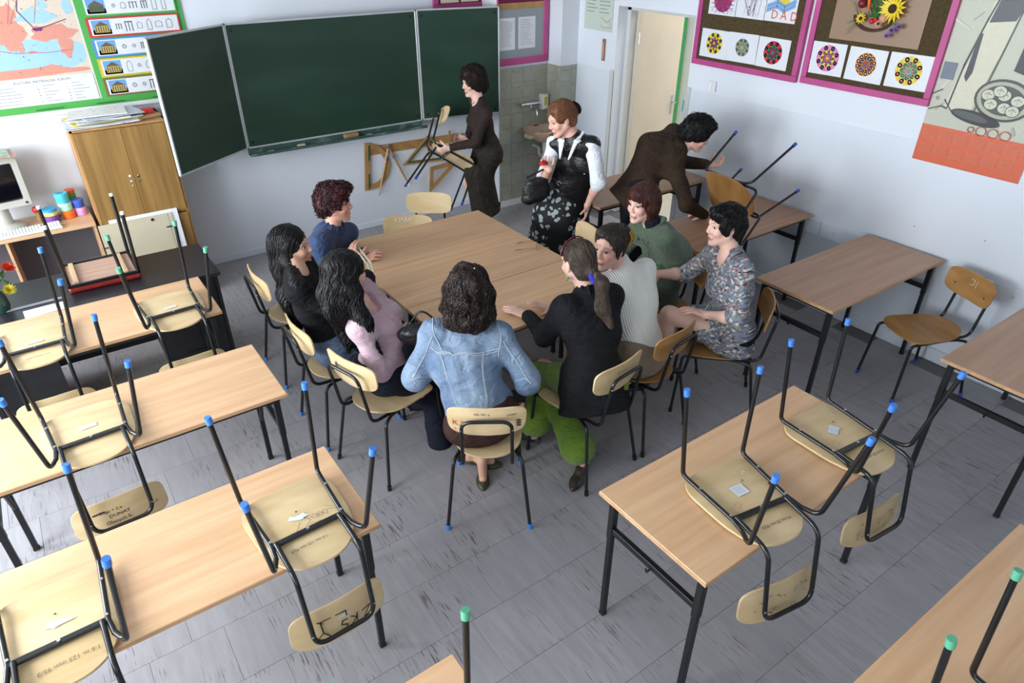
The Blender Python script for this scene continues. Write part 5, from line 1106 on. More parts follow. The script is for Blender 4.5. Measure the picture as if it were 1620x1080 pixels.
def mandala(F, cx, cy, R, pal, seed, base=(240, 240, 240)):
    rg = random.Random(seed); F.disc(cx, cy, R, pal[0], 32)
    rr = R * .97; k = rg.choice((8, 12)); i = 1
    while rr > R * .12:
        c = pal[i % len(pal)]; c2 = pal[(i + 2) % len(pal)]; w = rr * .36
        for j in range(k):
            a = 2 * PI * (j + .5 * (i % 2)) / k; x, y = cx + (rr - w * .5) * math.cos(a), cy + (rr - w * .5) * math.sin(a)
            F.disc(x, y, w * .55, c, 8, ry=min(w * .5, rr * 2.4 / k), rot=a, lift=False)
        F.k += 1
        for j in range(k):
            a = 2 * PI * (j + .5 * (i % 2)) / k; x, y = cx + (rr - w * .5) * math.cos(a), cy + (rr - w * .5) * math.sin(a); F.disc(x, y, w * .26, c2, 6, lift=False)
        F.k += 1
        for j in range(k): a = 2 * PI * j / k; F.line([(cx + rr * .66 * math.cos(a), cy + rr * .66 * math.sin(a)), (cx + rr * .98 * math.cos(a + .12), cy + rr * .98 * math.sin(a + .12))], R * .03, pal[(i + 1) % len(pal)], False)
        F.k += 1; rr *= .64; i += 1; F.disc(cx, cy, rr * 1.02, pal[i % len(pal)], 24)
    F.disc(cx, cy, R * .10, pal[2], 12)
def wall_sheet(y, z, w, h, label, draw, tilt=0.0, grp=None, d=.022, nm='drawing', cat='drawing', bg=(232, 234, 238), ply=None):
    t = empty(nm, (XR - d, y, z), -PI / 2, label, cat, grp); t.rotation_euler = (0, tilt, -PI / 2)
    pr = MB().box((0, -.0006, 0), (w, .0006, h)).build('sheet', ply or M['paper'], t); F = Flat(); F.rect(0, 0, w, h, bg); draw(F, w, h); F.build('print', t, (0, -.0008, 0), (1, 0, 0), (0, 0, 1)); return t
Y_, O_, R_, G_, BL, PU, PKc, TQ = (236, 206, 60), (236, 130, 50), (206, 40, 44), (60, 150, 80), (48, 80, 170), (120, 60, 140), (230, 120, 170), (90, 190, 200)
ms = [((4.165, 1.745, .285, .215), (Y_, G_, Y_, BL, R_, (40, 60, 90)), 1, .082, 'yellow and green mandala, left on the left pinboard'), ((3.878, 1.745, .285, .215), ((150, 160, 130), (210, 190, 100), TQ, (200, 120, 90), Y_), 2, .066, 'small pale mandala, middle of the left pinboard'), ((3.59, 1.745, .285, .215), (R_, (30, 110, 150), (40, 130, 80), (30, 60, 120), (180, 40, 60)), 3, .083, 'dark blue-green mandala with a red rim on the left pinboard'),
      ((3.115, 1.765, .265, .215), (PKc, R_, Y_, BL, O_), 4, .088, 'pink and red mandala, left on the right pinboard'), ((2.828, 1.765, .275, .215), (O_, R_, BL, Y_, (180, 30, 60)), 5, .075, 'red star mandala, middle of the right pinboard'), ((2.53, 1.765, .285, .215), (Y_, (120, 110, 170), (90, 160, 90), (220, 110, 110), TQ), 6, .090, 'pale yellow-violet mandala, right on the right pinboard')]
for (y, z, w, h), pal, sd, R, lb in ms: wall_sheet(y, z, w, h, 'sheet with a ' + lb, lambda F, w, h, pal=pal, sd=sd, R=R: mandala(F, w * .5, h * .52, R, pal, sd), .01 if sd % 2 else -.008, 'mandala drawings', .0225 + .0004 * sd)
def d1(F, w, h):
    rg = random.Random(2); F.disc(w * .5, h * .55, .09, (150, 40, 90), 20)
    for k in range(18): a = PI * 2 * k / 18; F.poly([(w * .5 + .06 * math.cos(a - .15), h * .55 + .06 * math.sin(a - .15)), (w * .5 + .13 * math.cos(a), h * .55 + .10 * math.sin(a)), (w * .5 + .06 * math.cos(a + .15), h * .55 + .06 * math.sin(a + .15))], (120, 50, 140) if k % 2 else (190, 60, 110), k == 0)
    for k in range(40): x, y = rg.uniform(.02, w - .02), rg.uniform(.01, .06); F.disc(x, y, .004, rg.choice([(120, 60, 160), (60, 60, 80), (160, 90, 60)]), 6, lift=False)
def d2(F, w, h):
    rg = random.Random(3)
    for k in range(16): x = rg.uniform(.05, w - .05); F.line([(x, h - .01), (x + rg.uniform(-.03, .03), h * .6), (x + rg.uniform(-.04, .04), .02)], .0022, rg.choice([(60, 60, 66), (90, 90, 96), (200, 130, 160), (110, 100, 140)]))
    F.disc(w * .45, h * .4, .006, (30, 30, 34), 8); F.line([(w * .5, h * .35), (w * .42, h * .2), (w * .5, h * .15)], .003, (40, 40, 46))
def d3(F, w, h):
    F.disc(w * .55, h * .78, .05, (230, 210, 60), 16); 
    for k in range(5): F.line([(.01, h * .55 - .012 * k), (w * .35, h * .72 - .012 * k), (w * .6, h * .58 - .012 * k), (w - .02, h * .8 - .012 * k)], .009, (70, 130, 200) if k % 2 else (110, 170, 220))
    for k, c in enumerate('D.A.D'): 
        if c != '.': F.text(.055 + .042 * k, .02, .085, c, (226, 84, 40))
def d0(F, w, h): F.disc(w * .5, h * .5, .07, (90, 120, 190), 16); F.disc(w * .5, h * .5, .04, (230, 190, 90), 12)
for (y, z, w, h), fn, lb in (((4.13, 2.07, .27, .20), d1, 'drawing of a purple spiky flower, top left on the left pinboard'), ((3.855, 2.07, .27, .20), d2, 'pencil drawing of a face, top middle of the left pinboard'), ((3.58, 2.07, .27, .20), d3, 'drawing with a sun, waves and orange letters DAD')): wall_sheet(y, z, w, h, lb, fn, 0.005, 'drawings in the upper row of the left pinboard')
# burlap panel with wire basket of dried and silk flowers
def bur(F, w, h):
    rg = random.Random(9)
    for k in range(60): F.rect(k * w / 60, 0, k * w / 60 + .0012, h, (150, 118, 92), False)
bp_ = wall_sheet(3.01, 2.01, .64, .44, 'brown burlap panel with a basket of flowers on the right pinboard', bur, 0, None, .024, 'burlap_panel', 'panel', (166, 134, 106), mat('burlap', (166, 134, 106), .95, dark=(140, 110, 84), vscale=(120, 20, 120), bump=.4, bscale=300))
bk = empty('flower_basket', (XR - .03, 2.71, 2.14), -PI / 2, 'wire basket of silk flowers fixed on the burlap panel', 'basket')
ar = MB()
for rr in (.0, .012, .022): ar.tube([((.125 + rr * .5) * math.cos(a), -.012 - rr * .3, .04 - (.085 + rr * .4) * math.sin(a)) for a in np.linspace(.05, PI - .05, 18)], .005, 6)
ar.build('willow_hoop', mat('willow', (84, 52, 34), .7, var=.3), bk, smooth=True)
for (x, z, r, c, n, w, nm) in ((.13, .095, .095, (240, 208, 40), 15, .010, 'sunflower'), (-.07, .02, .040, (232, 200, 40), 10, .006, 'yellow_flower'), (.16, -.03, .028, (130, 100, 180), 8, .004, 'violet_flower'), (.20, -.005, .024, (120, 90, 170), 8, .004, 'violet_flower'), (.135, -.065, .024, (140, 108, 186), 8, .004, 'violet_flower'), (.06, .0, .03, (206, 150, 130), 8, .007, 'pink_flower')):
    o = petals((x, -.035, z), (0, -1, .1), n, r, w, mat('silk%s' % (c,), c, .5), bk, nm, 2, .12)
    MB().lathe([(r * .30 * math.sin(a) + 1e-4, -r * .16 * math.cos(a)) for a in np.linspace(0, PI, 7)], (0, 0, 0), 12, Matrix.Translation((x, -.045, z)) @ Matrix.Rotation(PI / 2, 4, 'X')).build('flower_heart', mat('seed_brown', (60, 38, 22), .8, var=.3), o, smooth=True)
for (x, z, r, c, nm) in ((-.085, .11, .030, (120, 22, 34), 'beet'), (.01, .01, .018, (200, 30, 30), 'berry'), (.035, .02, .014, (206, 40, 30), 'berry'), (.085, .035, .03, (206, 150, 120), 'apple')): MB().lathe([(r * math.sin(a) + 1e-4, -r * math.cos(a)) for a in np.linspace(0, PI, 9)], (x, -.035, z), 14).build(nm, mat('fruit%s' % (c,), c, .35), bk, smooth=True)
MB().tube([(-.03, -.04, .07), (-.04, -.045, .15), (-.05, -.04, .23)], [.006, .014, .004], 10).build('carrot', mat('carrot_orange', (226, 104, 34), .5), bk, smooth=True)
lf = MB(); rg = random.Random(3)
for k in range(26):
    a = rg.uniform(-.9, .9); l = rg.uniform(.08, .19); x0 = rg.uniform(-.02, .08); lf.tube([(x0, -.02, .03), (x0 + math.sin(a) * l * .5, -.03, .05 + l * .5), (x0 + math.sin(a) * l, -.028, .03 + math.cos(a) * l)], [.003, .004, .001], 4)
for k in range(10): x0 = -.13 - rg.uniform(0, .05); z0 = rg.uniform(-.1, .12); lf.tube([(-.09, -.02, .02), (x0, -.025, z0)], [.0015, .001], 4)
for k in range(8): x0 = .17 + rg.uniform(-.03, .04); z0 = rg.uniform(-.06, .03); lf.tube([(.1, -.02, .03), (x0, -.025, z0)], [.0015, .001], 4)
o = lf.build('grass_sprig', stem, bk); o['kind'] = 'stuff'
# ---- calendar
def cal(F, w, h):
    rg = random.Random(21); CH_ = (196, 196, 176); DK = (44, 44, 50); F.rect(0, .235, w, h, CH_); F.rect(0, 0, w, .235, (216, 100, 62))
    for k in range(30): x = rg.uniform(0, w); z = rg.uniform(.3, h); F.line([(x, z), (min(w - .005, max(.005, x + rg.uniform(-.05, .1))), min(h - .01, z + rg.uniform(-.05, .15)))], rg.uniform(.004, .02), rg.choice([(170, 172, 156), (150, 150, 140), (210, 208, 190)]))
    F.poly([(.10, .36), (.20, .33), (.26, .34), (.35, .85), (.38, h - .05), (.20, h - .08), (.17, .7), (.11, .45)], (214, 210, 184)); F.line([(.12, .36), (.14, .62), (.19, .88), (.22, 1.0)], .010, DK); F.line([(.28, .36), (.33, .72), (.36, .95), (.37, h - .06)], .008, (70, 72, 76)); F.poly([(.20, .86), (.34, .88), (.37, .98), (.23, 1.02)], (70, 72, 78)); F.line([(.09, .40), (.15, .34), (.25, .32)], .007, DK)
    F.poly([(.16, .55), (.18, .52), (.20, .58), (.19, .80), (.17, .80)], (52, 54, 60)); F.rect(.02, .52, .10, .62, (110, 116, 130)); F.poly([(.42, .62), (.50, .60), (.52, .90), (.44, .92)], (36, 36, 40)); F.disc(.47, .94, .02, (190, 190, 176), 12); F.rect(.50, .6, w - .01, .64, (110, 112, 120), True)
    F.disc(.42, .45, .165, (60, 62, 58), 28, ry=.12, rot=-.1); F.disc(.42, .45, .15, (176, 176, 152), 28, ry=.105, rot=-.1); F.disc(.42, .45, .125, (70, 72, 66), 28, ry=.085, rot=-.1)
    for (x, z) in ((.33, .47), (.36, .42), (.42, .48), (.44, .41), (.50, .46), (.49, .40), (.39, .50)): F.disc(x, z, .040, (40, 42, 40), 16, ry=.034); F.disc(x, z, .036, (206, 206, 182), 16, ry=.030); F.line([(x - .02, z), (x, z + .012), (x + .02, z)], .003, (60, 60, 56)); F.line([(x, z - .02), (x, z + .02)], .002, (90, 90, 84))
    F.disc(.30, .325, .15, (30, 32, 34), 24, ry=.038, rot=-.12); F.disc(.27, .33, .11, (80, 84, 80), 24, ry=.022, rot=-.12); F.line([(.01, .33), (.08, .36), (.12, .35)], .006, DK); F.line([(.0, .42), (.06, .46)], .006, DK)
    for i, x in enumerate((.30, .36, .43, .50)):
        rr = .018 if i == 0 else .03
        for j in range(14): a, b = 2 * PI * j / 14, 2 * PI * (j + 1) / 14; F.line([(x + rr * math.cos(a), .255 + rr * .9 * math.sin(a)), (x + rr * math.cos(b), .255 + rr * .9 * math.sin(b))], .005, (216, 100, 62), j == 0)
    for i in range(6):
        for j in range(2):
            for a in range(7):
                for b in range(5): F.rect(.03 + i * .10 + a * .011, .20 - j * .09 - b * .012, .036 + i * .10 + a * .011, .204 - j * .09 - b * .012, (236, 160, 130), False)
    F.k += 1; F.rect(.06, h - .14, .11, h - .06, (50, 50, 70)); F.text(.115, h - .10, .052, 'ZESPOL SZKOL', (110, 110, 116)); F.text(.115, h - .14, .03, 'OGOLNOKSZTALCACYCH', (110, 110, 116)); F.text(.07, h - .12, .03, 'ZS', (220, 220, 224))
c_ = wall_sheet(2.205, 1.345, .66, 1.12, 'tall glossy calendar with a still life and an orange date strip', cal, .0, None, .012, 'wall_calendar', 'calendar')
MB().tube([(-.005, -.002, 1.125), (.665, -.002, 1.125)], .006, 8).build('binding_rod', M['dark'], c_, smooth=True)
for m_ in [MATS['print']]: m_.node_tree.nodes['Principled BSDF'].inputs['Roughness'].default_value = .4
# ---- paper notice and wooden thermometer by the door
def notice(F, w, h):
    F.text(.03, h - .06, .035, 'Alkoholizm', (60, 90, 100)); F.text(w * .53, h - .06, .035, 'Dopalacze', (60, 80, 90)); rg = random.Random(1)
    for j in range(11):
        for x in (.03, w * .53): F.rect(x, h - .10 - j * .032, x + rg.uniform(.11, .16), h - .094 - j * .032, (120, 130, 126), False)
    F.line([(w * .6, .05), (w * .7, .03), (w * .95, .04), (w * .9, .10)], .004, (190, 80, 80)); F.line([(w * .6, .12), (w * .8, .08), (w * .95, .12)], .004, (190, 80, 80))
wall_sheet(5.70, 1.80, .41, .58, 'pale green information poster above the wooden strip near the corner', notice, 0, None, .005, 'poster', 'poster', (206, 216, 202))
t = empty('wooden_thermometer', (XR - .002, 5.385, 1.535), -PI / 2, 'small wooden thermometer hanging left of the doorway', 'thermometer'); B('board', (-.02, -.012, 0), (.02, 0, .20), mat('thermo_wood', (160, 108, 76), .6, var=.15), t, .003); MB().tube([(0, -.013, .02), (0, -.013, .17)], .0022, 6).build('tube', M['paper'], t); MB().lathe([(.004, 0), (.004, .002)], (0, 0, 0), 8, Matrix.Translation((0, -.012, .185)) @ Matrix.Rotation(PI / 2, 4, 'X')).build('nail', M['dark'], t)
# ---- framed notice board above the tiled shaft
nb = empty('notice_board', (4.03, SY, 1.475), 0, 'grey notice board with typed sheets in a pink frame over the tiles', 'notice board'); nw, nh = .62, .95
for q in ((0, 0, nw, .065), (0, nh - .05, nw, nh)): B('frame_rail', (q[0], -.022, q[1]), (q[2], -.001, q[3]), M['pink'], nb, .003)
B('frame_rail', (nw - .06, -.0215, .0655), (nw, -.001, nh - .0505), M['pink'], nb, .003); B('frame_rail', (0, -.0215, .0655), (.012, -.001, nh - .0505), M['pink'], nb, .002)
B('lower_panel', (.012, -.012, .065), (nw - .06, -.004, .51), mat('grey_board', (150, 156, 160), .7, var=.05), nb); B('wooden_rail', (.012, -.018, .51), (nw - .06, -.004, .565), M['ruler_wood'], nb, .002); B('upper_panel', (.012, -.012, .565), (nw - .06, -.004, nh - .05), mat('maroon_felt', (110, 24, 62), .9, var=.1), nb)
nb2 = empty('notice_board', (3.50, YF, 1.985), 0, 'maroon notice board above the right chalkboard wing', 'notice board')
for q in ((0, 0, .55, .05), (0, .45, .55, .5)): B('frame_rail', (q[0], -.022, q[1]), (q[2], -.001, q[3]), M['pink'], nb2, .003)
B('frame_rail', (0, -.0215, .0505), (.06, -.001, .4495), M['pink'], nb2, .003); B('felt_panel', (.06, -.012, .05), (.55, -.004, .45), MATS['maroon_felt'], nb2)
def ypaper(x, y, z, w, h, label, lines, bg=(232, 232, 236)):
    t = empty('notice_sheet', (x, y, z), 0, label, 'notice'); MB().box((0, -.0008, 0), (w, 0, h)).build('sheet', M['paper'], t); F = Flat(); F.rect(0, 0, w, h, bg); rg = random.Random(int(x * 100))
    for j in range(lines): F.rect(w * .12, h - .03 - j * (h - .05) / lines, w * rg.uniform(.6, .9), h - .027 - j * (h - .05) / lines, (130, 132, 140), False)
    F.build('print', t, (0, -.001, 0), (1, 0, 0), (0, 0, 1))
ypaper(4.05, SY - .0125, 1.62, .19, .29, 'left typed sheet on the grey notice board', 16); ypaper(4.28, SY - .0125, 1.62, .21, .29, 'right typed sheet on the grey notice board', 12)
ypaper(3.585, YF - .0125, 2.045, .20, .27, 'left cream sheet on the maroon notice board', 3, (226, 218, 190)); ypaper(3.81, YF - .0125, 2.045, .20, .27, 'right cream sheet on the maroon notice board', 3, (226, 218, 190))
# ------------------------------------------------------------------ wash basin, taps, dispenser
bs = empty('wash_basin', (4.50, SY - .002, .84), 0, 'beige ceramic wash basin on the tiled shaft', 'basin'); WB = .19
v = []; f = []; n = 40; so = superell(.205, .175, 3.2); prof = [(1.0, .0), (1.0, -.012), (.98, -.03), (.80, -.085), (.5, -.12), (.2, -.13)]; inner = [(.99, .004), (.90, .004), (.84, -.006), (.74, -.05), (.5, -.085), (.12, -.095)]
def ringv(s, z, sh=0): return [(so(2 * PI * i / n)[0] * s, so(2 * PI * i / n)[1] * s - .178 + sh, z) for i in range(n)]
rings = [ringv(s, z) for s, z in reversed(prof)] + [ringv(s, z, -.012 if s < .9 else 0) for s, z in inner]
for r_ in rings: v += r_
for k in range(len(rings) - 1):
    for i in range(n): j = (i + 1) % n; f.append((k * n + i, k * n + j, (k + 1) * n + j, (k + 1) * n + i))
f.append(tuple(range(n))[::-1]); f.append(tuple((len(rings) - 1) * n + i for i in range(n))); sheet_obj('bowl', v, f, M['sink'], bs)
MB().lathe([(.022, 0), (.018, .003), (.006, .001)], (0, -.19, -.094), 16).build('drain', M['chrome'], bs, smooth=True)
MB().box((-.03, -.045, -.001), (.03, -.03, .006), .002).build('overflow_slot', M['dark'], bs)
tp = MB(); tp.tube([(0, -.19, -.13), (0, -.19, -.24)], .022, 14); tp.tube(fillet([(0, -.19, -.2), (0, -.19, -.30), (0, -.10, -.30), (0, -.10, -.22), (0, -.0, -.22)], .03), .017, 12); tp.lathe([(.026, 0), (.028, .03), (.026, .07)], (0, -.19, -.335), 14); tp.build('siphon', M['pipe'], bs, smooth=True)
o = B('plastic_tub', (-.09, -.05, -.035), (.09, .05, 0), mat('cream_plastic', (206, 200, 160), .5, var=.05), bs, .003); o.location = (-.15, -.20, -.03)
tap = empty('mixer_tap', (4.52, SY - .002, 1.075), 0, 'chrome wall tap with a long spout above the basin', 'tap')
tm = MB(); tm.tube([(-.085, -.035, 0), (.085, -.035, 0)], .016, 12); 
for q in (-1, 1): tm.tube([(q * .075, 0, 0), (q * .075, -.035, 0)], .016, 12)
tm.build('valve_body', M['chrome'], tap, smooth=True)
for q in (-1, 1): 
    k = MB(); k.tube([(q * .085, -.035, 0), (q * .125, -.035, 0)], .012, 10); 
    for a in range(4): k.tube([(q * .12, -.035, 0), (q * .12, -.035 + .026 * math.cos(a * PI / 2 + .4), .026 * math.sin(a * PI / 2 + .4))], .007, 8)
    k.build('tap_handle', M['chrome'], tap, smooth=True)
s_ = MB(); s_.tube(fillet([(0, -.035, -.01), (0, -.045, -.05), (0, -.14, -.045), (0, -.15, -.10)], .02), .008, 10); s_.build('spout', M['chrome'], tap, smooth=True)
sd = empty('soap_dispenser', (4.60, SY - .002, 1.00), 0, 'white soap dispenser with a yellow window beside the tap', 'dispenser'); B('case', (-.04, -.07, 0), (.04, 0, .155), M['white'], sd, .006); B('level_window', (-.018, -.074, .05), (.018, -.068, .13), mat('yellow_soap', (206, 196, 40), .2), sd, .002); B('button', (-.03, -.076, .012), (.03, -.068, .035), M['paper'], sd, .003)
tap.location.x = 4.43
# ------------------------------------------------------------------ wooden drawing instruments under the chalkboard
GY = YF - .002
rk = empty('instrument_rack', (2.70, GY, .78), 0, 'long wooden hanging board with blackboard drawing instruments under the chalkboard', 'rack')
o = B('board', (0, -.012, -.04), (1.02, 0, .045), M['ruler_wood'], rk, .002); o.matrix_local = Matrix.Rotation(math.radians(1.2), 4, 'Y')
for x in (.02, .22, .42, .62, .86): MB().tube([(x, -.012, .0 - x * .02), (x, -.045, .004 - x * .02)], .004, 6).build('peg', M['ruler_wood'], rk, smooth=True)
gr_strip = mat('green_felt_strip', (44, 84, 40), .8, var=.1)
pt = empty('protractor', (2.63, GY - .016, .40), 0, 'large wooden half-round protractor hanging at the left of the rack', 'protractor'); pt.rotation_euler = (0, math.radians(6), 0)
B('base_bar', (-.03, -.012, 0), (.03, .0, .47), M['ruler_wood'], pt, .002)
for z in (.02, .30): B('felt_strip', (.008, -.016, z), (.024, -.012, z + .15), gr_strip, pt)
ac = MB(); N_ = 22; po = [(.03 + .215 * math.sin(a), .235 - .225 * math.cos(a)) for a in np.linspace(.0, PI, N_)]; pi_ = [(.03 + .165 * math.sin(a), .235 - .175 * math.cos(a)) for a in np.linspace(0, PI, N_)]
for i in range(N_ - 1):
    q = [po[i], po[i + 1], pi_[i + 1], pi_[i]]; ac.prism(q, -.010, -.002, 'y')
ac.build('arc', M['ruler_wood'], pt)
cp = empty('board_compass', (2.895, GY - .034, .80), 0, 'wooden blackboard compass with spread legs, hanging beside the protractor', 'compass')
for (x, z, nm) in ((-.155, -.475, 0), (.20, -.44, 1)):
    l = MB(); l.tube([(0, 0, 0), (x * .93, 0, z * .93)], [.013, .009], 4); lg = l.build('leg', M['ruler_wood'], cp)
    MB().tube([(x * .92, 0, z * .92), (x, 0, z)], [.010, .003], 8).build('tip', M['steel'] if nm == 0 else M['paper'], lg, smooth=True); MB().tube([(x * .2, 0, z * .2), (x * .27, 0, z * .27)], .015, 6).build('ferrule', M['steel'], lg)
MB().tube([(0, -.012, .0), (0, .012, 0)], .02, 12).build('pivot', M['steel'], cp, smooth=True)
def tri(name, label, pts, w, org, rot=0, strips=True):
    t = empty(name, org, 0, label, 'set square'); c = [sum(p[0] for p in pts) / 3, sum(p[1] for p in pts) / 3]
    def inset(d):
        out = []
        for i in range(3):
            p0, p1, p2 = [Vector((*pts[(i + k) % 3], 0)) for k in (-1, 0, 1)]; a = (p0 - p1).normalized(); b = (p2 - p1).normalized(); s = math.sin(a.angle(b)); q = p1 + (a + b) * (d / s); out.append((q.x, q.y))
        return out
    b = MB(); b.prism(pts, -.010, 0, 'y', hole=inset(w)); b.build('frame', M['ruler_wood'], t)
    if strips:
        i1, i2 = inset(w * .55), inset(w * .95)
        s = MB(); s.prism(i1, -.0125, -.0102, 'y', hole=i2); s.build('felt_strip', gr_strip, t)
    return t
t = tri('set_square', 'isosceles wooden set square with green edges on the rack', [(-.29, 0), (.30, -.04), (.02, .26)], .034, (3.33, GY - .020, .585)); B('centre_bar', (.005, -.014, .02), (.030, -.004, .24), M['ruler_wood'], t)
tri('set_square', 'right-angled wooden set square with its long tip pointing down', [(-.06, .0), (.30, .02), (-.09, -.28)], .042, (3.40, GY - .046, .52), 0, False)
o = B('wall_ruler', (-.012, -.006, 0), (.012, 0, .30), M['ruler_wood'], None, .001); o.location = (3.57, GY - .05, .56); o.rotation_euler = (0, .08, 0); tag(o, 'thin wooden ruler hanging behind the carried chair', 'ruler')

def V3(*a): return np.array(a, float)
def denim(name, rgb, dark): return wool(name, rgb, dark=dark, vscale=(6, 6, 6), thr=(.35, .7), bscale=260, bump=.3, rough=.75, sheen=.1, vdetail=6)
BLACKCL = wool('black_cloth', (22, 22, 25), bump=.3, bscale=90)
down = lambda L: np.stack([L[:, 0] * 1.2, -.4 - L[:, 1] * 1.5, -1 - 0 * L[:, 2]], 1)
def flow_part(part=0.0, back=.25, out=2.0):
    """hair falling from a parting to both sides and down"""
    def f(L):
        t = np.clip((L[:, 2] - .02) / .09, 0, 1)
        return np.stack([np.sign(L[:, 0] - part) * (.25 + t * out * .5), -back * np.ones(len(L)), -1.0 + t * .5], 1)
    return f
def flow_to(tx, ty, tz):
    return lambda L: np.array([tx, ty, tz]) - L
# ================================================================== woman with the chair, in front of the chalkboard
p = Person(JO['P1'], (-.97, .1, -.12), 'fair', 'person in a dark brown jumper and skirt carrying a chair past the chalkboard', palms={'L': (-.3, .9, .2), 'R': (-.1, -1, -.2)}, curl={'L': 1.0, 'R': .9})
p.body(); br = wool('brown_knit', (58, 46, 42), bump=.3, bscale=240)
v = p.torso(.004, hem=.10, bust=1.0); p.sleeves(v, .003, .93); v.fold(.0022, 38, (.2, .3, 1)); nk = p.h(0, .055, -.165)
v.ell(p.J['N'] + p.fw * .065 + p.up * .035, (.075, .06, .065), np.array([p.rt, p.fw, p.up]), .012, True); p.put('jumper', v, br)
v = p.skirt(.004, .85, .02); v.fold(.003, 26, (1, .5, .1)); p.put('skirt', v, wool('dark_brown_skirt', (40, 35, 31), bump=.7, bscale=60, dark=(58, 50, 44), vscale=(40, 40, 12)))
for q in 'LR': p.shoe(q, M['tube_matt'], p.fw, .03)
v = p.cap_vol(.022); v.ell(p.h(0, .015, .10), (.080, .085, .050), p.R, .03); v.ell(p.h(0, -.085, -.03), (.075, .05, .075), p.R, .03)
for q in (-1, 1): v.ell(p.h(q * .082, -.012, .01), (.026, .045, .065), p.R, .03)
p.face_cut(v, -.02, .064, .082); v.fold(.0045, 70, (.5, .4, .6))
p.hair(v, HM['dkbrown'], lambda L: np.stack([L[:, 0] * 3, -L[:, 1] * 1 - .3, -.7 + 0 * L[:, 0]], 1), 620, 10, .010, .0034, 1.6, 150, jitter=.6, lift=.012); p.earrings(M['steel'], (-1,), .005)
nl = MB(); nl.tube([p.J['N'] + p.rt * .06 * math.cos(a) + p.fw * (.052 + .028 * math.sin(a)) + p.up * (.045 - .035 * math.sin(a)) - p.o for a in np.linspace(0.1, PI - .1, 14)], .002, 5); nl.build('necklace', M['steel'], p.root, smooth=True)
# ================================================================== woman in the leather waistcoat
p = Person(JO['P2'], (-.92, .18, -.32), 'rosy', 'person in a black leather waistcoat, white blouse and flowered skirt, leaning forward', palms={'L': (-.7, .2, -.6), 'R': (.2, .5, .8)}, curl={'L': .45, 'R': 1.1})
p.body(); wh = wool('white_cotton', (234, 236, 240), bump=.12, bscale=40, rough=.7, var=.03)
v = p.torso(-.004, hem=-.05, bust=.8); p.sleeves(v, .006, .22, .004); v.fold(.003, 42, (.6, .2, 1)); p.put('blouse', v, wh)
for q in (-1, 1):
    b = MB(); a0 = p.J['N'] + p.rt * q * .055 + p.up * .035 - p.fw * .02; a1 = p.J['N'] + p.rt * q * .035 + p.fw * .085 + p.up * .015; a2 = p.J['N'] + p.rt * q * .028 + p.fw * .125 - p.up * .125; a3 = p.J['N'] + p.rt * q * .105 + p.fw * .085 - p.up * .02; a4 = p.J['N'] + p.rt * q * .075 - p.fw * .015 + p.up * .005
    v = Vol(); w1 = a1 + p.rt * q * .030; v.slab(a0 + p.rt * q * .008, w1, p.rt * .8 + p.fw * q * .35, .018, .008, .036, .009, .015); v.slab(w1, a2 + p.rt * q * .01, p.rt * .9 - p.fw * q * .25, .036, .009, .008, .007, .015); p.put('collar', v, wh, .005)
v = p.torso(.010, hem=.40, bust=.5, hip=.022); sh = p.fw
v.cap(p.J['P'] - p.up * .02 + p.fw * .10, p.J['P'] - p.up * .2 + p.fw * .14, .05, .05, .06)
v.slab(p.J['C'] - p.up * .05, p.J['P'] - p.up * .1, p.hr, .150, .112, .198, .148, .05); v.slab(p.J['P'] - p.up * .10, p.J['P'] - p.up * .42, p.hr, .198, .148, .235, .18, .05)
cn = (p.J['C'] + p.J['N']) / 2
for a, b, w in ((p.J['N'] + p.fw * .12 + p.up * .03, p.J['C'] + p.fw * .165 + p.up * .04, .040), (p.J['C'] + p.fw * .165 + p.up * .04, p.J['P'] + p.fw * .175, .028), (p.J['P'] + p.fw * .185 + p.rt * .03, p.J['P'] + p.fw * .24 + p.rt * .10 - p.up * .46, .075)): v.p.append(('c', A3((a + b) / 2), float(np.linalg.norm(b - a)) / 2 + w, (A3(a + p.rt * .03), A3(b + p.rt * .03), w, w), .01, True))
v.fold(.003, 30, (.3, .8, .7)); lea = mat('black_leather', (18, 18, 20), .40, dark=(34, 34, 37), vscale=(10, 10, 10), thr=(.5, .8), bump=.2, bscale=90, spec=.45, wrinkle=.25)
wc = p.put('waistcoat', v, lea, .0065)
MB().lathe([(.009 * math.sin(a) + 1e-4, -.009 * math.cos(a)) for a in np.linspace(0, PI, 6)], tuple(p.J['C'] + p.fw * .115 - p.rt * .10 - p.up * .02 - p.o), 8).build('button', M['chrome'], wc)
v = p.torso(.001, hem=-.02, bust=.9); v.cut(p.J['N'] - p.up * .075, p.up); v.cut(p.J['C'], -p.fw); p.put('black_top', v, BLACKCL)
v = p.skirt(.006, .75, .07); v.fold(.006, 20, (1, -.6, .1)); sk = mat('flowered_skirt', (18, 18, 20), .7)
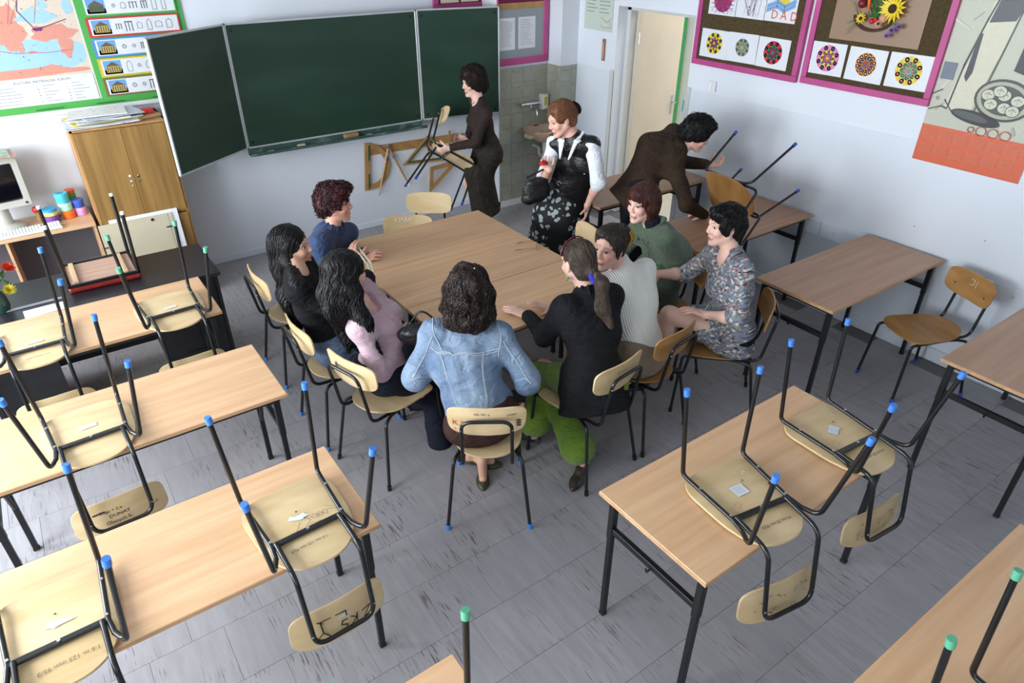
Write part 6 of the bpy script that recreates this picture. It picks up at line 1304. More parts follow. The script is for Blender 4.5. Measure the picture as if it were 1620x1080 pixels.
def flowers_on(m):
    t = NT(m); tc = t.new('ShaderNodeTexCoord'); nz = t.new('ShaderNodeTexNoise'); nz.inputs['Scale'].default_value = 14; t.link(tc.outputs['Object'], nz.inputs['Vector'])
    ad = t.new('ShaderNodeMix', data_type='RGBA', blend_type='LINEAR_LIGHT'); ad.inputs[0].default_value = .035; t.link(tc.outputs['Object'], ad.inputs[6]); t.link(nz.outputs['Color'], ad.inputs[7])
    vo = t.new('ShaderNodeTexVoronoi'); vo.inputs['Scale'].default_value = 19; t.link(ad.outputs[2], vo.inputs['Vector']); cl = t.new('ShaderNodeTexVoronoi'); cl.inputs['Scale'].default_value = 6; t.link(tc.outputs['Object'], cl.inputs['Vector'])
    r1 = t.new('ShaderNodeMapRange'); r1.inputs['From Min'].default_value = .43; r1.inputs['From Max'].default_value = .39; t.link(vo.outputs['Distance'], r1.inputs['Value'])
    r2 = t.new('ShaderNodeMapRange'); r2.inputs['From Min'].default_value = .62; r2.inputs['From Max'].default_value = .58; t.link(cl.outputs['Distance'], r2.inputs['Value'])
    r3 = t.new('ShaderNodeMapRange'); r3.inputs['From Min'].default_value = .10; r3.inputs['From Max'].default_value = .14; t.link(vo.outputs['Distance'], r3.inputs['Value'])
    m1 = t.new('ShaderNodeMath', operation='MULTIPLY'); t.link(r1.outputs[0], m1.inputs[0]); t.link(r2.outputs[0], m1.inputs[1]); m2 = t.new('ShaderNodeMath', operation='MULTIPLY'); t.link(m1.outputs[0], m2.inputs[0]); t.link(r3.outputs[0], m2.inputs[1])
    mx = t.new('ShaderNodeMix', data_type='RGBA'); mx.inputs[6].default_value = lin((18, 18, 20)) + (1,); mx.inputs[7].default_value = lin((176, 186, 186)) + (1,); t.link(m2.outputs[0], mx.inputs[0]); t.link(mx.outputs[2], t.b.inputs['Base Color'])
flowers_on(sk); p.put('skirt', v, sk)
b = MB(); c0 = p.J['P'] + p.up * .10 - p.o; b.tube([c0 + p.hr * .158 * math.cos(a) + p.fw * .118 * math.sin(a) for a in np.linspace(0, 2 * PI, 32)], .012, 6); bt_ = b.build('belt', lea, p.root, smooth=True)
b = MB(); 
for q in (-.03, .015): b.tube([c0 + p.fw * .130 + p.hr * (q + .022 * math.cos(a)) + p.up * .018 * math.sin(a) for a in np.linspace(0, 2 * PI, 16)], .004, 6)
b.build('buckle', M['chrome'], bt_, smooth=True)
for q in 'LR': p.shoe(q, M['tube_matt'], p.fw, .02)
v = p.cap_vol(.004); v.ell(p.h(0, .035, .092), (.055, .040, .028), p.R, .03); v.ell(p.h(.0, -.108, .015), (.042, .034, .042), p.R, .02)
for q in (-1, 1): v.ell(p.h(q * .070, .035, .045), (.014, .035, .04), p.R, .02)
p.face_cut(v, -.008, .071, .086); p.hair(v, HM['copper'], flow_to(0, -.13, .02), 620, 11, .013, .0026, .2, 30, jitter=.05)
v = Vol(); v.ell(p.h(.0, -.138, .020), (.045, .026, .040), p.R); v.ell(p.h(.03, -.140, .045), (.026, .018, .026), p.R); v.fold(.004, 90, (1, 1, 0)); p.put('hair_clip', v, BLACKCL, .005)
p.earrings(M['steel'], (-1,), .004)
nl = MB(); nl.tube([p.J['N'] + p.rt * .045 * math.cos(a) + p.fw * (.07 + .03 * math.sin(a)) + p.up * (.04 - .10 * math.sin(a)) - p.o for a in np.linspace(0.1, PI - .1, 16)], .0014, 5); n_ = nl.build('necklace', M['chrome'], p.root, smooth=True)
b = MB(); w_ = p.J['WL']; d_ = nrm(p.J['ML'] - w_); s1 = nrm(np.cross(d_, (0, 0, 1.))); s2 = np.cross(s1, d_); b.tube([w_ - d_ * .02 + (s1 * math.cos(a) + s2 * math.sin(a)) * .029 - p.o for a in np.linspace(0, 2 * PI, 20)], .006, 6); b.build('watch_strap', M['tube'], p.root, smooth=True)
v = Vol(); hp_ = p.J['ER'] * .45 + p.J['WR'] * .55 + V3(-.06, .05, -.12); v.slab(hp_ - V3(0, 0, .06), hp_ + V3(0, 0, .05), nrm(p.fw * .6 + p.rt * .5), .125, .055, .095, .035, .03); v.cut(hp_ + V3(0, 0, .085), (0, 0, 1)); v.fold(.005, 34, (.3, .9, .2)); v.fold(.003, 60, (1, .2, .5)); hb = vol_obj('handbag', v, .0075, lea, None, (0, 0, 0)); tag(hb, 'black leather handbag hanging on the arm of the woman in the waistcoat', 'handbag')
b = MB(); b.tube(fillet([hp_ + V3(-.08, .02, .09), p.J['ER'] * .5 + p.J['WR'] * .5 + V3(-.01, 0, .045), hp_ + V3(.08, -.02, .09)], .05), .008, 8); b.build('strap', lea, hb, smooth=True)
v = Vol(); q_ = p.J['MR'] + nrm(p.J['MR'] - p.J['WR']) * .03 + V3(-.01, 0, .015); v.ell(q_, (.038, .03, .022)); ap = vol_obj('purse', v, .004, mat('red_leather', (176, 24, 30), .35, var=.1), None, (0, 0, 0)); tag(ap, 'small red purse in the hand of the woman in the waistcoat', 'purse')
# ================================================================== woman in dark brown leaning over the wall desk
p = Person(JO['P3'], (.60, -.68, -.42), 'rosy', 'person in a dark brown velvet jacket leaning over a desk with a tilted chair', palms={'L': (.1, -.3, 1), 'R': (0, 0, -1)}, curl={'L': 1.35, 'R': .4})
p.body('cov'); v = p.torso(.008, hem=.16, bust=.9, hip=.01); p.sleeves(v, .008, .90, .004); v.cap(p.J['N'] + p.rt * .05, p.J['N'] - p.rt * .05, .052, None, .03); v.fold(.004, 30, (.5, .5, 1)); p.put('jacket', v, wool('brown_velvet', (46, 34, 26), bump=.25, bscale=300, dark=(66, 50, 38), vscale=(5, 5, 5)))
v = Vol()
for a in np.linspace(-2.6, 2.6, 9): v.cap(p.J['N'] + p.rt * .058 * math.sin(a) + p.fw * .05 * math.cos(a) + p.up * .045, p.J['N'] + p.rt * .075 * math.sin(a) + p.fw * .075 * math.cos(a) + p.up * .012, .008, .012, .03)
p.put('collar', v, MATS['brown_velvet'], .006)
v = p.trousers(.004); p.put('trousers', v, wool('dark_navy_cloth', (24, 28, 38), bump=.2))
for q in 'LR': p.shoe(q, M['tube_matt'], p.fw, .0)
v = p.cap_vol(.016); v.ell(p.h(0, .030, .105), (.070, .075, .042), p.R, .03); v.ell(p.h(0, -.09, -.02), (.068, .04, .07), p.R, .03)
for q in (-1, 1): v.ell(p.h(q * .080, .005, .03), (.020, .05, .05), p.R, .02)
p.face_cut(v, -.022, .064, .080); v.fold(.003, 60, (.5, .4, .6)); p.hair(v, HM['black'], lambda L: np.stack([L[:, 0] * 2, .2 - L[:, 1] * 2, -.8 + 0 * L[:, 0]], 1), 560, 9, .010, .0034, .6, 90, jitter=.5, lift=.014)
# ================================================================== seated woman in the blue jacket
p = Person(JO['P4'], (.84, -.54, -.04), 'red', 'person in a blue jacket with short spiky dark red hair, seated at the far left', palms={'L': (0, -.6, -.8), 'R': (0, .6, -.8)}, curl={'L': .7, 'R': .7})
p.body('cov'); bl = denim('royal_blue_denim', (44, 66, 104), (30, 48, 80)); v = p.torso(.012, hem=.12, bust=.8, hip=.01); p.sleeves(v, .010, .93, .006, .004); v.fold(.0045, 32, (.4, .3, 1)); jv = v; p.put('jacket', v, bl)
p.seam(jv, [p.J['SR'] + p.up * .05, p.J['SR'] - p.fw * .08, p.J['SR'] - p.up * .1], MATS['royal_blue_denim'], .003)
v = Vol()
for a in np.linspace(-2.4, 2.4, 9): v.cap(p.J['N'] + p.rt * .062 * math.sin(a) + p.fw * .055 * math.cos(a) + p.up * .05, p.J['N'] + p.rt * .09 * math.sin(a) + p.fw * .085 * math.cos(a) + p.up * .005, .008, .012, .03)
p.put('collar', v, bl, .006); v = p.trousers(.006); p.put('trousers', v, BLACKCL)
for q in 'LR': p.shoe(q, M['tube_matt'], p.fw)
v = p.cap_vol(.010); v.ell(p.h(0, .035, .098), (.062, .065, .040), p.R, .03); v.ell(p.h(0, .085, .105), (.035, .030, .022), p.R, .02); v.ell(p.h(0, -.085, -.02), (.062, .038, .065), p.R, .03)
for q in (-1, 1): v.ell(p.h(q * .074, .02, .035), (.016, .035, .04), p.R, .02)
p.face_cut(v, -.024, .066, .078); v.fold(.004, 75, (.6, .2, .6)); p.hair(v, HM['red'], lambda L: np.stack([L[:, 0] * 1, .5 + 0 * L[:, 1], -.3 + 0 * L[:, 0]], 1), 520, 7, .009, .0036, .9, 120, jitter=.8, lift=.020); p.earrings(M['steel'], (1, -1), .005, .012)
# ================================================================== woman in black with long straight hair
p = Person(JO['P5'], (.80, -.60, .06), 'tan', 'person in a black top with very long straight black hair, holding up a cream bag', roll=-.08, palms={'L': (.6, .2, -.3), 'R': (.2, .6, -.4)}, curl={'L': 1.0, 'R': .8})
p.body('cov'); v = p.torso(.004, hem=.05, bust=1.0); p.sleeves(v, .002, .80); v.fold(.003, 36, (.2, .3, 1)); v.ell(p.J['N'] + p.fw * .07 + p.up * .03, (.075, .06, .06), np.array([p.rt, p.fw, p.up]), .012, True); p.put('top', v, BLACKCL)
v = p.trousers(.004); p.put('jeans', v, denim('mid_blue_jeans', (96, 112, 136), (66, 80, 104)))
for q in 'LR': p.shoe(q, M['tube_matt'], p.fw)
bk_ = -p.fw
def long_hair(p, bottom, w0, wav, side=(1, -1), push=.0, fr=.02, topo=.006):
    v = p.cap_vol(topo); J = p.J
    for q in (-1, 1): v.chain([p.h(q * .070, -.01, .03), p.h(q * .078, -.03, -.06), p.h(q * .072, -.06, -.13)], [.022, .028, .036], .04)
    v.cap(p.h(0, -.075, .0), p.h(0, -.085, -.12), .062, .066, .05)
    a = p.h(0, -.085, -.12); b_ = bottom; sd = p.rt
    v.slab(a, a * .5 + b_ * .5, sd, w0, .050, w0 * 1.06, .048, .05); v.slab(a * .5 + b_ * .5, b_, sd, w0 * 1.06, .048, w0 * .62, .026, .05); return v
v = long_hair(p, p.J['C'] - p.fw * .14 - p.up * .08 + p.rt * .03, .105, 0)
v.chain([p.h(.075, -.0, -.05), p.J['SR'] + p.fw * .02 + p.up * .03, p.J['SR'] + p.fw * .03 - p.up * .12 - p.rt * .01], [.028, .034, .022], .05)
p.face_cut(v, -.03, .062, .092, .125); p.hair(v, HM['black'], flow_part(-.01, .25, 2.0), 900, 26, .016, .0032, .08, 20, jitter=.05, seed=lambda L: L[:, 2] > -.12, lift=.003); p.earrings(mat('pearl', (230, 226, 218), .25), (1,), .005)
# ================================================================== woman in the pink cardigan
p = Person(JO['P6'], (.98, .10, -.16), 'fair', 'person in a pale pink cardigan with long wavy black hair', palms={'L': (0, .3, -1), 'R': (-.1, .5, -.9)}, curl={'L': .6, 'R': .25})
p.body('cov'); pk = wool('pink_knit', (206, 176, 184), bump=.2, bscale=260, dark=(188, 156, 166), vscale=(7, 7, 7)); v = p.torso(.004, hem=-.01, bust=1.0); p.sleeves(v, .004, .95, .002); v.fold(.0038, 42, (.6, .1, 1)); v.ell(p.J['N'] + p.fw * .08 + p.up * .0, (.06, .06, .09), np.array([p.rt, p.fw, p.up]), .012, True); p.put('cardigan', v, pk)
v = p.torso(-.001, hem=.045, bust=.9); v.cut(p.J['N'] - p.up * .10, p.up); p.put('camisole', v, wool('lilac_jersey', (216, 196, 214), bump=.1))
v = p.trousers(.002, .035, .97, .03); v.fold(.003, 30, (.4, .8, .3)); p.put('trousers', v, wool('ink_blue_trousers', (26, 32, 44), bump=.2))
for q in 'LR': p.shoe(q, mat('black_patent', (14, 14, 16), .18, spec=.7), (.75, -.35, 0) if q == 'R' else (.85, -.2, 0), .055)
v = long_hair(p, p.J['C'] - p.fw * .13 - p.up * .10, .112, 0); v.chain([p.h(.075, -.0, -.05), p.J['SR'] + p.fw * .03 + p.up * .02, p.J['SR'] + p.fw * .05 - p.up * .16], [.028, .036, .022], .05); v.chain([p.h(-.075, -.0, -.05), p.J['SL'] + p.fw * .03 + p.up * .02, p.J['SL'] + p.fw * .05 - p.up * .16], [.028, .036, .022], .05)
p.face_cut(v, -.03, .060, .090, .125); v.fold(.005, 34, (.3, .5, 1)); p.hair(v, HM['black'], flow_part(.0, .2, 2.0), 900, 26, .016, .0036, .55, 38, jitter=.10, seed=lambda L: L[:, 2] > -.16, lift=.006)
v = Vol(); c_ = p.J['P'] + p.fw * .26 - p.rt * .02 + V3(0, 0, .16); v.ell(c_, (.13, .07, .09), np.array([p.fw, p.rt, (0, 0, 1)])); v.fold(.004, 40, (1, .3, .4)); hb = vol_obj('handbag', v, .007, lea, None, (0, 0, 0)); tag(hb, 'black handbag in the lap of the woman in pink', 'handbag')
b = MB(); b.tube(fillet([c_ + p.fw * .09 + V3(0, 0, .06), c_ + V3(0, 0, .17), c_ - p.fw * .09 + V3(0, 0, .06)], .06), .006, 8); b.build('strap', lea, hb, smooth=True)
# ================================================================== woman in the denim jacket, from behind
p = Person(JO['P7'], (.50, .84, -.20), 'tan', 'person in a light blue denim jacket seen from behind, shoulder-length curly dark hair', palms={'L': (0, 0, -1), 'R': (0, 0, -1)}, curl={'L': .5, 'R': .5})
p.footdir = {'L': V3(.6, -.5, 0), 'R': V3(-.3, -.5, 0)}
p.body('bare'); dn = denim('washed_denim', (132, 150, 170), (80, 102, 132)); v = p.torso(.012, hem=.045, bust=.8, width=1.06); p.sleeves(v, .012, .93, .008, .004); v.fold(.0038, 36, (.5, .2, 1)); v.fold(.0025, 60, (1, .2, .3)); jv = v; p.put('jacket', v, dn, .0062)
st_ = mat('denim_stitch', (176, 186, 190), .8, var=.1); B_ = -p.fw * .16; U = p.up; R_ = p.rt; Cc = p.J['C']
tp_ = Cc + U * .115 + B_; p.seam(jv, [tp_ - R_ * .19, tp_ + R_ * .19], st_, .0022); p.seam(jv, [tp_ - U * .008 - R_ * .19, tp_ - U * .008 + R_ * .19], st_, .0018)
for q in (-1, 1):
    for dd in (0, .007): p.seam(jv, [tp_ + R_ * q * (.118 + dd), Cc + R_ * q * (.075 + dd) - U * .24 + B_], st_, .0015)
    S_ = p.J['SL' if q < 0 else 'SR']; E_ = p.J['EL' if q < 0 else 'ER']; W_ = p.J['WL' if q < 0 else 'WR']; o_ = B_ * .5 + R_ * q * .01
    p.seam(jv, [S_ + o_ - U * .02, E_ + o_, W_ * .6 + E_ * .4 + o_], st_, .0022); p.seam(jv, [S_ + U * .05, S_ + B_ * .5 - U * .01, S_ - U * .10 + B_ * .3 - R_ * q * .03], st_, .0022)
hz = p.J['P'] + U * -.005 + B_; p.seam(jv, [hz - R_ * .19, hz + R_ * .19], st_, .0018)
v = Vol()
for a in np.linspace(-2.4, 2.4, 9): v.cap(p.J['N'] + p.rt * .062 * math.sin(a + PI) + p.fw * .055 * math.cos(a + PI) + p.up * .045, p.J['N'] + p.rt * .088 * math.sin(a + PI) + p.fw * .085 * math.cos(a + PI) + p.up * .0, .008, .011, .03)
p.put('collar', v, dn, .006)
v = p.skirt(.004, .85, .0, True); p.put('skirt', v, wool('brown_cord_skirt', (66, 44, 38), bump=.3)); v = p.torso(-.006, hem=.075, bust=0); v.cut(p.J['P'] + U * .02, U); p.put('white_shirt', v, wh)
for q in 'LR': p.shoe(q, mat('olive_snakeskin', (84, 78, 58), .4, dark=(50, 44, 34), vscale=(50, 50, 50)), p.footdir[q], .02)
v = p.cap_vol(.016); v.ell(p.h(0, -.055, -.06), (.110, .085, .10), p.R, .06); v.ell(p.h(0, -.045, -.12), (.115, .085, .055), p.R, .05)
for q in (-1, 1): v.ell(p.h(q * .085, -.005, -.04), (.035, .055, .09), p.R, .04)
p.face_cut(v, -.035, .060, .10, .130); v.fold(.007, 52, (.4, .5, .7)); v.fold(.004, 90, (1, .3, -.4), ph=2)
p.hair(v, HM['dkbrown'], flow_part(.015, .1, 2.0), 1100, 17, .014, .0036, 1.0, 85, jitter=.25, seed=lambda L: L[:, 2] > -.14, lift=.010)
b = MB(); b.tube([p.h(.035 + .01 * t, -.06 + .05 * t, .135 - .02 * t) - p.o for t in np.linspace(0, 1, 5)], .004, 6); b.build('hair_slide', M['chrome'], p.root, smooth=True)
# spotted bag on the floor/lap side
v = Vol(); c_ = p.J['P'] + p.rt * .16 + p.fw * .24 + V3(0, 0, .02); v.slab(c_ - V3(0, 0, .09), c_ + V3(0, 0, .08), p.rt, .085, .05, .085, .05, .02); v.cut(c_ + V3(0, 0, .08), (0, 0, 1)); v.cut(c_ - V3(0, 0, .10), (0, 0, -1))
dm = mat('dotted_canvas', (222, 214, 196), .7)
def dots_on(m):
    t = NT(m); tc = t.new('ShaderNodeTexCoord'); vo = t.new('ShaderNodeTexVoronoi'); vo.inputs['Scale'].default_value = 26; vo.inputs['Randomness'].default_value = 0.0; t.link(tc.outputs['Object'], vo.inputs['Vector'])
    r = t.new('ShaderNodeMapRange'); r.inputs['From Min'].default_value = .40; r.inputs['From Max'].default_value = .36; t.link(vo.outputs['Distance'], r.inputs['Value']); hs = t.new('ShaderNodeHueSaturation'); sp = t.new('ShaderNodeSeparateColor'); t.link(vo.outputs['Color'], sp.inputs[0]); ma_ = t.new('ShaderNodeMath', operation='MULTIPLY_ADD'); ma_.inputs[1].default_value = .14; ma_.inputs[2].default_value = .46; t.link(sp.outputs[0], ma_.inputs[0]); t.link(ma_.outputs[0], hs.inputs['Hue']); hs.inputs['Color'].default_value = lin((206, 70, 50)) + (1,)
    mx = t.new('ShaderNodeMix', data_type='RGBA'); mx.inputs[6].default_value = lin((222, 214, 196)) + (1,); t.link(r.outputs[0], mx.inputs[0]); t.link(hs.outputs[0], mx.inputs[7]); t.link(mx.outputs[2], t.b.inputs['Base Color'])
dots_on(dm); hb = vol_obj('handbag', v, .007, dm, None, (0, 0, 0)); tag(hb, 'cream handbag with coloured dots in the lap of the woman in denim', 'handbag')
b = MB(); b.box((-.088, -.053, .068), (.088, .053, .084), .003); o = b.build('trim', lea, hb); o.location = c_; o.rotation_euler = (0, 0, math.atan2(p.rt[1], p.rt[0]))
# ================================================================== woman in black jacket and green trousers, ponytail
p = Person(JO['P8'], (.02, .95, -.24), 'fair', 'person in a black jacket and bright green trousers, ponytail with a blue band', palms={'L': (0, 0, -1), 'R': (0, 0, -1)}, curl={'L': .12, 'R': .12})
p.body('bare'); v = p.torso(.012, hem=.13, bust=.8, hip=.030); p.sleeves(v, .008, .95, .004); v.fold(.0045, 30, (.5, .4, 1)); p.put('jacket', v, wool('black_velvet', (20, 20, 22), bump=.25, bscale=200, dark=(34, 34, 38), vscale=(5, 5, 5)), .0065)
v = Vol()
for a in np.linspace(-2.4, 2.4, 9): v.cap(p.J['N'] + p.rt * .060 * math.sin(a + PI) + p.fw * .055 * math.cos(a + PI) + p.up * .05, p.J['N'] + p.rt * .080 * math.sin(a + PI) + p.fw * .080 * math.cos(a + PI) + p.up * .01, .008, .011, .03)
p.put('collar', v, MATS['black_velvet'], .006)
v = p.trousers(.008, .055, .80, .03); v.fold(.005, 26, (.5, .8, .3)); p.put('trousers', v, wool('lime_linen', (112, 142, 38), bump=.35, bscale=60, dark=(88, 118, 26), vscale=(6, 6, 6)), .0065)
for q in 'LR': p.shoe(q, mat('grey_brown_leather', (70, 62, 56), .28, dark=(44, 38, 36), vscale=(12, 12, 12)), (-.55, -.35, 0) if q == 'R' else (-.3, .9, 0), .01)
v = p.cap_vol(-.002); p.face_cut(v, -.03, .068, .095, .120); v.ell(p.h(0, -.115, -.045), (.035, .03, .03), p.R, .03)
hh = p.hair(v, HM['brown'], flow_to(0, -.135, -.05), 620, 12, .013, .0024, .05, 20, jitter=.03)
v = Vol(); tl_ = [p.h(0, -.135, -.05), p.h(.01, -.165, -.09), p.J['N'] - p.fw * .10 - p.up * .07, p.J['C'] - p.fw * .135 + p.up * .06 + p.rt * .02]; v.chain(tl_, [.022, .032, .034, .010], .03); v.fold(.003, 70, (1, .2, .2))
V_, Q_ = v.mesh(.005); o = link('ponytail', np_mesh('ponytail', V_ - p.o, Q_), HM['brown'], p.root); W_, R2 = strands(v, V_, V_[:, 2] > p.J['N'][2] - .02, lambda P: np.tile((tl_[3] - tl_[0]) * 3, (len(P), 1)), 16, .014, p.rng, 220, .0024, .001, .1, 30, .05, .004); tag(link('hair_strands', tubes_mesh('hair_strands', W_ - p.o, R2), HM['brown'], o), kind='stuff')
v = Vol()
for k in range(10): a = k * 2 * PI / 10; v.ell(p.h(.027 * math.cos(a), -.135 + .012 * math.sin(a), -.058 + .026 * math.sin(a)), (.014, .014, .014), None, .008)
p.put('hair_band', v, wool('cobalt_scrunchie', (44, 44, 190), bump=.4), .004); p.earrings(mat('green_bead', (120, 160, 40), .25), (-1, 1), .010, .025)
b = MB(); b.tube([p.h(.088 * math.sin(a), .03 - .01 * math.cos(a) * 2, .05 + .088 * math.cos(a)) - p.o for a in np.linspace(-1.5, 1.5, 18)], .0045, 8); b.build('sunglasses_frame', mat('burgundy_plastic', (96, 20, 30), .3), p.root, smooth=True)
# ================================================================== woman in the white ribbed jumper
p = Person(JO['P9'], (-.94, -.30, .04), 'rosy', 'person in a white ribbed jumper looking left, hair pinned up with a gold clip', roll=.05)
p.body('bare'); v = p.torso(.006, hem=.06, bust=.9); p.sleeves(v, .005, .95, .002)
v.cap(p.J['N'], p.J['N'] + p.up * .055 + p.fw * .015, .062, .056, .02); rib = mat('white_rib_knit', (236, 234, 228), .85, var=.02)
def ribs(m, ax):
    t = NT(m); tc = t.new('ShaderNodeTexCoord'); dt = t.new('ShaderNodeVectorMath', operation='DOT_PRODUCT'); dt.inputs[1].default_value = tuple(ax); t.link(tc.outputs['Object'], dt.inputs[0]); mu = t.new('ShaderNodeMath', operation='MULTIPLY'); mu.inputs[1].default_value = 520; t.link(dt.outputs['Value'], mu.inputs[0]); sn = t.new('ShaderNodeMath', operation='SINE'); t.link(mu.outputs[0], sn.inputs[0]); bp = t.new('ShaderNodeBump'); bp.inputs['Distance'].default_value = .006; bp.inputs['Strength'].default_value = .45; t.link(sn.outputs[0], bp.inputs['Height']); t.link(bp.outputs[0], t.b.inputs['Normal'])
ribs(rib, p.rt); v.fold(.002, 34, (.4, .3, 1)); p.put('jumper', v, rib, .0062)
v = p.skirt(.004, .80, .0, True); p.put('skirt', v, wool('taupe_cord', (136, 118, 96), bump=.3))
for q in 'LR': p.shoe(q, mat('tan_shoe', (126, 70, 44), .35, var=.1), p.fw, .03)
v = p.cap_vol(.003); v.ell(p.h(-.01, -.105, .045), (.062, .050, .070), p.R, .03); v.cap(p.h(-.070, .01, .03), p.h(-.076, .02, -.035), .012, .006, .02); v.ell(p.h(.02, .040, .092), (.045, .040, .026), p.R, .03)
for q in (-1, 1): v.ell(p.h(q * .070, -.005, .045), (.012, .025, .03), p.R, .02)
p.face_cut(v, -.010, .076, .096, .106); v.fold(.0015, 60, (.6, .4, .3)); p.hair(v, hair_mat('greying_brown_hair', (50, 42, 36), (84, 74, 64)), flow_to(0, -.12, .06), 620, 12, .013, .0028, .12, 30, jitter=.07, lift=.003)
b = MB()
for k in range(5): b.tube([p.h(-.040 + .012 * k, -.138, .100) - p.o, p.h(-.050 + .014 * k, -.166, .055) - p.o, p.h(-.040 + .012 * k, -.142, .005) - p.o], .0050, 6)
for k in range(3): b.tube([p.h(-.072, -.085 - .018 * k, .095) - p.o, p.h(-.090, -.090 - .020 * k, .055) - p.o, p.h(-.076, -.085 - .018 * k, .010) - p.o], .0050, 6)
b.tube([p.h(-.090, -.088, .055) - p.o, p.h(-.074, -.150, .055) - p.o, p.h(.006, -.168, .055) - p.o], .006, 6)
b.build('hair_claw', mat('gold_plastic', (186, 152, 66), .3, metal=.5), p.root, smooth=True)
# ================================================================== woman in the green jacket
p = Person(JO['P10'], (-.95, -.08, -.02), 'fair', 'person in an olive green jacket with an auburn bob, smiling', palms={'L': (0, 0, -1), 'R': (0, 0, -1)})
p.body('cov'); ol = wool('olive_cotton', (88, 104, 84), bump=.3, bscale=60, dark=(70, 86, 68), vscale=(5, 5, 5)); v = p.torso(.016, hem=.17, bust=.9, hip=.02, width=1.05); p.sleeves(v, .014, .90, .008, .004); v.fold(.005, 28, (.4, .4, 1)); jv = v; p.put('jacket', v, ol, .0065)
v = Vol()
for q in (-1, 1): v.chain([p.J['N'] + p.rt * q * .055 - p.fw * .03 + p.up * .035, p.J['N'] + p.rt * q * .080 + p.fw * .045 - p.up * .0, p.J['N'] + p.rt * q * .060 + p.fw * .10 - p.up * .07], [.009, .014, .010], .02)
v.cap(p.J['N'] + p.rt * .055 - p.fw * .04 + p.up * .05, p.J['N'] - p.rt * .055 - p.fw * .04 + p.up * .05, .016, None, .03); p.put('collar', v, ol, .006)
for q in (-1, 1):
    c0 = p.J['C'] + p.rt * q * .085 + p.fw * .2 + p.up * .06; p.seam(jv, [c0 - p.rt * .045, c0 + p.rt * .045, c0 + p.rt * .045 - p.up * .035, c0 - p.up * .05, c0 - p.rt * .045 - p.up * .035, c0 - p.rt * .045], ol, .004, 'pocket_flap')
p.seam(jv, [p.J['N'] + p.fw * .15 - p.up * .05, p.J['C'] + p.fw * .2, p.J['P'] + p.fw * .2], ol, .005, 'placket')
v = p.torso(.003, hem=-.1, bust=0); v.cap(p.J['N'], p.J['N'] + p.up * .045 + p.fw * .02, .058, .052, .02); v.cut(p.J['N'] - p.up * .12, -p.up); p.put('navy_top', v, wool('navy_jersey', (26, 30, 44), bump=.1))
v = p.trousers(.006); p.put('trousers', v, wool('dark_navy_cloth', (24, 28, 38)))
for q in 'LR': p.shoe(q, M['tube_matt'], p.fw)
tv = MB(); tv.box((-.02, -.004, -.005), (.02, .004, .005), .002); o = tv.build('teeth', EYE, p.root); o.matrix_local = Matrix(np.vstack([np.hstack([np.array([p.R[0], p.R[1], p.R[2]]).T, (p.h(0, .0895, -.067) - p.o).reshape(3, 1)]), [0, 0, 0, 1]]).tolist())
v = p.cap_vol(.010); 
for q in (-1, 1): v.chain([p.h(q * .072, .01, .06), p.h(q * .082, .0, -.02), p.h(q * .078, .0, -.085)], [.024, .028, .022], .03)
v.cap(p.h(0, -.08, .0), p.h(0, -.085, -.075), .062, .055, .04); v.ell(p.h(.01, .060, .075), (.055, .034, .034), p.R, .02); p.face_cut(v, -.040, .060, .082)
p.hair(v, HM['auburn'], flow_part(.02, .05, 1.6), 640, 15, .013, .0028, .06, 20, jitter=.05, seed=lambda L: L[:, 2] > -.02, lift=.003)
# ================================================================== woman in the patterned tunic
p = Person(JO['P11'], (-.90, .40, -.04), 'fair', 'person in a grey patterned tunic with short black hair, arm on a neighbour\'s back', palms={'L': (-.2, .1, -1), 'R': (-.5, .6, -.4)}, curl={'L': .25, 'R': .3})
p.body('bare'); pt_ = mat('patterned_jersey', (132, 138, 148), .8, bump=.2, bscale=150, wrinkle=.4)
def pattern(m):
    t = NT(m); tc = t.new('ShaderNodeTexCoord'); mp_ = t.new('ShaderNodeMapping'); mp_.inputs['Rotation'].default_value = (.3, .8, .5); mp_.inputs['Scale'].default_value = (8, 50, 60); t.link(tc.outputs['Object'], mp_.inputs[0]); cur = None; col = lin((128, 134, 144)) + (1,)
    for k, (c, lo, hi, off) in enumerate((((92, 98, 112), .52, .60, 0), ((206, 204, 190), .57, .61, 7), ((196, 186, 130), .66, .69, 13), ((172, 62, 54), .645, .67, 21), ((46, 48, 56), .66, .69, 31))):
        ad = t.new('ShaderNodeVectorMath', operation='ADD'); ad.inputs[1].default_value = (off, off * 2, off); t.link(mp_.outputs[0], ad.inputs[0]); nz = t.new('ShaderNodeTexNoise'); nz.inputs['Scale'].default_value = 1; nz.inputs['Detail'].default_value = 1.5; t.link(ad.outputs[0], nz.inputs['Vector'])
        r = t.new('ShaderNodeMapRange'); r.inputs['From Min'].default_value = lo; r.inputs['From Max'].default_value = hi; t.link(nz.outputs['Fac'], r.inputs['Value']); mx = t.new('ShaderNodeMix', data_type='RGBA'); t.link(r.outputs[0], mx.inputs[0]); mx.inputs[7].default_value = lin(c) + (1,)
        if cur is None: mx.inputs[6].default_value = col
        else: t.link(cur, mx.inputs[6])
        cur = mx.outputs[2]
    t.link(cur, t.b.inputs['Base Color'])
pattern(pt_); v = p.torso(.008, hem=.16, bust=1.0, hip=.022); p.sleeves(v, .006, .25, .004)
v.slab(p.J['P'] + p.up * .02, p.J['P'] + (p.J['KL'] + p.J['KR'] - 2 * p.J['P']) * .20, p.hr, .185, .12, .175, .105, .05); v.ell(p.J['N'] + p.fw * .08 + p.up * .0, (.05, .06, .10), np.array([p.rt, p.fw, p.up]), .012, True); v.fold(.004, 34, (.6, .3, 1)); p.put('tunic', v, pt_, .0065)
v = p.skirt(.0, .72, .0, True); p.put('skirt', v, BLACKCL)
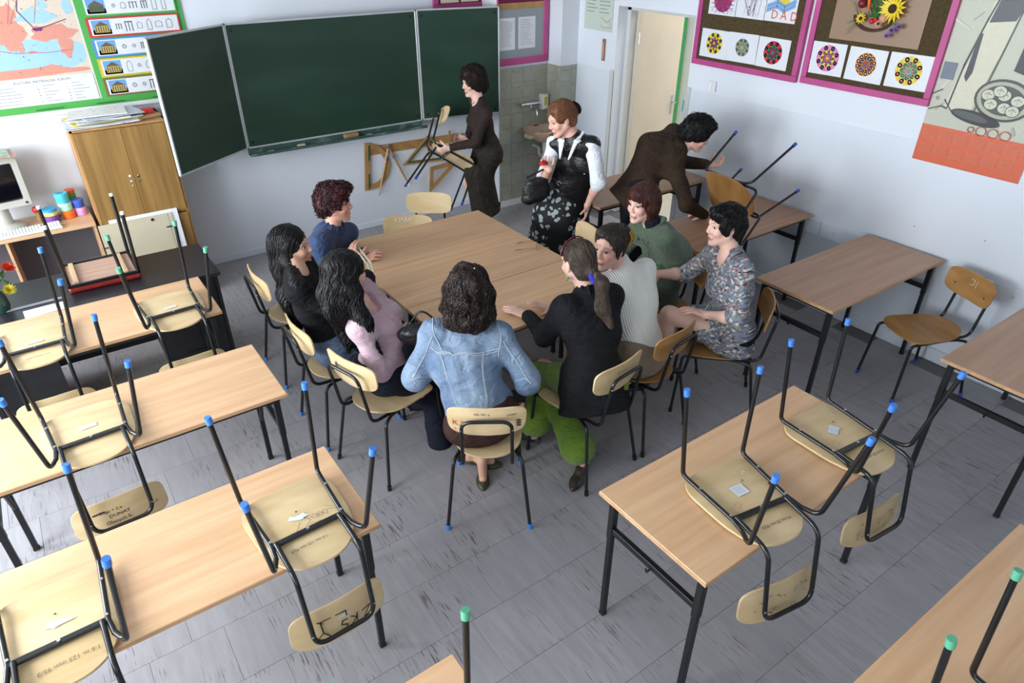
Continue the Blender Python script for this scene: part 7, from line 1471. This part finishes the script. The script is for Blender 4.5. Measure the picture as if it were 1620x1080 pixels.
for q in 'LR': p.shoe(q, M['tube_matt'], p.fw, .03)
v = p.cap_vol(.006); v.ell(p.h(0, .045, .088), (.055, .050, .034), p.R, .03); v.cap(p.h(0, -.075, -.01), p.h(0, -.070, -.085), .052, .038, .04)
for q in (-1, 1): v.ell(p.h(q * .074, .025, .025), (.013, .028, .052), p.R, .02)
p.face_cut(v, -.024, .064, .084); v.fold(.002, 80, (.5, .2, .6)); p.hair(v, HM['black'], lambda L: np.stack([L[:, 0] * 4, .25 - L[:, 1] * 1.5, -.9 + 0 * L[:, 0]], 1), 560, 10, .010, .0028, .15, 50, jitter=.22, lift=.006); p.earrings(M['steel'], (-1,), .006, .008)
w_ = p.J['WL']; d_ = nrm(p.J['ML'] - w_); s1 = nrm(np.cross(d_, (0, 0, 1.))); s2 = np.cross(s1, d_); b = MB(); b.tube([w_ - d_ * .015 + (s1 * math.cos(a) + s2 * math.sin(a)) * .028 - p.o for a in np.linspace(0, 2 * PI, 20)], .006, 6); ws = b.build('watch_strap', M['tube'], p.root, smooth=True)
b = MB(); b.tube([w_ - d_ * .015 - s2 * -.024 - p.o, w_ - d_ * .015 + s2 * .034 - p.o], .015, 14); b.build('watch_face', M['chrome'], ws, smooth=True)

# ------------------------------------------------------------------ things on the meeting table and in hands
TZ = .7605
gl = empty('eyeglasses', (2.685, 3.52, TZ), 0, 'rimless eyeglasses with open temples lying on the table', 'eyeglasses'); gl.rotation_euler = (0, 0, math.radians(50))
gm = mat('thin_gold_wire', (150, 116, 84), .3, metal=.6); br = MB(); br.tube([(-.008, 0, .022), (0, .002, .026), (.008, 0, .022)], .0012, 6); br.build('bridge', gm, gl, smooth=True)
glass = mat('lens_glass', (215, 215, 215), .05); glass.node_tree.nodes['Principled BSDF'].inputs['Transmission Weight'].default_value = .95
for s in (-1, 1):
    ln = MB(); ln.prism([(s * .034 + .026 * math.cos(a), .018 + .017 * math.sin(a)) for a in np.linspace(0, 2 * PI, 20, endpoint=False)], -.0008, .0008, 'y'); ln.build('lens', glass, gl)
    rm = MB(); rm.tube([(s * .034 + .026 * math.cos(a), 0, .018 + .017 * math.sin(a)) for a in np.linspace(0, 2 * PI, 24)], .0010, 5); rm.build('rim', gm, gl, smooth=True)
    tp = MB(); tp.tube([(s * .061, 0, .024), (s * .064, .06, .020), (s * .064, .10, .014)], .0012, 6); t_ = tp.build('temple', gm, gl, smooth=True)
    te = MB(); te.tube([(s * .064, .10, .014), (s * .062, .125, .008), (s * .056, .145, .003)], .0022, 6); te.build('temple_tip', mat('brown_acetate', (70, 40, 28), .35), t_, smooth=True)
t = empty('magazine', (1.77, 2.86, TZ), -.12, 'small picture booklet lying under the arm of the woman in denim', 'magazine'); MB().box((-.10, -.07, 0), (.10, .07, .004), .001).build('pages', M['paper'], t)
F = Flat(); F.rect(-.098, -.068, .098, .068, (70, 70, 72)); rg = random.Random(8)
for k in range(40): x, y = rg.uniform(-.09, .085), rg.uniform(-.06, .055); F.rect(x, y, x + rg.uniform(.005, .02), y + rg.uniform(.004, .012), rg.choice([(210, 210, 206), (40, 40, 40), (150, 148, 140)]), k == 0)
F.poly([(.03, .01), (.09, .02), (.08, .06), (.04, .055)], (176, 30, 50)); F.build('print', t, (0, 0, .0045), (1, 0, 0), (0, 1, 0))
# cream cloth bag held up by the woman in black
v = Vol(); JP = JO['P5']; a = np.array(JP['ML']); b_ = np.array(JP['MR']); m_ = (a + b_) / 2; low = b_ + V3(.03, .02, -.19)
v.slab(b_ + V3(.0, .02, -.02), low, (1, .1, 0), .05, .03, .085, .055, .03); v.ell(low, (.09, .06, .06), None, .04); v.fold(.004, 40, (1, .4, .2)); cb_ = vol_obj('cloth_bag', v, .0065, wool('cream_canvas', (216, 206, 174), bump=.2), None, (0, 0, 0)); tag(cb_, 'cream cloth bag in the hands of the woman with long straight hair', 'bag')
s_ = MB()
for k in (0, .022): s_.tube([tuple(b_ + V3(.02 + k, 0, -.01)), tuple(m_ + V3(.045 + k, 0, .02)), tuple(a + V3(.02 + k, 0, .01))], .007, 8)
s_.build('strap', MATS['cream_canvas'], cb_, smooth=True)
